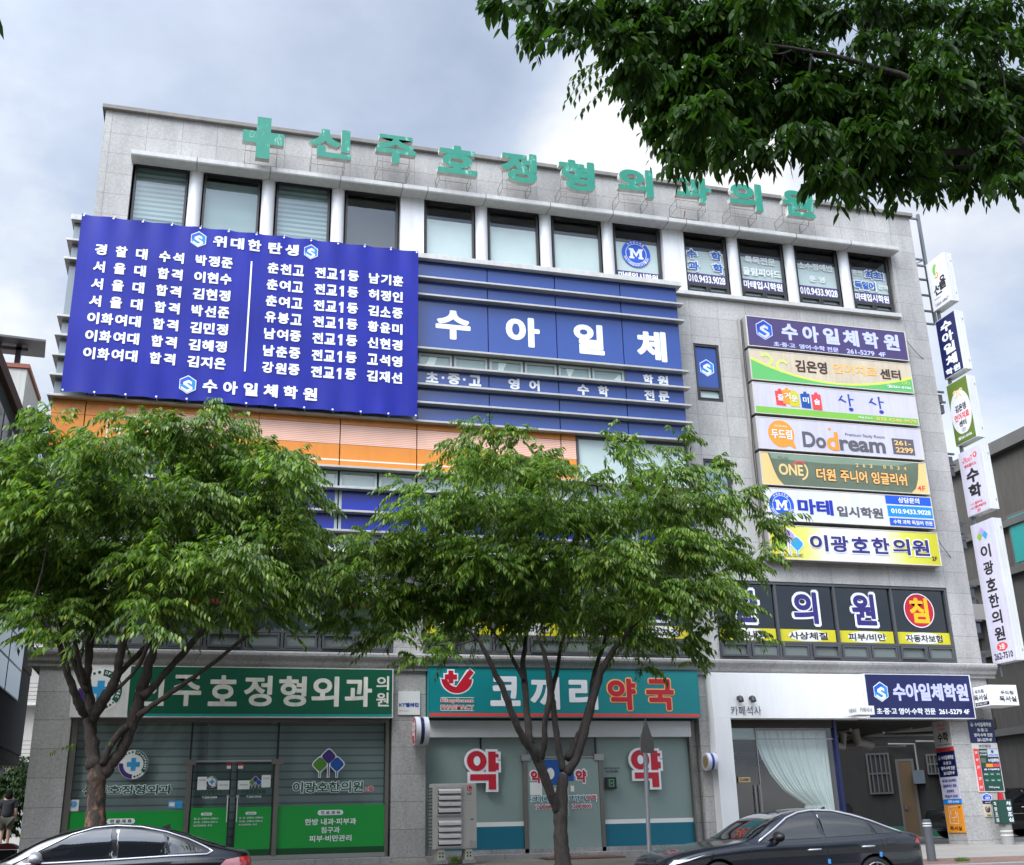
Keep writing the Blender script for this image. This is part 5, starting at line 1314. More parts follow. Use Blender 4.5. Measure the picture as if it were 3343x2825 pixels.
def l3(t, y):
    for q, tx in enumerate(('중고등 내신·특목', '올림피아드 전문', '춘천최초', '독일어 강의')): t.text(tx, (.10, .10, .22, .12)[q], (.62, .62, .50, .60)[q], 2.37 - .12 * q, 2.44 - .12 * q, y, 'logo_navy', .03)
plate('pier_plate', 'pale plate with four lines of navy lettering on the left side of the pier', .02, .70, 1.98, 2.49, 'lilac_face', l3, left=True)
def l4(t, y): t.text('마테', .2, .34, 1.885, 1.955, y, 'letter_white', .03); t.text('입시학원', .37, .62, 1.89, 1.94, y, 'letter_white', .02)
plate('pier_plate', 'narrow bright blue plate on the left side of the corner pier', .02, .70, 1.87, 1.97, 'logo_blue', l4, left=True)
def l5(t, y):
    for a, b_, c, d in ((.18, .50, 1.80, 1.81), (.18, .19, 1.42, 1.81), (.18, .50, 1.42, 1.43), (.49, .50, 1.42, 1.68), (.24, .36, 1.72, 1.73), (.24, .25, 1.62, 1.73), (.24, .42, 1.56, 1.57), (.32, .33, 1.48, 1.57), (.40, .44, 1.66, 1.67), (.44, .45, 1.56, 1.72)): t.quad(a, b_, c, d, y, 'letter_white')
    t.text('독서실', .14, .58, 1.27, 1.37, y, 'letter_brown', .01); t.text('3F', .56, .64, 1.77, 1.81, y, 'letter_brown', .02)
plate('pier_plate', 'orange plate with a white maze mark low on the left side of the pier', .03, .69, 1.22, 1.85, 'sign_orange', l5, left=True)
# exit warning box with a red beacon
o = thing('warning_light', 'green vehicle warning box with a red beacon on top beside the corner pier', 'warning light', (18.47, 23.7, .9))
mb = MB(); mb.box(18.28, 18.62, 23.45, 23.72, 1.40, 1.93, 'board_green'); mb.build('box', o, bevel=.008)
mb = MB(); mb.drum((18.44, 23.58, 1.93), 'z', .075, .16, 'lamp_red', n=20, r2=.06); mb.build('beacon', o, smooth=False)
mb = MB(); mb.drum((18.48, 23.62, .93), 'z', .14, .469, 'kerb_stone', n=24); mb.drum((18.48, 23.62, 1.22), 'z', .145, .03, 'clinic_pale', n=24); mb.drum((18.48, 23.62, 1.13), 'z', .145, .03, 'clinic_pale', n=24); mb.build('post', o)
t = MB()
for q, tx in enumerate('차량조심'): t.text(tx, 18.46, 18.59, 1.80 - .12 * q, 1.89 - .12 * q, 23.446, 'letter_white', .04)
f = MB()
for q, tx in enumerate('차량조심'): f.text(tx, .07, .17, 1.80 - .12 * q, 1.89 - .12 * q, -.004, 'letter_pale', .01)
f.xform(Matrix(((0, 1, 0, 18.28), (-1, 0, 0, 23.72), (0, 0, 1, 0), (0, 0, 0, 1))))
t.build('lettering', o); f.build('lettering', o)
# closed plate and curtain of the cafe
o = thing('closed_plate', 'small brass coloured CLOSED plate hanging in the cafe window', 'plate', (12.08, 24.07, 2.42))
mb = MB(); mb.box(11.94, 12.23, 24.055, 24.07, 2.42, 2.53, 'brass_plate'); mb.build('board', o)
mb = MB(); mb.text('CLOSED', 11.965, 12.205, 2.445, 2.505, 24.052, 'letter_brown', .03); mb.build('lettering', o)
mb = MB(); vs = []; fs = []; nu, nv = 150, 40
def edge_l(v):   # left edge of the tied-back curtain from top (v=0) to hem
    P_ = [(0, 12.56), (.12, 12.58), (.30, 12.70), (.48, 12.90), (.64, 13.18), (.76, 13.56), (.80, 13.70), (.86, 13.66), (1, 13.60)]
    for (a, x), (b_, x2) in zip(P_, P_[1:]):
        if v <= b_: return x + (x2 - x) * (v - a) / (b_ - a)
    return 13.6
for j in range(nv + 1):
    v = j / nv; z = 3.58 - v * (3.58 - 1.50)
    xl = edge_l(v)
    for i in range(nu + 1):
        u = i / nu; x = xl + (14.44 - xl) * u
        y = 24.30 + .028 * math.sin(u * 2 * math.pi * 17 + .5 * math.sin(v * 3 + u * 9)) * (.4 + .6 * v) + .012 * math.sin(u * 70 + v * 2)
        vs.append((x, y, z))
for j in range(nv):
    for i in range(nu): a = j * (nu + 1) + i; fs.append((a, a + 1, a + nu + 2, a + nu + 1))
mb.add(vs, fs, 'curtain_cloth'); tag(mb.build('curtain', smooth=True), 'pale curtain tied back to one side behind the cafe glass', 'curtain')
o = thing('lantern', 'round paper lantern hanging in the dark cafe room', 'lantern', (13.3, 26.6, 3.6)); bm = bmesh.new(); bmesh.ops.create_uvsphere(bm, u_segments=20, v_segments=12, radius=.2); me = bpy.data.meshes.new('lamp_shade'); bm.to_mesh(me); me.materials.append(MATS['lantern_paper']); s2 = bpy.data.objects.new('lamp_shade', me); COL.objects.link(s2); s2.parent = o; s2.location = (0, 0, -.72); s2.scale = (1, 1, 1.15)
mb = MB(); mb.tube([(13.3, 26.6, 3.78), (13.3, 26.6, 3.1)], .006, 'wire_black', 5); mb.build('cord', o)
# call box beside the pharmacy door
o = thing('call_box', 'small black box with a pale label on the frosted glass right of the door', 'box', (8.88, 24.1, 2.33)); mb = MB(); mb.box(8.76, 9.0, 24.06, 24.13, 2.32, 2.57, 'lamp_black'); mb.build('box', o, bevel=.008); mb = MB(); mb.quad(8.82, 8.94, 2.37, 2.52, 24.056, 'mint'); mb.quad(8.835, 8.925, 2.385, 2.505, 24.054, 'lamp_black'); mb.text('열림', 8.85, 8.91, 2.42, 2.47, 24.052, 'mint', .02); mb.build('label', o)

# ------------------------------------------------------------------ outdoor unit of the air conditioner
o = thing('air_conditioner', 'tall beige outdoor air conditioning unit with two louvred vents, standing by the pharmacy', 'air conditioner', (5.1, 23.2, .96))
ax0, ax1, ay = 4.66, 5.56, 22.95
mb = MB(); mb.box(ax0, ax1, ay, ay + .36, 1.19, 2.43, 'ac_beige'); mb.build('casing', o, bevel=.012)
for z0, z1 in ((1.82, 2.38), (1.22, 1.77)):
    mb = MB(); frame(mb, ax0 + .07, ax0 + .60, z0, z1, ay - .03, .03, .035, 'ac_beige'); mb.quad(ax0 + .1, ax0 + .57, z0 + .03, z1 - .03, ay - .004, 'ac_dark')
    for q in range(4):
        z = z0 + .07 + q * .118
        mb.add([(ax0 + .11, ay - .075, z + .05), (ax0 + .565, ay - .075, z + .05), (ax0 + .565, ay - .008, z + .10), (ax0 + .11, ay - .008, z + .10)], [(0, 1, 2, 3)], 'ac_louvre')
        mb.add([(ax0 + .11, ay - .076, z - .005), (ax0 + .565, ay - .076, z - .005), (ax0 + .565, ay - .076, z + .05), (ax0 + .11, ay - .076, z + .05)], [(0, 1, 2, 3)], 'ac_louvre')
        mb.add([(ax0 + .11, ay - .075, z - .005), (ax0 + .565, ay - .075, z - .005), (ax0 + .565, ay - .008, z + .03), (ax0 + .11, ay - .008, z + .03)], [(3, 2, 1, 0)], 'ac_dark')
    mb.build('louvre', o)
mb = MB()
for q in range(18): mb.box(ax0 - .025, ax0 - .002, ay + .02, ay + .34, 1.22 + q * .066, 1.235 + q * .066, 'ac_dark')
mb.build('fin_grille', o)
mb = MB(); cx = 5.43; mb.disc(cx - .015, 2.335, .055, .055, ay - .003, 'letter_red', 26); mb.disc(cx - .015, 2.335, .036, .036, ay - .005, 'letter_pale', 20, 100, 360, .8); mb.text('LG', cx - .06, cx + .03, 2.215, 2.255, ay - .003, 'letter_grey', .035); mb.quad(cx - .08, cx + .04, 2.10, 2.105, ay - .003, 'screw_grey'); mb.quad(cx + .0, cx + .07, 1.735, 1.755, ay - .003, 'ac_dark')
frame(mb, cx - .01, ax1 - .02, 1.21, 1.34, ay - .012, .012, .008, 'ac_beige'); frame(mb, cx + .02, ax1 - .05, 1.21, 1.29, ay - .014, .012, .008, 'ac_beige'); mb.build('badge', o)
for x in (4.84, 5.40):
    mb = MB(); mb.prism([(x - .09, .99), (x + .09, .99), (x + .065, 1.185), (x - .065, 1.185)], ay + .02, ay + .34, 'ac_foot')
    for a in (-.03, .03):
        for z in (1.06, 1.12): mb.quad(x + a - .016, x + a + .016, z - .016, z + .016, ay + .017, 'ac_dark')
    mb.box(x - .13, x + .13, ay, ay + .36, .92, .989, 'granite_trim'); mb.build('foot', o)
mb = MB(); mb.add([(7.15, 23.35, .955), (8.85, 23.35, .955), (8.75, 23.86, .978), (7.10, 23.86, .978)], [(0, 1, 2, 3)], 'mat_red'); mb.add([(7.15, 23.35, .925), (8.85, 23.35, .925), (8.85, 23.35, .955), (7.15, 23.35, .955)], [(0, 1, 2, 3)], 'mat_red'); tag(mb.build('doormat'), 'worn reddish doormat on the paving before the pharmacy door', 'doormat')
def tuft(name, label, x, y, z, n, h, sp, seed):
    rd = random.Random(seed); mb = MB()
    for _ in range(n):
        a = rd.uniform(0, 6.28); r_ = sp * rd.random(); px_, py_ = x + r_ * math.cos(a), y + r_ * .5 * math.sin(a); hh = h * rd.uniform(.5, 1); dx_ = rd.uniform(-.6, .6) * hh; dy_ = rd.uniform(-.5, .5) * hh
        mb.add([(px_ - .006, py_, z), (px_ + .006, py_, z), (px_ + dx_ * .4 + .005, py_ + dy_ * .4, z + hh * .6), (px_ + dx_, py_ + dy_, z + hh)], [(0, 1, 2), (0, 2, 3)], 'leaf_street')
    tag(mb.build(name), label, 'weeds')
tuft('weed_tuft', 'small green weed tuft between the paving near the bollard', 14.35, 19.75, .755, 160, .09, .17, 3)
tuft('weed_tuft', 'weeds growing between the feet of the air conditioning unit', 5.12, 23.0, .94, 60, .16, .13, 5)

# ------------------------------------------------------------------ street furniture
o = thing('bollard', 'dark grey bollard with two white reflective bands near the kerb', 'bollard', (13.86, 20.0, .77)); mb = MB(); mb.drum((13.86, 20, .76), 'z', .085, .75, 'bollard_grey', n=28, r2=.082); mb.drum((13.86, 20, 1.51), 'z', .082, .02, 'bollard_grey', n=28, r2=.06); mb.build('post', o)
for z in (1.40, 1.445): mb = MB(); mb.drum((13.86, 20, z), 'z', .0845, .025, 'reflective_white', n=28); mb.build('reflective_band', o)
o = thing('road_sign', 'pointed road sign on a grey pole seen nearly edge on from behind', 'road sign', (7.83, 19.5, .74))
mb = MB(); mb.tube([(7.83, 19.5, .74), (7.88, 19.5, 3.05)], .04, 'galvanised', 14); mb.build('pole', o)
mb = MB(); A = R(44); dxs, dys = math.cos(A), math.sin(A); w_ = .29
P5 = [(-w_, 2.77), (w_, 2.77), (w_ * 1.02, 2.98), (0, 3.38), (-w_ * 1.02, 2.98)]
for off_, mm in ((.012, 'sign_back'), (0, 'logo_deep')):
    mb.add([(7.88 + u * dxs + off_ * dys, 19.44 + u * dys - off_ * dxs - .02, z) for u, z in P5], [list(range(5)) if off_ else list(range(5))[::-1]], mm)
n = 5; e = [(7.88 + u * dxs, 19.42 + u * dys, z) for u, z in P5] + [(7.88 + u * dxs + .012 * dys, 19.42 + u * dys - .012 * dxs, z) for u, z in P5]
mb.add(e, [(i, (i + 1) % n, n + (i + 1) % n, n + i) for i in range(n)], 'sign_back'); mb.build('sign_plate', o)
mb = MB()
for z in (2.88, 3.10): mb.box(7.83, 7.93, 19.45, 19.56, z - .02, z + .02, 'galvanised')
mb.build('clamp', o)

# ------------------------------------------------------------------ cars
def interp(P, x):
    if x <= P[0][0]: return P[0][1]
    for (a, p), (b, q) in zip(P, P[1:]):
        if x <= b:
            t = (x - a) / (b - a); return p + (q - p) * t
    return P[-1][1]
def smooth_interp(P, x):
    """monotone-ish cubic through the points"""
    n = len(P)
    if x <= P[0][0]: return P[0][1]
    if x >= P[-1][0]: return P[-1][1]
    for i in range(n - 1):
        if x <= P[i + 1][0]: break
    def sl(k):
        if k == 0: return (P[1][1] - P[0][1]) / (P[1][0] - P[0][0])
        if k == n - 1: return (P[-1][1] - P[-2][1]) / (P[-1][0] - P[-2][0])
        a = (P[k][1] - P[k - 1][1]) / (P[k][0] - P[k - 1][0]); b = (P[k + 1][1] - P[k][1]) / (P[k + 1][0] - P[k][0])
        return 0 if a * b <= 0 else 2 * a * b / (a + b)
    (x0, y0), (x1, y1) = P[i], P[i + 1]; h = x1 - x0; t = (x - x0) / h
    return y0 * (2 * t ** 3 - 3 * t * t + 1) + h * sl(i) * (t ** 3 - 2 * t * t + t) + y1 * (-2 * t ** 3 + 3 * t * t) + h * sl(i + 1) * (t ** 3 - t * t)
def make_car(name, label, loc, rotz, T, B, Wd, wheels, paint, windows, chrome, handles, seams, lamps, mirror, arch_r=.37, rail_k=.38, scale=(1, 1, 1), door_tab=()):
    root = thing(name, label, 'car', loc, rot=(0, 0, rotz)); root.scale = scale
    Lc = T[-1][0]
    xs = sorted({round(q, 3) for q in [0, .03, .08, .15, .25, .4, .6, .8, 1.0, 1.2, 1.35, 1.47, 1.6, 1.75, 1.95, 2.15, 2.35, 2.6, 2.85, 3.1, 3.35, 3.6, 3.85, 4.1, 4.3, 4.5, 4.65, 4.75, 4.82, 4.87, Lc] if q <= Lc})
    def section(x):
        w_ = smooth_interp(Wd, x); tz = smooth_interp(T, x); bz = min(smooth_interp(B, x), tz - .012); h = tz - bz
        lo = .20 + (.10 if x < .3 or x > Lc - .3 else 0)
        rz = bz + h * (.90 if h > .25 else .62); ins = w_ * .935 - (rz - bz) * rail_k - (.02 if h > .25 else .05)
        mid = lo + (bz - lo) * .52
        return [(w_ * .90, lo), (w_ * .975, lo + .06), (w_ * 1.0, mid), (w_ * .982, mid + (bz - mid) * .30), (w_ * .994, bz - (bz - mid) * .32), (w_ * .978, bz - .035), (w_ * .925, bz),
                (w_ * .925 + (ins - w_ * .925) * .5 + (.015 if h > .25 else 0), bz + (rz - bz) * .5), (ins, rz), (ins * .86, tz - (tz - rz) * .38), (ins * .45, tz - .004), (0, tz)]
    bm = bmesh.new(); rows = []
    for x in xs:
        s_ = section(x)
        loop = [(-a, z) for a, z in s_] + [(a, z) for a, z in s_[-2::-1]]
        rows.append([bm.verts.new((x, a, z)) for a, z in loop])
    n = len(rows[0])
    for r0, r1 in zip(rows, rows[1:]):
        for k in range(n): bm.faces.new((r0[k], r0[(k + 1) % n], r1[(k + 1) % n], r1[k]))
    bm.faces.new(rows[0][::-1]); bm.faces.new(rows[-1])
    bmesh.ops.recalc_face_normals(bm, faces=bm.faces)
    me = bpy.data.meshes.new('body'); bm.to_mesh(me); bm.free()
    for p_ in me.polygons: p_.use_smooth = True
    me.materials.append(MATS[paint]); me.materials.append(MATS['trim_black'])
    body = bpy.data.objects.new('body', me); COL.objects.link(body)
    sb = body.modifiers.new('sub', 'SUBSURF'); sb.levels = sb.render_levels = 3
    bpy.context.view_layer.update()
    ev = body.evaluated_get(bpy.context.evaluated_depsgraph_get()); em = ev.to_mesh()
    bvh = BVHTree.FromPolygons([v.co.copy() for v in em.vertices], [tuple(p_.vertices) for p_ in em.polygons]); ev.to_mesh_clear()
    # wheel arches
    cb = MB()
    for wx in wheels: cb.drum((wx, -1.2, .34), 'y', arch_r, 2.4, 'trim_black', n=48)
    cut = cb.build('arch_cutter'); cut.hide_render = True; cut.hide_viewport = True
    bo = body.modifiers.new('arch', 'BOOLEAN'); bo.object = cut; bo.operation = 'DIFFERENCE'; bo.solver = 'EXACT'
    bpy.context.view_layer.update()
    cut.hide_viewport = False; bpy.context.view_layer.update()
    me2 = bpy.data.meshes.new_from_object(body.evaluated_get(bpy.context.evaluated_depsgraph_get()))
    body.modifiers.clear(); body.data = me2
    bpy.data.objects.remove(cut)
    body.parent = root
    def side(x, z, sgn, off=.006):
        h = bvh.ray_cast(Vector((x, sgn * 3, z)), Vector((0, -sgn, 0)))
        if h[0] is None:
            q = bvh.find_nearest(Vector((x, sgn * .8, z))); return q[0] + q[1] * off
        return h[0] + h[1] * off * (1 if h[1].y * sgn > 0 else -1)
    def near(p_, off=.006):
        q = bvh.find_nearest(Vector(p_)); return q[0] + q[1] * off
    def patch(poly, sgn, mt, nm, off=.006, proj=None, dens=.05):
        # outline and interior grid, triangulated in the side plane and laid on the body
        out_ = []
        for (a, b) in zip(poly, poly[1:] + poly[:1]):
            d = math.hypot(b[0] - a[0], b[1] - a[1]); k = max(1, int(d / dens))
            for i in range(k): out_.append((a[0] + (b[0] - a[0]) * i / k, a[1] + (b[1] - a[1]) * i / k))
        bm = bmesh.new(); vv = [bm.verts.new((q[0], 0, q[1])) for q in out_]; bm.faces.new(vv)
        bmesh.ops.triangulate(bm, faces=bm.faces[:])
        for _ in range(2):
            bmesh.ops.subdivide_edges(bm, edges=[e for e in bm.edges if e.calc_length() > dens * 1.6], cuts=1, use_grid_fill=False); bmesh.ops.triangulate(bm, faces=bm.faces[:])
        for v in bm.verts: v.co = side(v.co.x, v.co.z, sgn, off)
        me = bpy.data.meshes.new(nm); bm.to_mesh(me); bm.free()
        for p_ in me.polygons: p_.use_smooth = True
        me.materials.append(MATS[mt]); o = bpy.data.objects.new(nm, me); COL.objects.link(o); o.parent = root; return o
    def screen(c, nm, off=.006, nu=16, nv=10):
        """four corner curves c = (bottom, top), each from left to right"""
        mb = MB(); vs = []
        for j in range(nv + 1):
            for i in range(nu + 1):
                u = i / nu; v = j / nv
                a = Vector(c[0][0]).lerp(Vector(c[0][1]), min(1, u * 2)) if u <= .5 else Vector(c[0][1]).lerp(Vector(c[0][2]), u * 2 - 1)
                b = Vector(c[1][0]).lerp(Vector(c[1][1]), min(1, u * 2)) if u <= .5 else Vector(c[1][1]).lerp(Vector(c[1][2]), u * 2 - 1)
                vs.append(near(a.lerp(b, v), off))
        mb.add(vs, [(j * (nu + 1) + i, j * (nu + 1) + i + 1, (j + 1) * (nu + 1) + i + 1, (j + 1) * (nu + 1) + i) for j in range(nv) for i in range(nu)], 'car_glass')
        o = mb.build(nm, smooth=True); o.parent = root; return o
    for c in windows['screens']: screen(c, 'windscreen')
    for sgn in (-1, 1):
        for wp in windows['side']: patch(wp, sgn, 'car_glass', 'side_window')
        mb = MB()
        for line, rad in chrome:
            pts = []
            for (a, b) in zip(line, line[1:]):
                k = max(2, int(math.hypot(b[0] - a[0], b[1] - a[1]) / .08))
                pts += [side(a[0] + (b[0] - a[0]) * i / k, a[1] + (b[1] - a[1]) * i / k, sgn, .006) for i in range(k)]
            pts.append(side(line[-1][0], line[-1][1], sgn, .006))
            mb.tube(pts, rad, 'satin_chrome', 6)
        if chrome: o = mb.build('window_trim', smooth=True); o.parent = root
        mb = MB()
        for line in seams:
            pts = []
            for (a, b) in zip(line, line[1:]): pts += [side(a[0] + (b[0] - a[0]) * i / 6, a[1] + (b[1] - a[1]) * i / 6, sgn, -.001) for i in range(6)]
            pts.append(side(*line[-1], sgn, -.001)); mb.tube(pts, .0045, 'trim_black', 5)
        o = mb.build('door_seam'); o.parent = root
        for hx, hz in handles:
            p_ = side(hx, hz, sgn, .03); mb = MB(); mb.tube([side(hx - .125, hz - .004, sgn, .004), side(hx - .10, hz, sgn, .034), p_, side(hx + .10, hz + .004, sgn, .034), side(hx + .125, hz, sgn, .004)], [.010, .014, .016, .014, .010], 'satin_chrome', 8)
            o = mb.build('door_handle', smooth=True); o.parent = root
        for poly, mm in lamps: patch(poly, sgn, mm, 'headlight' if poly[0][0] < 2 else 'tail_light', .008, dens=.04)
        mxp, mz = mirror; b = side(mxp, mz - .03, sgn, 0)
        bm = bmesh.new(); bmesh.ops.create_uvsphere(bm, u_segments=20, v_segments=12, radius=1)
        for v in bm.verts:
            v.co = Vector((v.co.x * (.10 if v.co.x < 0 else .075), v.co.y * .135, v.co.z * .075 + (.012 if v.co.y * sgn < 0 else 0)))
        me = bpy.data.meshes.new('mirror'); bm.to_mesh(me); bm.free()
        for p_ in me.polygons: p_.use_smooth = True
        me.materials.append(MATS[paint if windows.get('mirror') is None else windows['mirror']]); o = bpy.data.objects.new('mirror', me); COL.objects.link(o); o.parent = root; o.location = (mxp, b.y + sgn * .16, mz + .02)
        mb = MB(); mb.tube([(mxp + .02, b.y - sgn * .02, mz - .06), (mxp + .01, b.y + sgn * .10, mz - .02)], [.05, .035], 'trim_black', 10); q = mb.build('bracket'); q.parent = o; q.matrix_parent_inverse = Matrix.Translation(-Vector(o.location))
    for (tx, tz) in door_tab:
        mb = MB(); p_ = side(tx, tz, -1, .008); mb.box(p_.x - .018, p_.x + .018, p_.y - .02, p_.y + .006, tz - .035, tz + .035, 'foam_blue'); o = mb.build('edge_guard'); o.parent = root
    for wx in wheels:
        for sgn in (-1, 1):
            wc = smooth_interp(Wd, wx) * .985
            wo = bpy.data.objects.new('wheel', None); COL.objects.link(wo); wo.parent = root; wo.location = (wx, sgn * (wc - .11), .335)
            mb = MB(); prof = [(-.11, .24), (-.115, .30), (-.09, .328), (-.04, .335), (.04, .335), (.09, .328), (.115, .30), (.11, .24)]; nseg = 40
            vs = [(r_ * math.cos(2 * math.pi * k / nseg), a, r_ * math.sin(2 * math.pi * k / nseg)) for k in range(nseg) for a, r_ in prof]; m_ = len(prof)
            mb.add(vs, [(k * m_ + i, k * m_ + i + 1, ((k + 1) % nseg) * m_ + i + 1, ((k + 1) % nseg) * m_ + i) for k in range(nseg) for i in range(m_ - 1)], 'tyre'); o = mb.build('tyre', smooth=True); o.parent = wo
            mb = MB(); mb.drum((0, sgn * .02, 0), 'y', .25, sgn * .01, 'trim_black', n=36)
            for k in range(10):
                a = 2 * math.pi * (k // 2) / 5 + (.16 if k % 2 else -.16); a2 = 2 * math.pi * (k // 2) / 5 + (.24 if k % 2 else -.24)
                mb.tube([(.05 * math.cos(a), sgn * .085, .05 * math.sin(a)), (.235 * math.cos(a2), sgn * .10, .235 * math.sin(a2))], [.022, .018], 'rim_metal', 6)
            vs = [(r_ * math.cos(2 * math.pi * k / 40), sgn * a, r_ * math.sin(2 * math.pi * k / 40)) for k in range(40) for a, r_ in ((.112, .255), (.118, .243), (.10, .228))]
            mb.add(vs, [(k * 3 + i, k * 3 + i + 1, ((k + 1) % 40) * 3 + i + 1, ((k + 1) % 40) * 3 + i) for k in range(40) for i in range(2)], 'rim_metal'); mb.drum((0, sgn * .08, 0), 'y', .06, sgn * .03, 'rim_metal', n=20); o = mb.build('rim'); o.parent = wo
    if windows.get('grille'):
        mb = MB(); 
        for q in range(9): mb.tube([near((-.05, -.5 + .0, .42 + .035 * q), .006), near((-.06, 0, .42 + .035 * q), .006), near((-.05, .5, .42 + .035 * q), .006)], .008, 'chrome' if q == 8 else 'trim_black', 5)
        o = mb.build('grille'); o.parent = root
    if windows.get('fin'):
        fx = windows['fin']; zt = smooth_interp(T, fx); mb = MB(); mb.prism([(fx - .1, zt - .01), (fx + .08, zt - .015), (fx + .07, zt + .055)], -.02, .02, 'trim_black'); o = mb.build('roof_antenna'); o.parent = root
    return root

T1 = [(0, .60), (.05, .70), (.15, .755), (.4, .83), (.8, .895), (1.2, .94), (1.45, .975), (1.75, 1.13), (2.05, 1.275), (2.35, 1.385), (2.65, 1.438), (2.9, 1.448), (3.2, 1.435), (3.55, 1.375), (3.9, 1.275), (4.25, 1.15), (4.55, 1.06), (4.75, 1.025), (4.86, 1.0), (4.90, .90)]
B1 = [(0, .55), (.1, .66), (.4, .77), (.8, .85), (1.2, .89), (1.6, .92), (2.4, .94), (3.4, .965), (4.1, .985), (4.6, .97), (4.82, .93), (4.90, .82)]
W1 = [(0, .50), (.04, .62), (.12, .73), (.25, .81), (.5, .875), (.9, .92), (1.6, .922), (2.6, .918), (3.4, .93), (3.9, .935), (4.2, .915), (4.5, .875), (4.75, .80), (4.85, .70), (4.90, .56)]
win1 = dict(side=[[(1.86, .955), (2.10, 1.12), (2.33, 1.255), (2.56, 1.335), (2.80, 1.365), (2.86, .975)],
                  [(2.93, .98), (2.87, 1.37), (3.20, 1.352), (3.50, 1.285), (3.74, 1.205), (3.84, 1.005)],
                  [(3.90, 1.01), (3.81, 1.185), (4.05, 1.095), (4.22, 1.02)]],
            screens=[(((1.60, -.78, .965), (1.46, 0, .985), (1.60, .78, .965)), ((2.36, -.56, 1.365), (2.27, 0, 1.385), (2.36, .56, 1.365))),
                     (((4.38, -.60, 1.06), (4.42, 0, 1.09), (4.38, .60, 1.06)), ((3.55, -.55, 1.34), (3.52, 0, 1.39), (3.55, .55, 1.34)))], mirror='trim_black', grille=True, fin=3.4)
ch1 = [([(1.70, .945), (2.02, 1.125), (2.30, 1.285), (2.55, 1.365), (2.82, 1.396), (3.20, 1.38), (3.52, 1.31), (3.85, 1.215), (4.25, 1.08), (4.42, 1.025)], .019)]
hd1 = [(2.66, .80), (3.66, .825)]
seam1 = [[(1.52, .88), (1.50, .62), (1.58, .35)], [(2.895, .955), (2.90, .6), (2.88, .32)], [(3.93, .985), (3.95, .80), (3.78, .60), (3.55, .40)], [(1.50, .90), (1.46, .935), (1.42, .95)], [(4.02, .94), (4.22, .945), (4.24, .86), (4.04, .85), (4.02, .94)]]
lamps1 = [([(.13, .63), (.42, .69), (.70, .775), (.44, .715), (.22, .70)], 'lamp_clear'), ([(4.60, .86), (4.74, .96), (4.885, .955), (4.89, .85)], 'tail_red'), ([(.10, .42), (.22, .42), (.24, .5), (.13, .5)], 'trim_black')]
make_car('parked_car', 'dark navy fastback sedan with blue door guards parked at the kerb before the white shop', (7.10, 17.92, .31), 0, T1, B1, W1, (.93, 3.78), 'paint_navy', win1, ch1, hd1, seam1, lamps1, (1.98, .985), scale=(.965, 1, 1), door_tab=((2.90, .62), (3.88, .70)))

T2 = [(0, .60), (.05, .70), (.15, .76), (.4, .835), (.8, .90), (1.2, .94), (1.5, .975), (1.8, 1.13), (2.1, 1.27), (2.45, 1.385), (2.75, 1.43), (3.05, 1.438), (3.4, 1.405), (3.75, 1.335), (4.1, 1.23), (4.4, 1.125), (4.65, 1.06), (4.80, 1.045), (4.84, 1.0), (4.86, .88)]
win2 = dict(side=[[(1.95, .955), (2.20, 1.12), (2.48, 1.262), (2.72, 1.33), (2.93, 1.352), (2.98, .975)],
                  [(3.04, .98), (2.99, 1.354), (3.30, 1.333), (3.62, 1.268), (3.70, 1.005)],
                  [(3.74, 1.01), (3.66, 1.255), (3.90, 1.165), (4.12, 1.07), (4.20, 1.03)]],
            screens=[(((1.65, -.78, .965), (1.50, 0, .985), (1.65, .78, .965)), ((2.45, -.56, 1.365), (2.36, 0, 1.385), (2.45, .56, 1.365))),
                     (((4.48, -.60, 1.06), (4.52, 0, 1.09), (4.48, .60, 1.06)), ((3.70, -.55, 1.31), (3.68, 0, 1.36), (3.70, .55, 1.31)))], mirror='satin_chrome', fin=3.62)
ch2 = [([(1.72, .94), (2.05, 1.11), (2.42, 1.295), (2.70, 1.372), (2.98, 1.395), (3.32, 1.372), (3.66, 1.30), (3.95, 1.205), (4.18, 1.10), (4.30, 1.035), (4.22, .995), (3.7, .985), (3.0, .958), (2.3, .938), (1.8, .928)], .013)]
lamps2 = [([(.13, .63), (.42, .69), (.70, .775), (.44, .715), (.22, .70)], 'lamp_clear'), ([(4.40, .84), (4.48, .92), (4.66, .945), (4.69, .85), (4.60, .80)], 'tail_pink'), ([(4.68, .85), (4.665, .945), (4.80, .96), (4.845, .93), (4.845, .84), (4.75, .815)], 'tail_red')]
B2 = [(a, b) for a, b in B1]; W2 = [(a * 4.86 / 4.9, b) for a, b in W1]
make_car('parked_car', 'black fastback sedan with chrome window trim parked at the left below the tree', (-3.95, 17.92, .30), 0, T2, B2, W2, (.93, 3.77), 'paint_black', win2, ch2, [(2.75, .80), (3.62, .825)], seam1[:3], lamps2, (2.02, .985), rail_k=.26)

T3 = [(0, .62), (.04, .80), (.12, .86), (.5, .92), (1.0, .96), (1.4, .985), (1.5, 1.0), (1.8, 1.17), (2.1, 1.33), (2.35, 1.42), (2.7, 1.46), (3.1, 1.46), (3.45, 1.42), (3.75, 1.28), (4.0, 1.12), (4.15, 1.06), (4.6, 1.03), (4.85, 1.0), (4.90, .86)]
B3 = [(0, .58), (.08, .76), (.5, .86), (1.2, .93), (2.4, .96), (3.4, .97), (4.2, .98), (4.7, .95), (4.90, .82)]
win3 = dict(side=[[(1.80, .98), (2.08, 1.20), (2.34, 1.35), (2.60, 1.39), (2.72, 1.0)], [(2.79, 1.0), (2.68, 1.395), (3.1, 1.39), (3.45, 1.33), (3.62, 1.01)]],
            screens=[(((1.62, -.76, .985), (1.50, 0, 1.0), (1.62, .76, .985)), ((2.30, -.58, 1.39), (2.22, 0, 1.40), (2.30, .58, 1.39)))], fin=None)
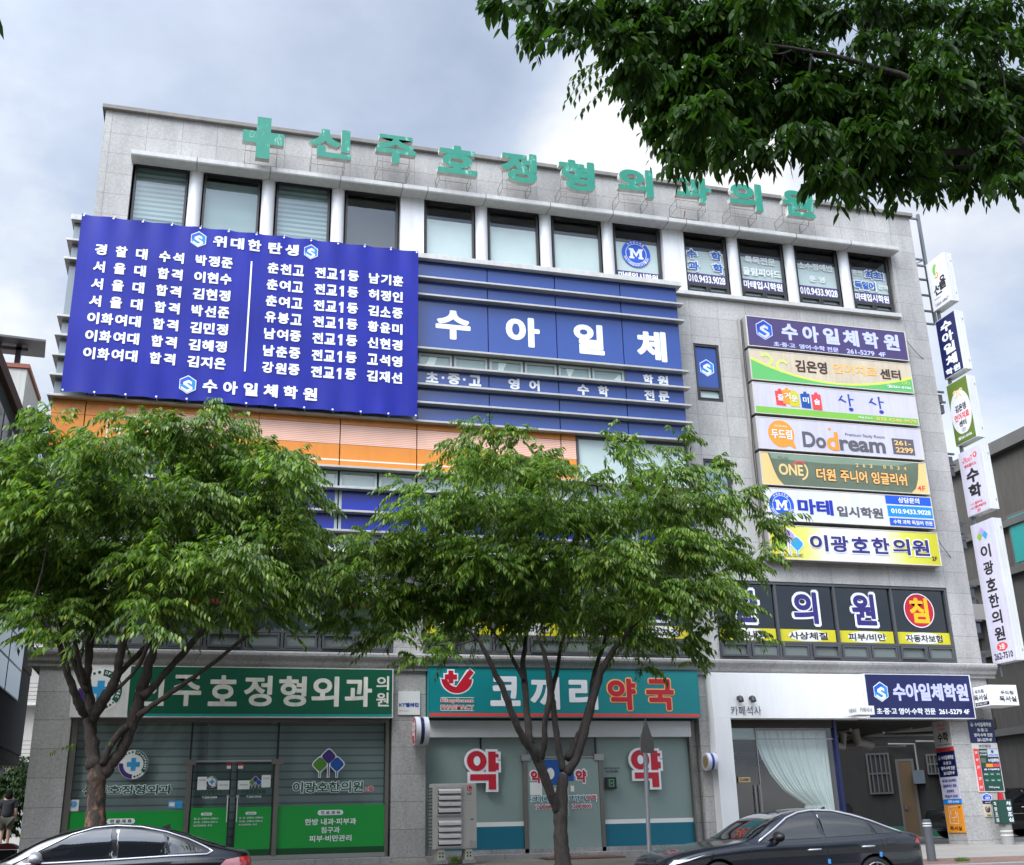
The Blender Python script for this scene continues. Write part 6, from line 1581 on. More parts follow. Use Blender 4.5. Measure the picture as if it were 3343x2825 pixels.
make_car('parked_car', 'old black sedan parked in the yard behind the corner pier', (22.1, 31.4, .975), 0, T3, B3, W1, (.90, 3.65), 'paint_black', win3, [([(.25, .62), (1.2, .66), (2.7, .68), (4.6, .68)], .008)], [(2.55, .86), (3.45, .87)], seam1[:2], [([(.10, .70), (.34, .74), (.36, .82), (.14, .80)], 'lamp_clear')], (1.92, 1.0))

# ------------------------------------------------------------------ neighbours
o = thing('concrete_building', 'dark grey concrete building with a green glazed window at the right edge', 'building', (33, 45, .95))
mb = MB(); mb.box(27, 40, 22, 60, .9, 13.75, 'concrete_grey'); mb.build('wall', o)
mb = MB(); mb.box(26.75, 40.2, 21.8, 60.2, 13.76, 14.2, 'concrete_ledge'); mb.build('roof', o)
for z in (11.1, 9.45, 6.9, 4.2): mb = MB(); mb.box(26.82, 26.999, 22, 60, z, z + .24, 'concrete_ledge'); mb.build('ledge', o)
mb = MB(); mb.box(26.90, 26.998, 29.5, 31.7, 9.7, 11.5, 'concrete_ledge'); mb.quad(0, 0.01, 0, 0.01, 0, 'teal_glass'); 
mb.add([(26.89, 29.6, 9.8), (26.89, 31.6, 9.8), (26.89, 31.6, 11.4), (26.89, 29.6, 11.4)], [(3, 2, 1, 0)], 'teal_glass'); mb.build('window', o)
for y_ in (34.0, 36.4): mb = MB(); mb.box(26.90, 26.998, y_, y_ + 1.5, 7.6, 9.0, 'frame_grey'); mb.build('window', o)
for y_, z in ((33.6, 8.2), (36, 6.2), (35, 10.4)): mb = MB(); mb.box(26.35, 26.98, y_, y_ + .7, z, z + .55, 'ac_beige'); mb.build('condenser', o)
o = thing('rear_building', 'dark plastered back building with barred windows seen through the passage', 'building', (20, 39, .97))
pA, pB = Vector((15.2, 43.0, 0)), Vector((27.0, 34.2, 0)); ud = (pB - pA).normalized(); nd = Vector((-ud.y, ud.x, 0))
if nd.y > 0: nd = -nd
def bpt(x, y):  # point of the oblique back wall seen along a given direction
    return None
LB = (pB - pA).length
MW = Matrix(((ud.x, -nd.x, 0, pA.x), (ud.y, -nd.y, 0, pA.y), (0, 0, 1, 0), (0, 0, 0, 1)))
def back(nm, draw, parent=o):
    mb = MB(); draw(mb); mb.xform(MW); return mb.build(nm, parent)
back('wall', lambda t: (t.box(-8, LB, 0, 4, .9, 8.5, 'plaster_dark'), t.box(-8, LB, -.10, -.002, 4.5, 4.9, 'plaster_beam'), t.box(-8, LB, -.04, -.001, .95, 1.35, 'green_paint')))
def wall_hit(x, y):   # local u of the back wall along the ray through facade-plane ratio
    # ray (x t, y t) meets pA + u ud
    d = Vector((x, y)); a = Vector((pA.x, pA.y)); e = Vector((ud.x, ud.y))
    den = d.x * e.y - d.y * e.x
    t_ = (a.x * e.y - a.y * e.x) / den
    u_ = ((d * t_) - a).dot(e); return u_, t_
def bar_window(x0, x1, z0, z1):
    u0, t0 = wall_hit(x0, 29); u1, t1 = wall_hit(x1, 29); tz = (t0 + t1) / 2
    a, b_ = 1.5 + (z0 - 1.5) * tz, 1.5 + (z1 - 1.5) * tz
    def dr(t):
        t.box(u0, u1, -.05, -.003, a, b_, 'dark_room'); frame(t, u0, u1, a, b_, -.10, .05, .06, 'bars_pale', hz=[(a + b_) / 2])
        k = max(4, int((u1 - u0) / .14))
        for i in range(1, k): t.box(u0 + (u1 - u0) * i / k - .018, u0 + (u1 - u0) * i / k + .018, -.13, -.101, a, b_, 'bars_pale')
    return back('window', dr)
bar_window(18.42, 19.17, 2.24, 3.35); bar_window(20.37, 20.9, 2.75, 3.32)
u0, t0 = wall_hit(19.42, 29); u1, t1 = wall_hit(19.87, 29)
back('door', lambda t: (frame(t, u0 - .08, u1 + .08, .97, 1.5 + 1.68 * t0, -.06, .055, .08, 'bars_pale'), t.box(u0, u1, -.05, -.003, .98, 1.5 + 1.62 * t0, 'door_brown'), t.box(u0 + .06, u0 + .14, -.12, -.05, 1.9, 2.0, 'stainless')))
def box_on(nm, label, x0, x1, z0, z1, mt, cat='meter box'):
    u0, t0 = wall_hit(x0, 29); u1, t1 = wall_hit(x1, 29); tz = (t0 + t1) / 2; a, b_ = 1.5 + (z0 - 1.5) * tz, 1.5 + (z1 - 1.5) * tz
    q = thing(nm, label, cat, MW @ Vector(((u0 + u1) / 2, -.3, a)))
    back('box', lambda t: t.box(u0, u1, -.5, -.004, a, b_, mt), q); back('conduit', lambda t: t.tube([((u0 + u1) / 2, -.2, b_), ((u0 + u1) / 2, -.2, b_ + .9), ((u0 + u1) / 2 - .9, -.1, b_ + .95)], .035, 'pipe_pale', 8), q)
box_on('meter_box', 'blue grey metal meter box on the wall right of the brown door in the passage', 19.88, 20.26, 2.50, 2.86, 'cabinet_blue_grey'); box_on('meter_box', 'pale stained metal meter box on the wall beside the corner pier', 20.74, 21.3, 2.48, 2.92, 'cabinet_pale')
o2 = thing('office_chair', 'black office chair standing in the dark passage', 'chair', (20.0, 33.0, .98))
mb = MB(); mb.box(-.24, .24, -.24, .24, .44, .52, 'lamp_black'); mb.xform(Matrix.Translation((20.0, 33.0, .98))); mb.build('seat', o2, bevel=.03)
mb = MB(); mb.drum((20.12, 33.2, 1.86), 'y', .26, .08, 'lamp_black', n=20); mb.build('backrest', o2); mb = MB(); mb.tube([(20, 33, 1.02), (20, 33, 1.42)], .03, 'lamp_black'); mb.tube([(20.05, 33.2, 1.42), (20.1, 33.22, 1.7)], .025, 'lamp_black')
for k in range(5): mb.tube([(20, 33, 1.06), (20 + .27 * math.cos(k * 1.257), 33 + .27 * math.sin(k * 1.257), 1.0)], .02, 'lamp_black', 6)
mb.build('leg', o2)
o2 = thing('low_table', 'small wooden table with a basket in the dark passage', 'table', (18.6, 33.2, .98)); mb = MB(); mb.box(17.9, 18.9, 32.9, 33.5, 1.60, 1.65, 'wood_top'); mb.build('tabletop', o2); mb = MB(); 
for x, y_ in ((17.95, 32.95), (18.85, 32.95), (17.95, 33.45), (18.85, 33.45)): mb.box(x - .02, x + .02, y_ - .02, y_ + .02, .98, 1.6, 'wood_top')
mb.build('leg', o2); mb = MB(); mb.box(18.0, 18.6, 33.0, 33.3, 1.651, 1.82, 'badge_tan'); tag(mb.build('basket', bevel=.03), 'tan basket on the small wooden table in the passage', 'basket')

o = thing('alley_building', 'dark plastered building with strip windows and a brown brick eave across the alley', 'building', (-9, 22, .97))
AX, AY0, AY1 = -4.5, 21.6, 33.6
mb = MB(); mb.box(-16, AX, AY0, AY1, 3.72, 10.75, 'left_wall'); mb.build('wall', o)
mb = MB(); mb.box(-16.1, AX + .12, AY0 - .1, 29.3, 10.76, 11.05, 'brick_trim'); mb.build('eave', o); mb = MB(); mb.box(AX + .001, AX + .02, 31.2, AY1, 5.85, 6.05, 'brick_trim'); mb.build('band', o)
for z0, z1 in ((4.95, 7.3), (8.6, 10.35)):
    for k in range(4):
        y0, y1 = 22.3 + 2.35 * k, 22.3 + 2.35 * k + 2.28
        if y1 > 31.9: y1 = 31.8
        mb = MB(); mb.box(AX + .001, AX + .03, y0, y1, z0, z1, 'frame_dark')
        hh = [z0, z0 + .75, z0 + 1.45, z1] if z0 < 6 else [z0, z1]
        for a, b_ in zip(hh, hh[1:]): mb.add([(AX + .034, y0 + .04, a + .03), (AX + .034, y1 - .04, a + .03), (AX + .034, y1 - .04, b_ - .03), (AX + .034, y0 + .04, b_ - .03)], [(0, 1, 2, 3)], 'left_window')
        mb.build('window', o)
mb = MB(); mb.tube([(AX + .15, 26.2, 8.4), (AX + .15, 26.2, 10.6), (AX + .2, 26.6, 11.2), (AX + .1, 27.2, 11.3)], .05, 'pipe_pale', 8); mb.build('pipe', o)
mb = MB(); mb.box(-16, AX - .02, AY0 + .1, AY1 - .1, 3.45, 3.71, 'plaster_beam'); mb.box(-16, -8.5, AY0 + .2, AY1 - .2, .9, 3.449, 'left_wall'); mb.tube([(-5.2, 30, 3.3), (-4.9, 33, 3.3)], .12, 'pipe_pale', 8); mb.build('soffit', o)
for y_ in (22, 27.5): mb = MB(); mb.box(-5.2, -4.75, y_, y_ + .45, .95, 3.449, 'left_wall'); mb.build('pillar', o)
mb = MB(); mb.box(-9.5, -5.2, 31.0, 33.5, 10.76, 13.92, 'tower_white'); mb.build('stair_tower', o); mb = MB(); mb.box(-9.55, -5.14, 30.94, 33.56, 13.93, 14.05, 'tile_red'); mb.build('coping', o)
o = thing('solar_canopy', 'dark solar panel canopy on two posts above the white rooftop tower', 'solar canopy', (-6.5, 32, 14.05))
mb = MB()
for x in (-6.15, -5.60): mb.box(x - .07, x + .07, 31.6, 31.74, 14.05, 14.9, 'bollard_grey')
mb.build('post', o); mb = MB(); mb.add([(-8.5, 30.6, 14.80), (-4.75, 30.6, 14.62), (-5.1, 33.0, 15.12), (-8.5, 33.0, 15.2), (-8.5, 30.6, 14.86), (-4.75, 30.6, 14.68), (-5.1, 33.0, 15.18), (-8.5, 33.0, 15.26)], [(0, 1, 2, 3), (7, 6, 5, 4), (0, 4, 5, 1), (1, 5, 6, 2), (2, 6, 7, 3), (3, 7, 4, 0)], 'solar_panel'); mb.build('panel', o); mb = MB(); mb.box(-6.3, -5.35, 31.6, 31.7, 14.72, 14.82, 'galvanised'); mb.build('crossbeam', o)
mb = MB(); mb.tube([(-6.2, 30.95, 14.9), (-6.22, 30.93, 14.0), (-6.3, 30.93, 12.6), (-6.45, 30.9, 11.2)], .025, 'wire_black', 6); tag(mb.build('cable'), 'black cable hanging down the white rooftop tower', 'cable')
o = thing('apartment_building', 'pale cream building with balconies far behind in the alley gap', 'building', (-10, 64, 1.4)); mb = MB(); mb.box(-22, -6.6, 62, 72, 1.3, 16, 'far_white'); mb.build('wall', o)
for z in (5.2, 8.0, 10.8, 13.6):
    mb = MB(); mb.box(-12, -6.5, 61.2, 61.99, z, z + .12, 'tower_white')
    for k in range(5): mb.box(-12, -6.5, 61.2, 61.23, z + .25 + .2 * k, z + .28 + .2 * k, 'bars_pale')
    mb.build('balcony', o); mb = MB(); mb.box(-9.2, -8.4, 61.96, 61.995, z + .3, z + 1.7, 'frame_grey'); mb.build('window', o)
for z in (4.0, 4.9): mb = MB(); mb.box(-7.6, -6.9, 60.9, 61.3, z, z + .65, 'ac_beige'); mb.build('condenser', o)
# buildings across the road, seen only in reflections
for nm, lab, x0, x1, y0, y1, h in (('apartment_block', 'tall grey apartment block mirrored in the windows of the black car', -40, -1, -34, -18, 27), ('apartment_block', 'lower grey block mirrored in the second floor windows at the right', -1.0, 40, -46, -34, 13)):
    o = thing(nm, lab, 'building', ((x0 + x1) / 2, y1, -.2)); mb = MB(); mb.box(x0, x1, y0, y1, -.25, h, 'reflect_wall')
    for z in np.arange(2.0, h - 2, 2.9): mb.box(x0 + .8, x1 - .8, y1 + .001, y1 + .06, z, z + 1.5, 'reflect_window')
    mb.build('wall', o)

# ------------------------------------------------------------------ person in the alley
def skin_body(nm, verts, edges, rad, mt, parent, sub=2):
    me = bpy.data.meshes.new(nm); me.from_pydata(verts, edges, []); o = bpy.data.objects.new(nm, me); COL.objects.link(o)
    o.modifiers.new('skin', 'SKIN'); sv = me.skin_vertices[0].data
    for i, r_ in enumerate(rad): sv[i].radius = (r_, r_) if not isinstance(r_, tuple) else r_
    sv[0].use_root = True
    s_ = o.modifiers.new('sub', 'SUBSURF'); s_.levels = s_.render_levels = sub
    me.materials.append(MATS[mt])
    bpy.context.view_layer.update()
    m2 = bpy.data.meshes.new_from_object(o.evaluated_get(bpy.context.evaluated_depsgraph_get())); o.modifiers.clear(); o.data = m2
    for p_ in m2.polygons: p_.use_smooth = True
    if not m2.materials: m2.materials.append(MATS[mt])
    o.parent = parent
    return o
pr = thing('person', 'person with dark shoulder length hair, navy shirt and olive shorts walking away down the alley', 'person', (-6.05, 43.6, 1.34)); pr.scale = (1.12, 1.12, 1.12)
V = [(0, 0, .92), (0, .01, 1.10), (0, .02, 1.28), (0, .0, 1.42), (0, -.01, 1.50), (0, .0, 1.60), (0, .0, 1.68),
     (-.17, .0, 1.38), (-.24, .03, 1.12), (-.22, .12, .90), (-.22, .15, .82), (.17, 0, 1.38), (.24, -.05, 1.12), (.23, .02, .88), (.23, .04, .80),
     (-.09, 0, .86), (-.10, .06, .50), (-.10, -.06, .10), (-.10, .06, .04), (.09, 0, .86), (.10, -.02, .50), (.10, -.02, .09), (.10, .10, .04)]
E_ = [(0, 1), (1, 2), (2, 3), (3, 4), (4, 5), (5, 6), (3, 7), (7, 8), (8, 9), (9, 10), (3, 11), (11, 12), (12, 13), (13, 14), (0, 15), (15, 16), (16, 17), (17, 18), (0, 19), (19, 20), (20, 21), (21, 22)]
Rr = [.15, .14, .16, .11, .055, .09, .075, .06, .048, .036, .034, .06, .048, .036, .034, .095, .062, .042, .034, .095, .062, .042, .034]
skin_body('body', V, E_, Rr, 'skin', pr)
skin_body('shirt', [(0, 0, .84), (0, .01, 1.10), (0, .02, 1.28), (0, .0, 1.40), (-.18, 0, 1.38), (-.245, .02, 1.14), (.18, 0, 1.38), (.245, -.04, 1.14)], [(0, 1), (1, 2), (2, 3), (3, 4), (4, 5), (3, 6), (6, 7)], [.20, .185, .195, .12, .085, .08, .085, .08], 'cloth_navy', pr)
skin_body('shorts', [(0, 0, .90), (-.10, 0, .82), (-.105, .05, .52), (.10, 0, .82), (.105, -.02, .52)], [(0, 1), (1, 2), (0, 3), (3, 4)], [.185, .125, .11, .125, .11], 'cloth_olive', pr)
skin_body('hair', [(0, -.02, 1.71), (0, -.045, 1.62), (0, -.06, 1.52), (0, -.07, 1.42)], [(0, 1), (1, 2), (2, 3)], [.085, .115, .12, .10], 'hair_black', pr)
for x, y_ in ((-.10, .02), (.10, .03)): mb = MB(); mb.tube([(x, y_ - .10, .045), (x, y_, .05), (x, y_ + .15, .035)], [.04, .05, .035], 'shoe', 10); q = mb.build('shoe', smooth=True); q.parent = pr
o = thing('red_cart', 'low dark cart with a rounded red lid beside the left corner of the building', 'cart', (-3.75, 27.5, 1.0)); mb = MB()
n = 16; pts = [(-3.75 + .24 * math.cos(math.pi * k / n), 1.38 + .13 * math.sin(math.pi * k / n)) for k in range(n + 1)]; mb.prism(pts, 27.3, 27.8, 'plastic_red'); mb.build('lid', o, bevel=.02)
mb = MB(); mb.box(-3.95, -3.55, 27.35, 27.75, 1.12, 1.375, 'lamp_black'); mb.build('body', o, bevel=.02)
for x in (-3.95, -3.55): mb = MB(); mb.drum((x, 27.3, 1.10), 'y', .10, .06, 'tyre', n=20); mb.build('wheel', o)
mb = MB(); mb.box(-4.32, -4.2, 27.2, 27.3, 1.02, 1.14, 'water_blue'); mb.box(-4.32, -4.2, 27.2, 27.3, 1.141, 1.17, 'paper_white'); tag(mb.build('carton', bevel=.01), 'small blue and white carton left on the alley ground', 'carton')
T4 = [(0, .9), (.05, 1.1), (.5, 1.3), (1.2, 1.95), (1.6, 2.05), (3, 2.1), (4.8, 2.05), (4.9, 1.6)]
o = thing('white_van', 'white van parked far down the alley behind the walking person', 'van', (-9.5, 50, 1.4)); mb = MB(); mb.prism([(-11.5, 1.75), (-6.6, 1.75), (-6.45, 2.2), (-6.9, 2.45), (-7.6, 3.0), (-11.5, 3.05)], 49.2, 51, 'paint_white'); mb.build('body', o, bevel=.06); mb = MB(); mb.prism([(-10.8, 2.42), (-7.1, 2.42), (-7.7, 2.9), (-10.8, 2.95)], 49.17, 49.198, 'car_glass'); mb.build('side_window', o)
for x in (-10.6, -7.4): mb = MB(); mb.drum((x, 49.15, 1.72), 'y', .33, .2, 'tyre', n=24); mb.build('wheel', o)

# crown clumps (x, y, z, radius) and limb paths (x, y, z, radius)
C1= [(-3.06,18.35,7.09,0.67),(-3.45,20.02,7.62,0.73),(-2.73,19.69,8.16,0.54),(-2.66,18.15,7.97,0.29),(-1.78,17.74,7.31,0.65),(-2.08,21.59,8.48,0.79),(-1.1,19.4,8.27,0.62),(-1.13,21.32,8.84,0.68),(-1.63,19.63,8.59,0.27),(-0.43,19.05,8.29,0.52),(-0.16,18.56,8.49,0.24),(0.24,19.58,8.52,0.45),(-0.07,19.7,7.98,0.81),(-0.07,21.4,8.57,0.88),(0.86,19.0,7.63,0.65),(0.99,20.28,8.18,0.69),(1.22,18.0,7.25,0.49),(1.58,18.98,7.76,0.3),(1.71,19.78,7.37,0.45),(-2.46,18.09,6.48,0.91),(-2.71,20.4,7.17,1.02),(-1.5,18.72,6.8,0.94),(-1.67,20.09,7.11,1.0),(-0.41,18.89,6.82,1.03),(-0.46,20.3,7.34,1.11),(0.74,19.2,6.88,0.87),(0.93,20.95,7.51,0.95),(1.38,18.49,6.28,0.59),(1.64,20.32,6.73,0.65),(-2.83,19.47,5.84,0.89),(-3.07,20.45,6.09,0.93),(-1.89,19.84,6.05,0.99),(-1.98,20.01,6.01,1.0),(-0.69,18.08,5.61,0.99),(-0.87,21.98,6.57,1.2),(0.36,17.63,5.46,0.88),(0.33,20.99,6.35,1.05),(1.36,18.85,5.61,0.69),(1.45,19.97,5.78,0.73),(1.84,18.8,5.95,0.43),(2.13,18.63,6.62,0.34),(-2.41,18.6,4.88,0.51),(-1.7,19.49,5.22,0.62),(-1.85,20.39,5.47,0.65),(-0.63,17.68,4.9,0.56),(-0.61,20.11,5.36,0.64),(0.36,19.89,5.27,0.54),(1.16,19.14,5.15,0.44),(-3.18,18.88,6.26,0.77),(-3.4,20.88,6.65,0.85),(-2.05,18.33,4.46,0.33),(-3.0,19.14,5.12,0.35),(1.82,19.2,5.1,0.44),(-4.01,19.63,6.66,1.07),(-3.95,19.69,5.6,0.9),(-0.71,17.05,4.38,0.23),(-1.7,19.86,4.88,0.27),(-4.49,18.82,6.02,1.03),(-2.54,19.31,4.69,0.26)]
C2= [(4.3,17.64,8.15,0.26),(5.22,19.6,8.8,0.34),(5.59,19.37,8.65,0.26),(4.29,19.59,8.48,0.27),(3.91,18.5,7.62,0.29),(3.54,18.85,7.29,0.27),(4.43,17.66,7.43,0.52),(5.35,21.21,8.74,0.63),(5.48,18.23,7.68,0.54),(6.1,19.97,8.17,0.59),(5.49,17.4,7.23,0.4),(7.56,19.37,8.89,0.19),(7.1,18.49,8.15,0.25),(7.05,17.5,7.91,0.24),(8.8,18.76,8.71,0.24),(8.79,19.36,8.56,0.26),(8.23,17.99,7.68,0.41),(9.36,18.65,7.96,0.34),(8.13,19.61,8.13,0.49),(6.67,18.46,7.49,0.42),(3.22,19.61,7.64,0.23),(3.32,18.6,6.85,0.47),(4.53,19.24,7.09,0.74),(4.86,20.22,7.42,0.78),(5.78,19.32,7.08,0.79),(6.37,21.17,7.67,0.87),(7.1,19.74,7.26,0.76),(7.54,20.64,7.44,0.8),(8.11,18.93,7.28,0.73),(9.05,21.25,7.94,0.82),(8.78,18.0,7.15,0.53),(10.13,21.01,7.96,0.62),(10.06,18.67,7.51,0.34),(10.58,19.14,7.17,0.33),(11.31,19.66,7.35,0.2),(2.5,18.83,6.25,0.47),(2.22,18.51,5.73,0.42),(3.48,19.44,6.35,0.71),(3.59,19.97,6.48,0.73),(4.54,18.92,6.09,0.86),(4.99,21.31,6.62,0.97),(5.86,19.06,6.08,0.87),(6.54,21.5,6.53,0.98),(6.89,18.25,5.94,0.83),(8.0,21.36,6.77,0.97),(8.26,18.3,6.27,0.79),(9.59,21.32,7.09,0.92),(9.83,19.47,6.62,0.53),(10.06,18.16,6.22,0.26),(2.5,19.32,5.49,0.57),(3.53,19.7,5.51,0.72),(3.69,19.86,5.41,0.72),(4.71,19.69,5.36,0.72),(4.72,20.01,5.49,0.73),(5.95,19.76,5.41,0.63),(6.02,20.23,5.55,0.64),(7.24,19.84,5.41,0.72),(7.8,21.36,5.57,0.78),(7.8,18.08,5.31,0.74),(8.53,20.08,5.78,0.82),(8.62,17.98,5.49,0.53),(9.85,20.27,5.95,0.6),(10.25,19.32,6.26,0.35),(2.2,19.55,5.0,0.4),(3.03,19.29,4.76,0.39),(3.9,18.85,4.54,0.33),(3.4,18.9,4.33,0.21),(7.91,19.61,4.87,0.54),(8.7,19.15,4.72,0.39),(9.15,18.6,4.91,0.38),(8.08,19.61,4.37,0.2),(9.4,18.23,5.3,0.29),(9.12,19.48,4.42,0.12),(10.34,18.92,4.72,0.12),(10.41,19.49,5.0,0.12),(11.75,19.62,7.51,0.12),(11.08,19.52,6.94,0.16)]
CF= [(2.19,7.81,8.44,0.08),(2.39,8.84,9.41,0.05),(2.86,9.42,9.91,0.09),(2.71,8.21,8.91,0.12),(2.81,8.89,9.13,0.09),(3.04,9.39,9.47,0.08),(3.04,8.8,9.2,0.12),(2.69,7.67,8.0,0.07),(3.3,8.86,9.1,0.05),(3.07,8.11,8.8,0.15),(3.76,9.32,9.62,0.1),(3.8,8.92,9.62,0.21),(3.53,8.21,8.61,0.14),(3.95,9.39,9.37,0.11),(4.05,8.85,9.37,0.21),(3.7,8.28,8.35,0.16),(4.03,9.27,8.95,0.1),(4.46,9.38,9.49,0.24),(4.26,9.39,8.9,0.16),(4.63,9.37,10.15,0.22),(4.38,8.92,8.65,0.23),(4.27,9.0,8.33,0.14),(4.66,8.81,9.39,0.25),(4.53,8.65,8.65,0.25),(4.75,9.57,8.57,0.17),(4.05,8.31,7.4,0.08),(4.06,7.76,7.54,0.2),(4.74,9.03,8.11,0.17),(4.91,8.6,9.51,0.22),(4.97,8.69,9.02,0.25),(4.97,8.8,8.54,0.25),(4.54,8.1,7.56,0.17),(4.57,8.0,7.27,0.09),(4.82,7.74,8.85,0.2),(5.69,9.16,9.69,0.24),(5.79,9.42,9.4,0.27),(5.47,8.99,8.56,0.23),(4.73,7.83,7.33,0.12),(6.46,9.56,10.68,0.25),(6.16,9.25,9.67,0.24),(5.68,8.62,8.6,0.24),(4.96,7.6,7.35,0.16),(6.63,9.29,9.49,0.24),(6.23,8.85,8.68,0.25),(6.1,8.84,8.23,0.21),(5.12,7.64,6.98,0.1),(5.99,9.07,7.83,0.08),(5.32,7.67,6.95,0.12),(6.45,8.56,8.62,0.24),(5.86,7.89,7.63,0.22),(6.08,8.32,7.55,0.18),(6.71,9.38,7.99,0.07),(7.28,9.1,9.57,0.22),(7.37,9.23,9.14,0.26),(6.47,8.2,7.8,0.23),(6.55,8.38,7.56,0.14),(6.78,8.81,7.64,0.06),(6.58,7.67,8.29,0.2),(7.14,8.42,8.44,0.24),(8.0,9.55,8.84,0.25),(7.53,9.11,8.14,0.13),(8.51,9.33,9.96,0.24),(7.39,8.2,8.43,0.23),(7.99,8.98,8.54,0.23),(8.08,9.18,8.27,0.13),(8.65,9.01,9.64,0.23),(8.07,8.47,8.63,0.24),(7.48,7.95,7.73,0.21),(7.14,7.64,7.16,0.09),(9.42,9.37,9.77,0.27),(9.37,9.46,9.22,0.27),(7.98,8.15,7.69,0.17),(6.72,9.11,10.36,0.17),(6.61,8.41,9.84,0.16),(7.38,8.86,10.29,0.17),(8.28,9.28,10.86,0.18),(7.75,8.24,9.78,0.16),(8.8,8.84,10.64,0.19),(6.23,8.11,9.01,0.12),(7.04,8.62,9.6,0.12),(6.62,7.66,8.73,0.11),(7.43,8.13,9.25,0.12),(7.92,8.17,9.38,0.14),(9.66,9.43,10.85,0.2)]
trunk2=[(6.24,19.5,0.93,0.148),(6.22,19.5,1.24,0.127),(6.22,19.5,1.64,0.117),(6.25,19.5,2.05,0.111),(6.31,19.5,2.43,0.086)]
l2a=[(6.19,19.5,1.81,0.093),(6.02,19.38,2.1,0.08),(5.84,19.26,2.48,0.088),(5.67,19.14,2.8,0.082),(5.47,19.02,2.96,0.068),(5.31,18.9,3.19,0.063),(5.13,18.78,3.59,0.057),(4.92,18.66,3.96,0.05),(4.77,18.54,4.2,0.044),(4.56,18.42,4.54,0.032),(4.29,18.3,4.75,0.02)]
l2b=[(5.63,19.2,2.92,0.061),(5.65,19.46,3.48,0.059),(5.7,19.72,4.04,0.056),(5.75,19.98,4.42,0.047),(5.91,20.24,4.99,0.035),(6.1,20.5,5.38,0.023)]
l2b2=[(5.65,19.6,4.08,0.037),(5.6,20.07,4.47,0.032),(5.6,20.53,4.83,0.026),(5.63,21.0,5.18,0.017)]
l2c=[(5.87,19.4,2.67,0.049),(5.9,19.27,2.92,0.052),(5.89,19.13,3.33,0.052),(5.96,19.0,3.74,0.054),(5.9,18.87,4.08,0.051),(5.78,18.73,4.46,0.036),(5.62,18.6,4.71,0.021)]
l2d=[(6.3,19.5,2.49,0.062),(6.3,19.71,2.83,0.056),(6.33,19.93,3.25,0.054),(6.37,20.14,3.68,0.048),(6.41,20.36,3.93,0.048),(6.6,20.57,4.35,0.042),(6.77,20.79,4.89,0.033),(6.97,21.0,5.28,0.023)]
l2e=[(6.36,19.5,2.43,0.093),(6.54,19.42,2.69,0.074),(6.68,19.33,3.11,0.067),(6.8,19.25,3.62,0.07),(6.96,19.17,4.14,0.067),(7.22,19.08,4.57,0.051),(7.56,19.0,4.95,0.03)]
l2f=[(6.41,19.5,2.7,0.077),(6.61,19.68,2.95,0.053),(6.82,19.87,3.28,0.044),(7.07,20.05,3.8,0.044),(7.24,20.23,4.32,0.042),(7.52,20.42,4.85,0.036),(7.72,20.6,5.37,0.023)]
trunk1=[(-1.38,19.3,1.59,0.163),(-1.39,19.3,1.74,0.156),(-1.41,19.3,2.04,0.14),(-1.44,19.3,2.32,0.136),(-1.44,19.3,2.48,0.149),(-1.48,19.3,2.64,0.118)]
l1a=[(-1.49,19.3,2.59,0.127),(-1.54,19.37,2.81,0.1),(-1.61,19.44,3.14,0.1),(-1.67,19.51,3.47,0.101),(-1.71,19.58,3.72,0.073),(-1.77,19.65,3.98,0.064),(-1.78,19.72,4.24,0.06),(-1.8,19.79,4.54,0.06),(-1.77,19.86,4.82,0.056),(-1.67,19.93,5.08,0.047),(-1.63,20.0,5.32,0.028)]
l1b=[(-1.7,19.3,3.37,0.054),(-1.78,19.16,3.5,0.072),(-1.86,19.02,3.69,0.062),(-1.96,18.89,3.91,0.058),(-2.06,18.75,4.18,0.048),(-2.11,18.61,4.36,0.048),(-2.17,18.48,4.46,0.035),(-2.41,18.34,4.75,0.026),(-2.56,18.2,4.88,0.021)]
l1b2=[(-1.73,19.4,3.79,0.055),(-1.86,19.57,3.97,0.046),(-1.96,19.73,4.19,0.046),(-2.1,19.9,4.45,0.047),(-2.2,20.07,4.69,0.047),(-2.31,20.23,4.92,0.034),(-2.42,20.4,5.22,0.019)]
l1b3=[(-1.76,19.4,3.92,0.055),(-1.83,19.25,4.09,0.045),(-1.9,19.1,4.3,0.036),(-1.94,18.95,4.48,0.036),(-1.98,18.8,4.63,0.022)]
l1c=[(-1.58,19.3,3.32,0.072),(-1.53,19.22,3.47,0.09),(-1.44,19.14,3.63,0.085),(-1.34,19.07,3.78,0.08),(-1.27,18.99,4.0,0.071),(-1.25,18.91,4.22,0.066),(-1.21,18.83,4.47,0.062),(-1.15,18.76,4.78,0.057),(-1.11,18.68,5.05,0.044),(-1.08,18.6,5.27,0.026)]
l1c2=[(-1.45,19.2,3.62,0.045),(-1.25,19.04,3.78,0.032),(-1.05,18.88,3.96,0.028),(-0.92,18.72,4.13,0.035),(-0.85,18.56,4.31,0.035),(-0.79,18.4,4.44,0.026)]
l1c3=[(-1.24,19.0,4.0,0.045),(-1.09,19.2,4.23,0.045),(-0.92,19.4,4.47,0.041),(-0.75,19.6,4.71,0.033),(-0.56,19.8,5.05,0.024),(-0.47,20.0,5.32,0.017)]
l1d=[(-1.36,19.3,2.49,0.1),(-1.22,19.27,2.68,0.095),(-1.11,19.25,2.83,0.09),(-1.04,19.22,3.07,0.095),(-0.95,19.19,3.39,0.099),(-0.9,19.16,3.67,0.094),(-0.85,19.14,3.93,0.085),(-0.78,19.11,4.26,0.072),(-0.75,19.08,4.45,0.054),(-0.65,19.05,4.67,0.04),(-0.43,19.03,4.93,0.036),(-0.38,19.0,5.18,0.018)]
l1d2=[(-1.37,19.2,2.64,0.054),(-1.3,19.17,2.89,0.056),(-1.16,19.13,3.1,0.054),(-1.04,19.1,3.22,0.054)]
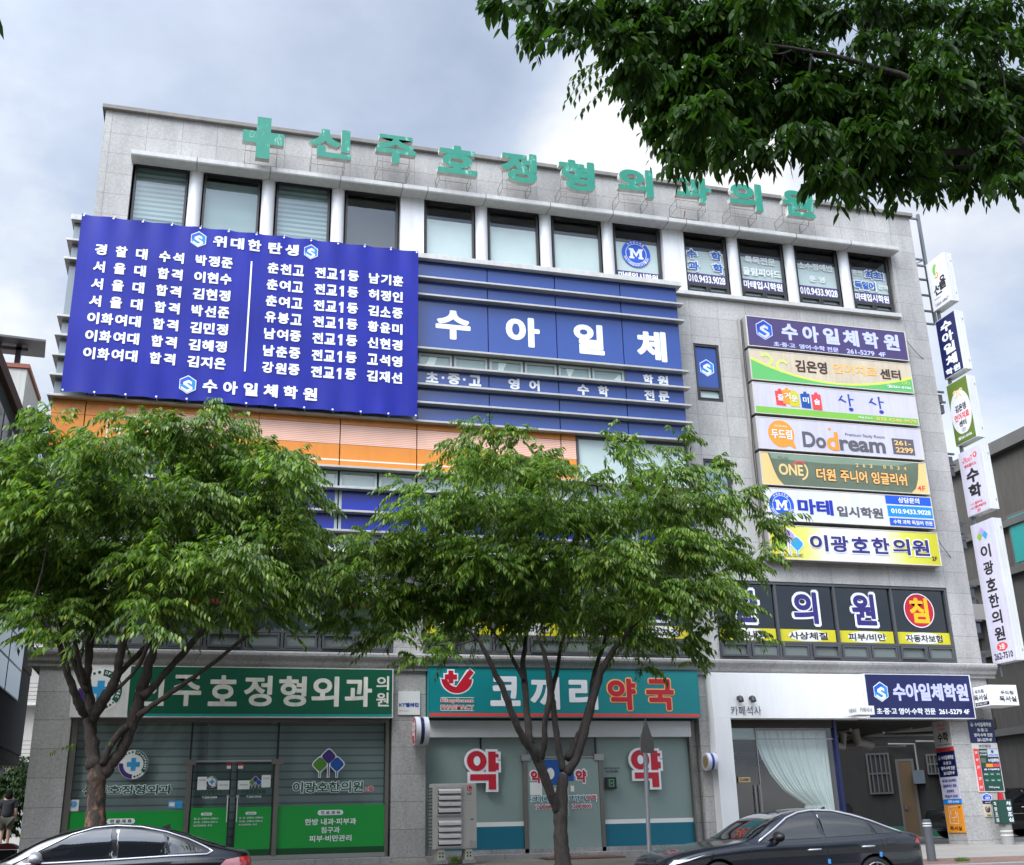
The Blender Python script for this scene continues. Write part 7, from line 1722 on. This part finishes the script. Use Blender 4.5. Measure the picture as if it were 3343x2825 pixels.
l1e=[(-0.84,19.0,3.66,0.071),(-0.67,19.13,3.86,0.058),(-0.47,19.27,4.15,0.054),(-0.26,19.4,4.44,0.053),(-0.08,19.53,4.71,0.05),(0.08,19.67,4.93,0.041),(0.41,19.8,5.23,0.023)]
l1f=[(-0.88,19.0,3.36,0.053),(-0.64,18.88,3.54,0.042),(-0.34,18.77,3.75,0.04),(-0.03,18.65,3.97,0.035),(0.27,18.53,4.19,0.031),(0.58,18.42,4.46,0.028),(0.96,18.3,4.73,0.017)]

# ------------------------------------------------------------------ trees
def leaf_mesh(nm, P, D, Nn, Ln, Wd, mt, parent, fine=False, stems=None, stem_mat='bark'):
    """P base, D axis, Nn side vector (unit arrays), Ln lengths, Wd widths -> one mesh of folded leaves"""
    k = len(P); up = np.cross(Nn, D); up /= np.linalg.norm(up, axis=1)[:, None] + 1e-9
    L1 = Ln[:, None]; W1_ = Wd[:, None]
    if fine:
        tpl = [(0, 0, 0), (.28, -.46, .10), (.62, -.38, .05), (1, 0, -.12), (.62, .38, .05), (.28, .46, .10), (.5, 0, -.06)]
        fc = [(0, 1, 6), (1, 2, 6), (2, 3, 6), (3, 4, 6), (4, 5, 6), (5, 0, 6)]
    else:
        tpl = [(0, 0, 0), (.38, -.5, .12), (1, 0, -.10), (.38, .5, .12)]
        fc = [(0, 1, 2), (0, 2, 3)]
    n = len(tpl)
    V = np.empty((k, n, 3))
    for i, (a, b, c) in enumerate(tpl): V[:, i] = P + D * L1 * a + Nn * W1_ * b + up * W1_ * c
    F = (np.array(fc)[None] + (np.arange(k) * n)[:, None, None]).reshape(-1, 3)
    V = V.reshape(-1, 3); mi = np.zeros(len(F), dtype=np.int32)
    if stems is not None and len(stems):
        sv = stems.reshape(-1, 3); q = len(V)
        F2 = np.arange(len(sv)).reshape(-1, 3) + q
        V = np.vstack([V, sv]); F = np.vstack([F, F2]); mi = np.concatenate([mi, np.ones(len(F2), dtype=np.int32)])
    me = bpy.data.meshes.new(nm)
    me.vertices.add(len(V)); me.vertices.foreach_set('co', V.ravel())
    me.loops.add(F.size); me.loops.foreach_set('vertex_index', F.ravel().astype(np.int32))
    me.polygons.add(len(F)); me.polygons.foreach_set('loop_start', np.arange(0, F.size, 3, dtype=np.int32)); me.polygons.foreach_set('loop_total', np.full(len(F), 3, dtype=np.int32))
    me.materials.append(MATS[mt]); me.materials.append(MATS[stem_mat]); me.polygons.foreach_set('material_index', mi)
    me.update(calc_edges=True); me.validate()
    o = bpy.data.objects.new(nm, me); COL.objects.link(o); o.parent = parent
    o.matrix_parent_inverse = WM(parent).inverted()
    return o
def grow(nm, clumps, axis, seed, dens, mt, parent, leaf=(.095, .13), wr=.30, slen=(.45, .85), step=.042, fine=False, lift=.25, hang=.75, inner=.6, stem_mat='bark'):
    rg = np.random.default_rng(seed); Ps, Ds, Ns, Ls, Ws, St = [], [], [], [], [], []
    for cx, cy, cz, r in clumps:
        for _ in range(int(dens * r * r) + 2):
            u = rg.normal(size=3); u /= np.linalg.norm(u); s0 = np.array([cx, cy, cz]) + u * r * inner * rg.random() ** .5 * np.array([1, 1, .75])
            out_ = np.array([cx - axis[0], cy - axis[1], 0.]); out_ /= np.linalg.norm(out_) + 1e-6
            d = out_ * rg.uniform(.1, 1.1) + u * np.array([1.1, 1.1, .35]) + np.array([0, 0, lift]) + rg.normal(size=3) * .25; d /= np.linalg.norm(d)
            L_ = rg.uniform(*slen) * min(1, .45 + r * 1.1); n = max(4, int(L_ / step)); t = (np.arange(n) + .5) / n
            path = s0 + d * (L_ * t)[:, None] - np.array([0, 0, 1]) * (L_ * .45 * t ** 2)[:, None]
            tan = d - np.array([0, 0, 1]) * (.9 * t)[:, None]; tan /= np.linalg.norm(tan, axis=1)[:, None]
            sd = np.cross(tan, [0, 0, 1]); sd /= np.linalg.norm(sd, axis=1)[:, None] + 1e-6
            sg = np.where(np.arange(n) % 2 == 0, 1, -1)[:, None]
            D = sd * sg * rg.uniform(.3, .75, (n, 1)) + tan * rg.uniform(.35, .7, (n, 1)) - np.array([0, 0, 1]) * (hang * rg.uniform(.6, 1.25, (n, 1))) + rg.normal(size=(n, 3)) * .09
            D /= np.linalg.norm(D, axis=1)[:, None]
            N_ = np.cross(D, np.array([0, 0, 1]) + rg.normal(size=(n, 3)) * .28 + sd * sg * .5); N_ /= np.linalg.norm(N_, axis=1)[:, None] + 1e-6
            ln = rg.uniform(*leaf, n) * (1 - .35 * np.abs(t - .45)); Ps.append(path); Ds.append(D); Ns.append(N_); Ls.append(ln); Ws.append(ln * rg.uniform(wr * .85, wr * 1.15, n))
            e = path[[0, n // 2, -1]]; q = sd[0] * .004; St.append([s0 - q, s0 + q, e[1]]); St.append([e[1] - q * .7, e[1] + q * .7, e[2]])
    return leaf_mesh(nm, np.vstack(Ps), np.vstack(Ds), np.vstack(Ns), np.concatenate(Ls), np.concatenate(Ws), mt, parent, fine, np.array(St), stem_mat)
def limbs(parent, trunk, lims, clumps, mt, seed, twig_r=.017, min_r=.30):
    rd = random.Random(seed); nodes = []; tp, tr = [], []
    for p, q in zip(trunk, trunk[1:]):
        for k in range(5):
            a = k / 5; tp.append([p[i] + (q[i] - p[i]) * a + (rd.gauss(0, .035) * p[3] if k and i < 2 else 0) for i in range(3)]); tr.append((p[3] + (q[3] - p[3]) * a) * rd.uniform(.94, 1.07))
    tp.append(trunk[-1][:3]); tr.append(trunk[-1][3])
    mb = MB(); mb.tube(tp, tr, mt, 18); mb.build('trunk', parent, smooth=True)
    for l in lims:
        pts = [Vector(p[:3]) for p in l]; rr = [p[3] for p in l]
        # a knobbly refined path
        P2, R2 = [], []
        for i in range(len(pts) - 1):
            for k in range(4):
                t = k / 4; j = Vector((rd.gauss(0, 1), rd.gauss(0, 1), rd.gauss(0, 1))) * rr[i] * (.10 if k else .0)
                P2.append(pts[i].lerp(pts[i + 1], t) + j); R2.append((rr[i] + (rr[i + 1] - rr[i]) * t) * rd.uniform(.92, 1.12))
        P2.append(pts[-1]); R2.append(rr[-1])
        mb = MB(); mb.tube(P2, R2, mt, 10); mb.build('limb', parent, smooth=True)
        nodes += [(p_, r_) for p_, r_ in zip(P2[len(P2) // 2:], R2[len(R2) // 2:])]
    mb = MB()
    base = sorted(clumps, key=lambda q: min((Vector(q[:3]) - k[0]).length for k in nodes) if nodes else 0)
    for cx, cy, cz, r in base:
        if r < min_r: continue
        c = Vector((cx, cy, cz)); best = min(nodes, key=lambda q: (q[0] - c).length * (1 + .5 * max(0, q[0].z - cz + .1)) + (.5 if q[1] < .008 else 0)); a = best[0]; d = (c - a).length
        if d < .15: continue
        mid = a.lerp(c, .5) + Vector((0, 0, -.10 * d)) + Vector((rd.gauss(0, .05), rd.gauss(0, .05), 0)) * d
        pts = [a.lerp(mid, t) if False else a * (1 - t) ** 2 + mid * 2 * t * (1 - t) + c * t * t for t in (0, .2, .4, .6, .8, 1)]
        r0 = min(best[1] * .85, twig_r * (1 + .35 * d)); nodes += [(pts[i], r0 * (1 - .15 * i)) for i in (2, 3, 4, 5)]; mb.tube(pts, [r0 * (1 - .65 * t) for t in (0, .2, .4, .6, .8, 1)], mt, 6, cap=False)
        for _ in range(4):
            u = Vector((rd.gauss(0, 1), rd.gauss(0, 1), rd.gauss(0, .5))).normalized(); s_ = pts[3].lerp(pts[5], rd.random()); mb.tube([s_, s_ + u * r * .5 + Vector((0, 0, .05)), s_ + u * r * .95], [r0 * .35, r0 * .22, .002], mt, 5, cap=False)
    mb.build('branch', parent, smooth=True)
def draw_in(cl, cx, k, q): return [(cx + (a - cx) * k, b, c, d * q) for a, b, c, d in cl]
C1 = draw_in([c for c in C1 if c[0] < 1.75], -1.6, .95, .92)
C2 = draw_in(C2, 6.8, .955, .92)
t1 = thing('street_tree', 'broad leafy street tree at the left, trunk rising behind the black car', 'tree', (-1.38, 19.3, .74))
limbs(t1, [(-1.36, 19.3, .70, .21), (-1.37, 19.3, 1.1, .175)] + trunk1, [l1a, l1b, l1b2, l1b3, l1c, l1c2, l1c3, l1d, l1d2, l1e, l1f], C1, 'bark', 7)
grow('crown', C1, (-1.3, 19.5), 11, 185, 'leaf_street', t1, leaf=(.125, .20), wr=.32, slen=(.4, .75), inner=.6, step=.034)
EX1 = [(-1.75, 19.2, 2.95, .05), (-2.0, 19.0, 2.85, .07), (-1.35, 19.1, 2.98, .05), (-1.3, 19.0, 4.62, .10), (-.95, 18.8, 4.55, .12), (-1.9, 18.6, 4.55, .12)]
grow('leaf_sprig', EX1, (-1.4, 19.5), 12, 60, 'leaf_street', t1, slen=(.3, .45))
t2 = thing('street_tree', 'leafy street tree in front of the pharmacy with several slender dark limbs', 'tree', (6.24, 19.5, .74))
limbs(t2, [(6.26, 19.5, .66, .19)] + trunk2, [l2a, l2b, l2b2, l2c, l2d, l2e, l2f], C2, 'bark_dark', 8)
grow('crown', C2, (6.3, 19.5), 21, 195, 'leaf_street', t2, leaf=(.125, .20), wr=.32, slen=(.4, .75), inner=.6, step=.034)
# tree on the near pavement: only its outer boughs reach into view
tf = thing('near_tree', 'dark leafy boughs overhead at the upper right, from a tree standing out of view', 'tree', (10.6, 8.0, -.02))
rdm = random.Random(5)
TOP = [(rdm.uniform(4.2, 12.5), rdm.uniform(7.2, 11.0), rdm.uniform(10.6, 12.4), rdm.uniform(.55, .85)) for _ in range(46)]  # unseen clumps above the view, added to shade the boughs below from the sky
bl = []
for tgt in ((7.2, 8.3, 8.7), (8.0, 9.2, 8.3), (6.2, 8.6, 8.0), (7.4, 8.8, 8.2), (8.6, 8.6, 8.4), (5.2, 8.5, 9.2)):
    a = Vector((10.6, 8.0, 4.6 + rdm.random())); c = Vector(tgt); pts = []
    for k in range(8):
        t = k / 7; p_ = a.lerp(c, t) + Vector((0, 0, 1.2 * math.sin(math.pi * t))); pts.append((p_.x, p_.y, p_.z, .075 * (1 - t) + .012))
    bl.append(pts)
limbs(tf, [(10.6, 8.0, -.1, .26), (10.62, 8.0, 2.0, .20), (10.6, 8.0, 4.8, .17), (10.65, 8.0, 6.5, .12), (10.7, 8.1, 9.5, .06)], bl, CF, 'bark_dark', 9, .012, .14)
CF = [(a + .06, b, c + .13, d) for a, b, c, d in CF]
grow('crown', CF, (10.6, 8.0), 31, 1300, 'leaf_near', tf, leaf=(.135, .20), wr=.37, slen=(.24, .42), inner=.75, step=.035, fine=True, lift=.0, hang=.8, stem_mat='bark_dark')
grow('shade_crown', TOP, (10.6, 8.0), 32, 40, 'leaf_near', tf, leaf=(.12, .16), wr=.4, slen=(.5, .9), step=.05, stem_mat='bark_dark')
ts = thing('near_tree', 'tree out of view whose single sprig of leaves hangs into the upper left corner', 'tree', (-3.2, 2.6, -.02))
limbs(ts, [(-3.2, 2.6, -.1, .14), (-3.2, 2.6, 2.5, .11), (-3.1, 2.6, 3.6, .07)], [[(-3.15, 2.6, 3.2, .05), (-2.2, 2.75, 3.6, .03), (-1.3, 2.9, 3.85, .018), (-.72, 3.0, 3.95, .006)]], [], 'bark_dark', 10)
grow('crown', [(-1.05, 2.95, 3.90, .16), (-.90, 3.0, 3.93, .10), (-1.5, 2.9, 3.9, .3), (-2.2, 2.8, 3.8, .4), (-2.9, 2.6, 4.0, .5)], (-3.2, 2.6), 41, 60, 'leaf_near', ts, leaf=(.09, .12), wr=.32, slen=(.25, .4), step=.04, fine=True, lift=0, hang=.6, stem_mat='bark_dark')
for nm, lab, x, y, cl, sd in (('alley_tree', 'dense dark green tree behind the walking person in the alley', -7.6, 47.5, [(-8.4, 47.5, 3.4, 1.2), (-7.2, 47.8, 3.6, 1.2), (-6.3, 47.2, 3.2, .9), (-8.0, 47, 2.4, 1.0), (-6.9, 47, 2.4, .9), (-9.3, 47.5, 3.2, 1.2), (-6.1, 47.5, 4.2, .7)], 51),):
    o = thing(nm, lab, 'tree', (x, y, 1.4)); limbs(o, [(x, y, 1.3, .2), (x, y, 3.2, .12)], [[(x, y, 2.4, .1), (x + .5, y, 3.2, .05)], [(x, y, 2.4, .1), (x - .6, y, 3.2, .05)]], cl, 'bark_dark', sd)
    grow('crown', cl, (x, y), sd, 210, 'leaf_far', o, leaf=(.16, .26), wr=.5, slen=(.5, .9), step=.08)
bpy.data.objects.remove(_fo)
bpy.data.curves.remove(_fc)
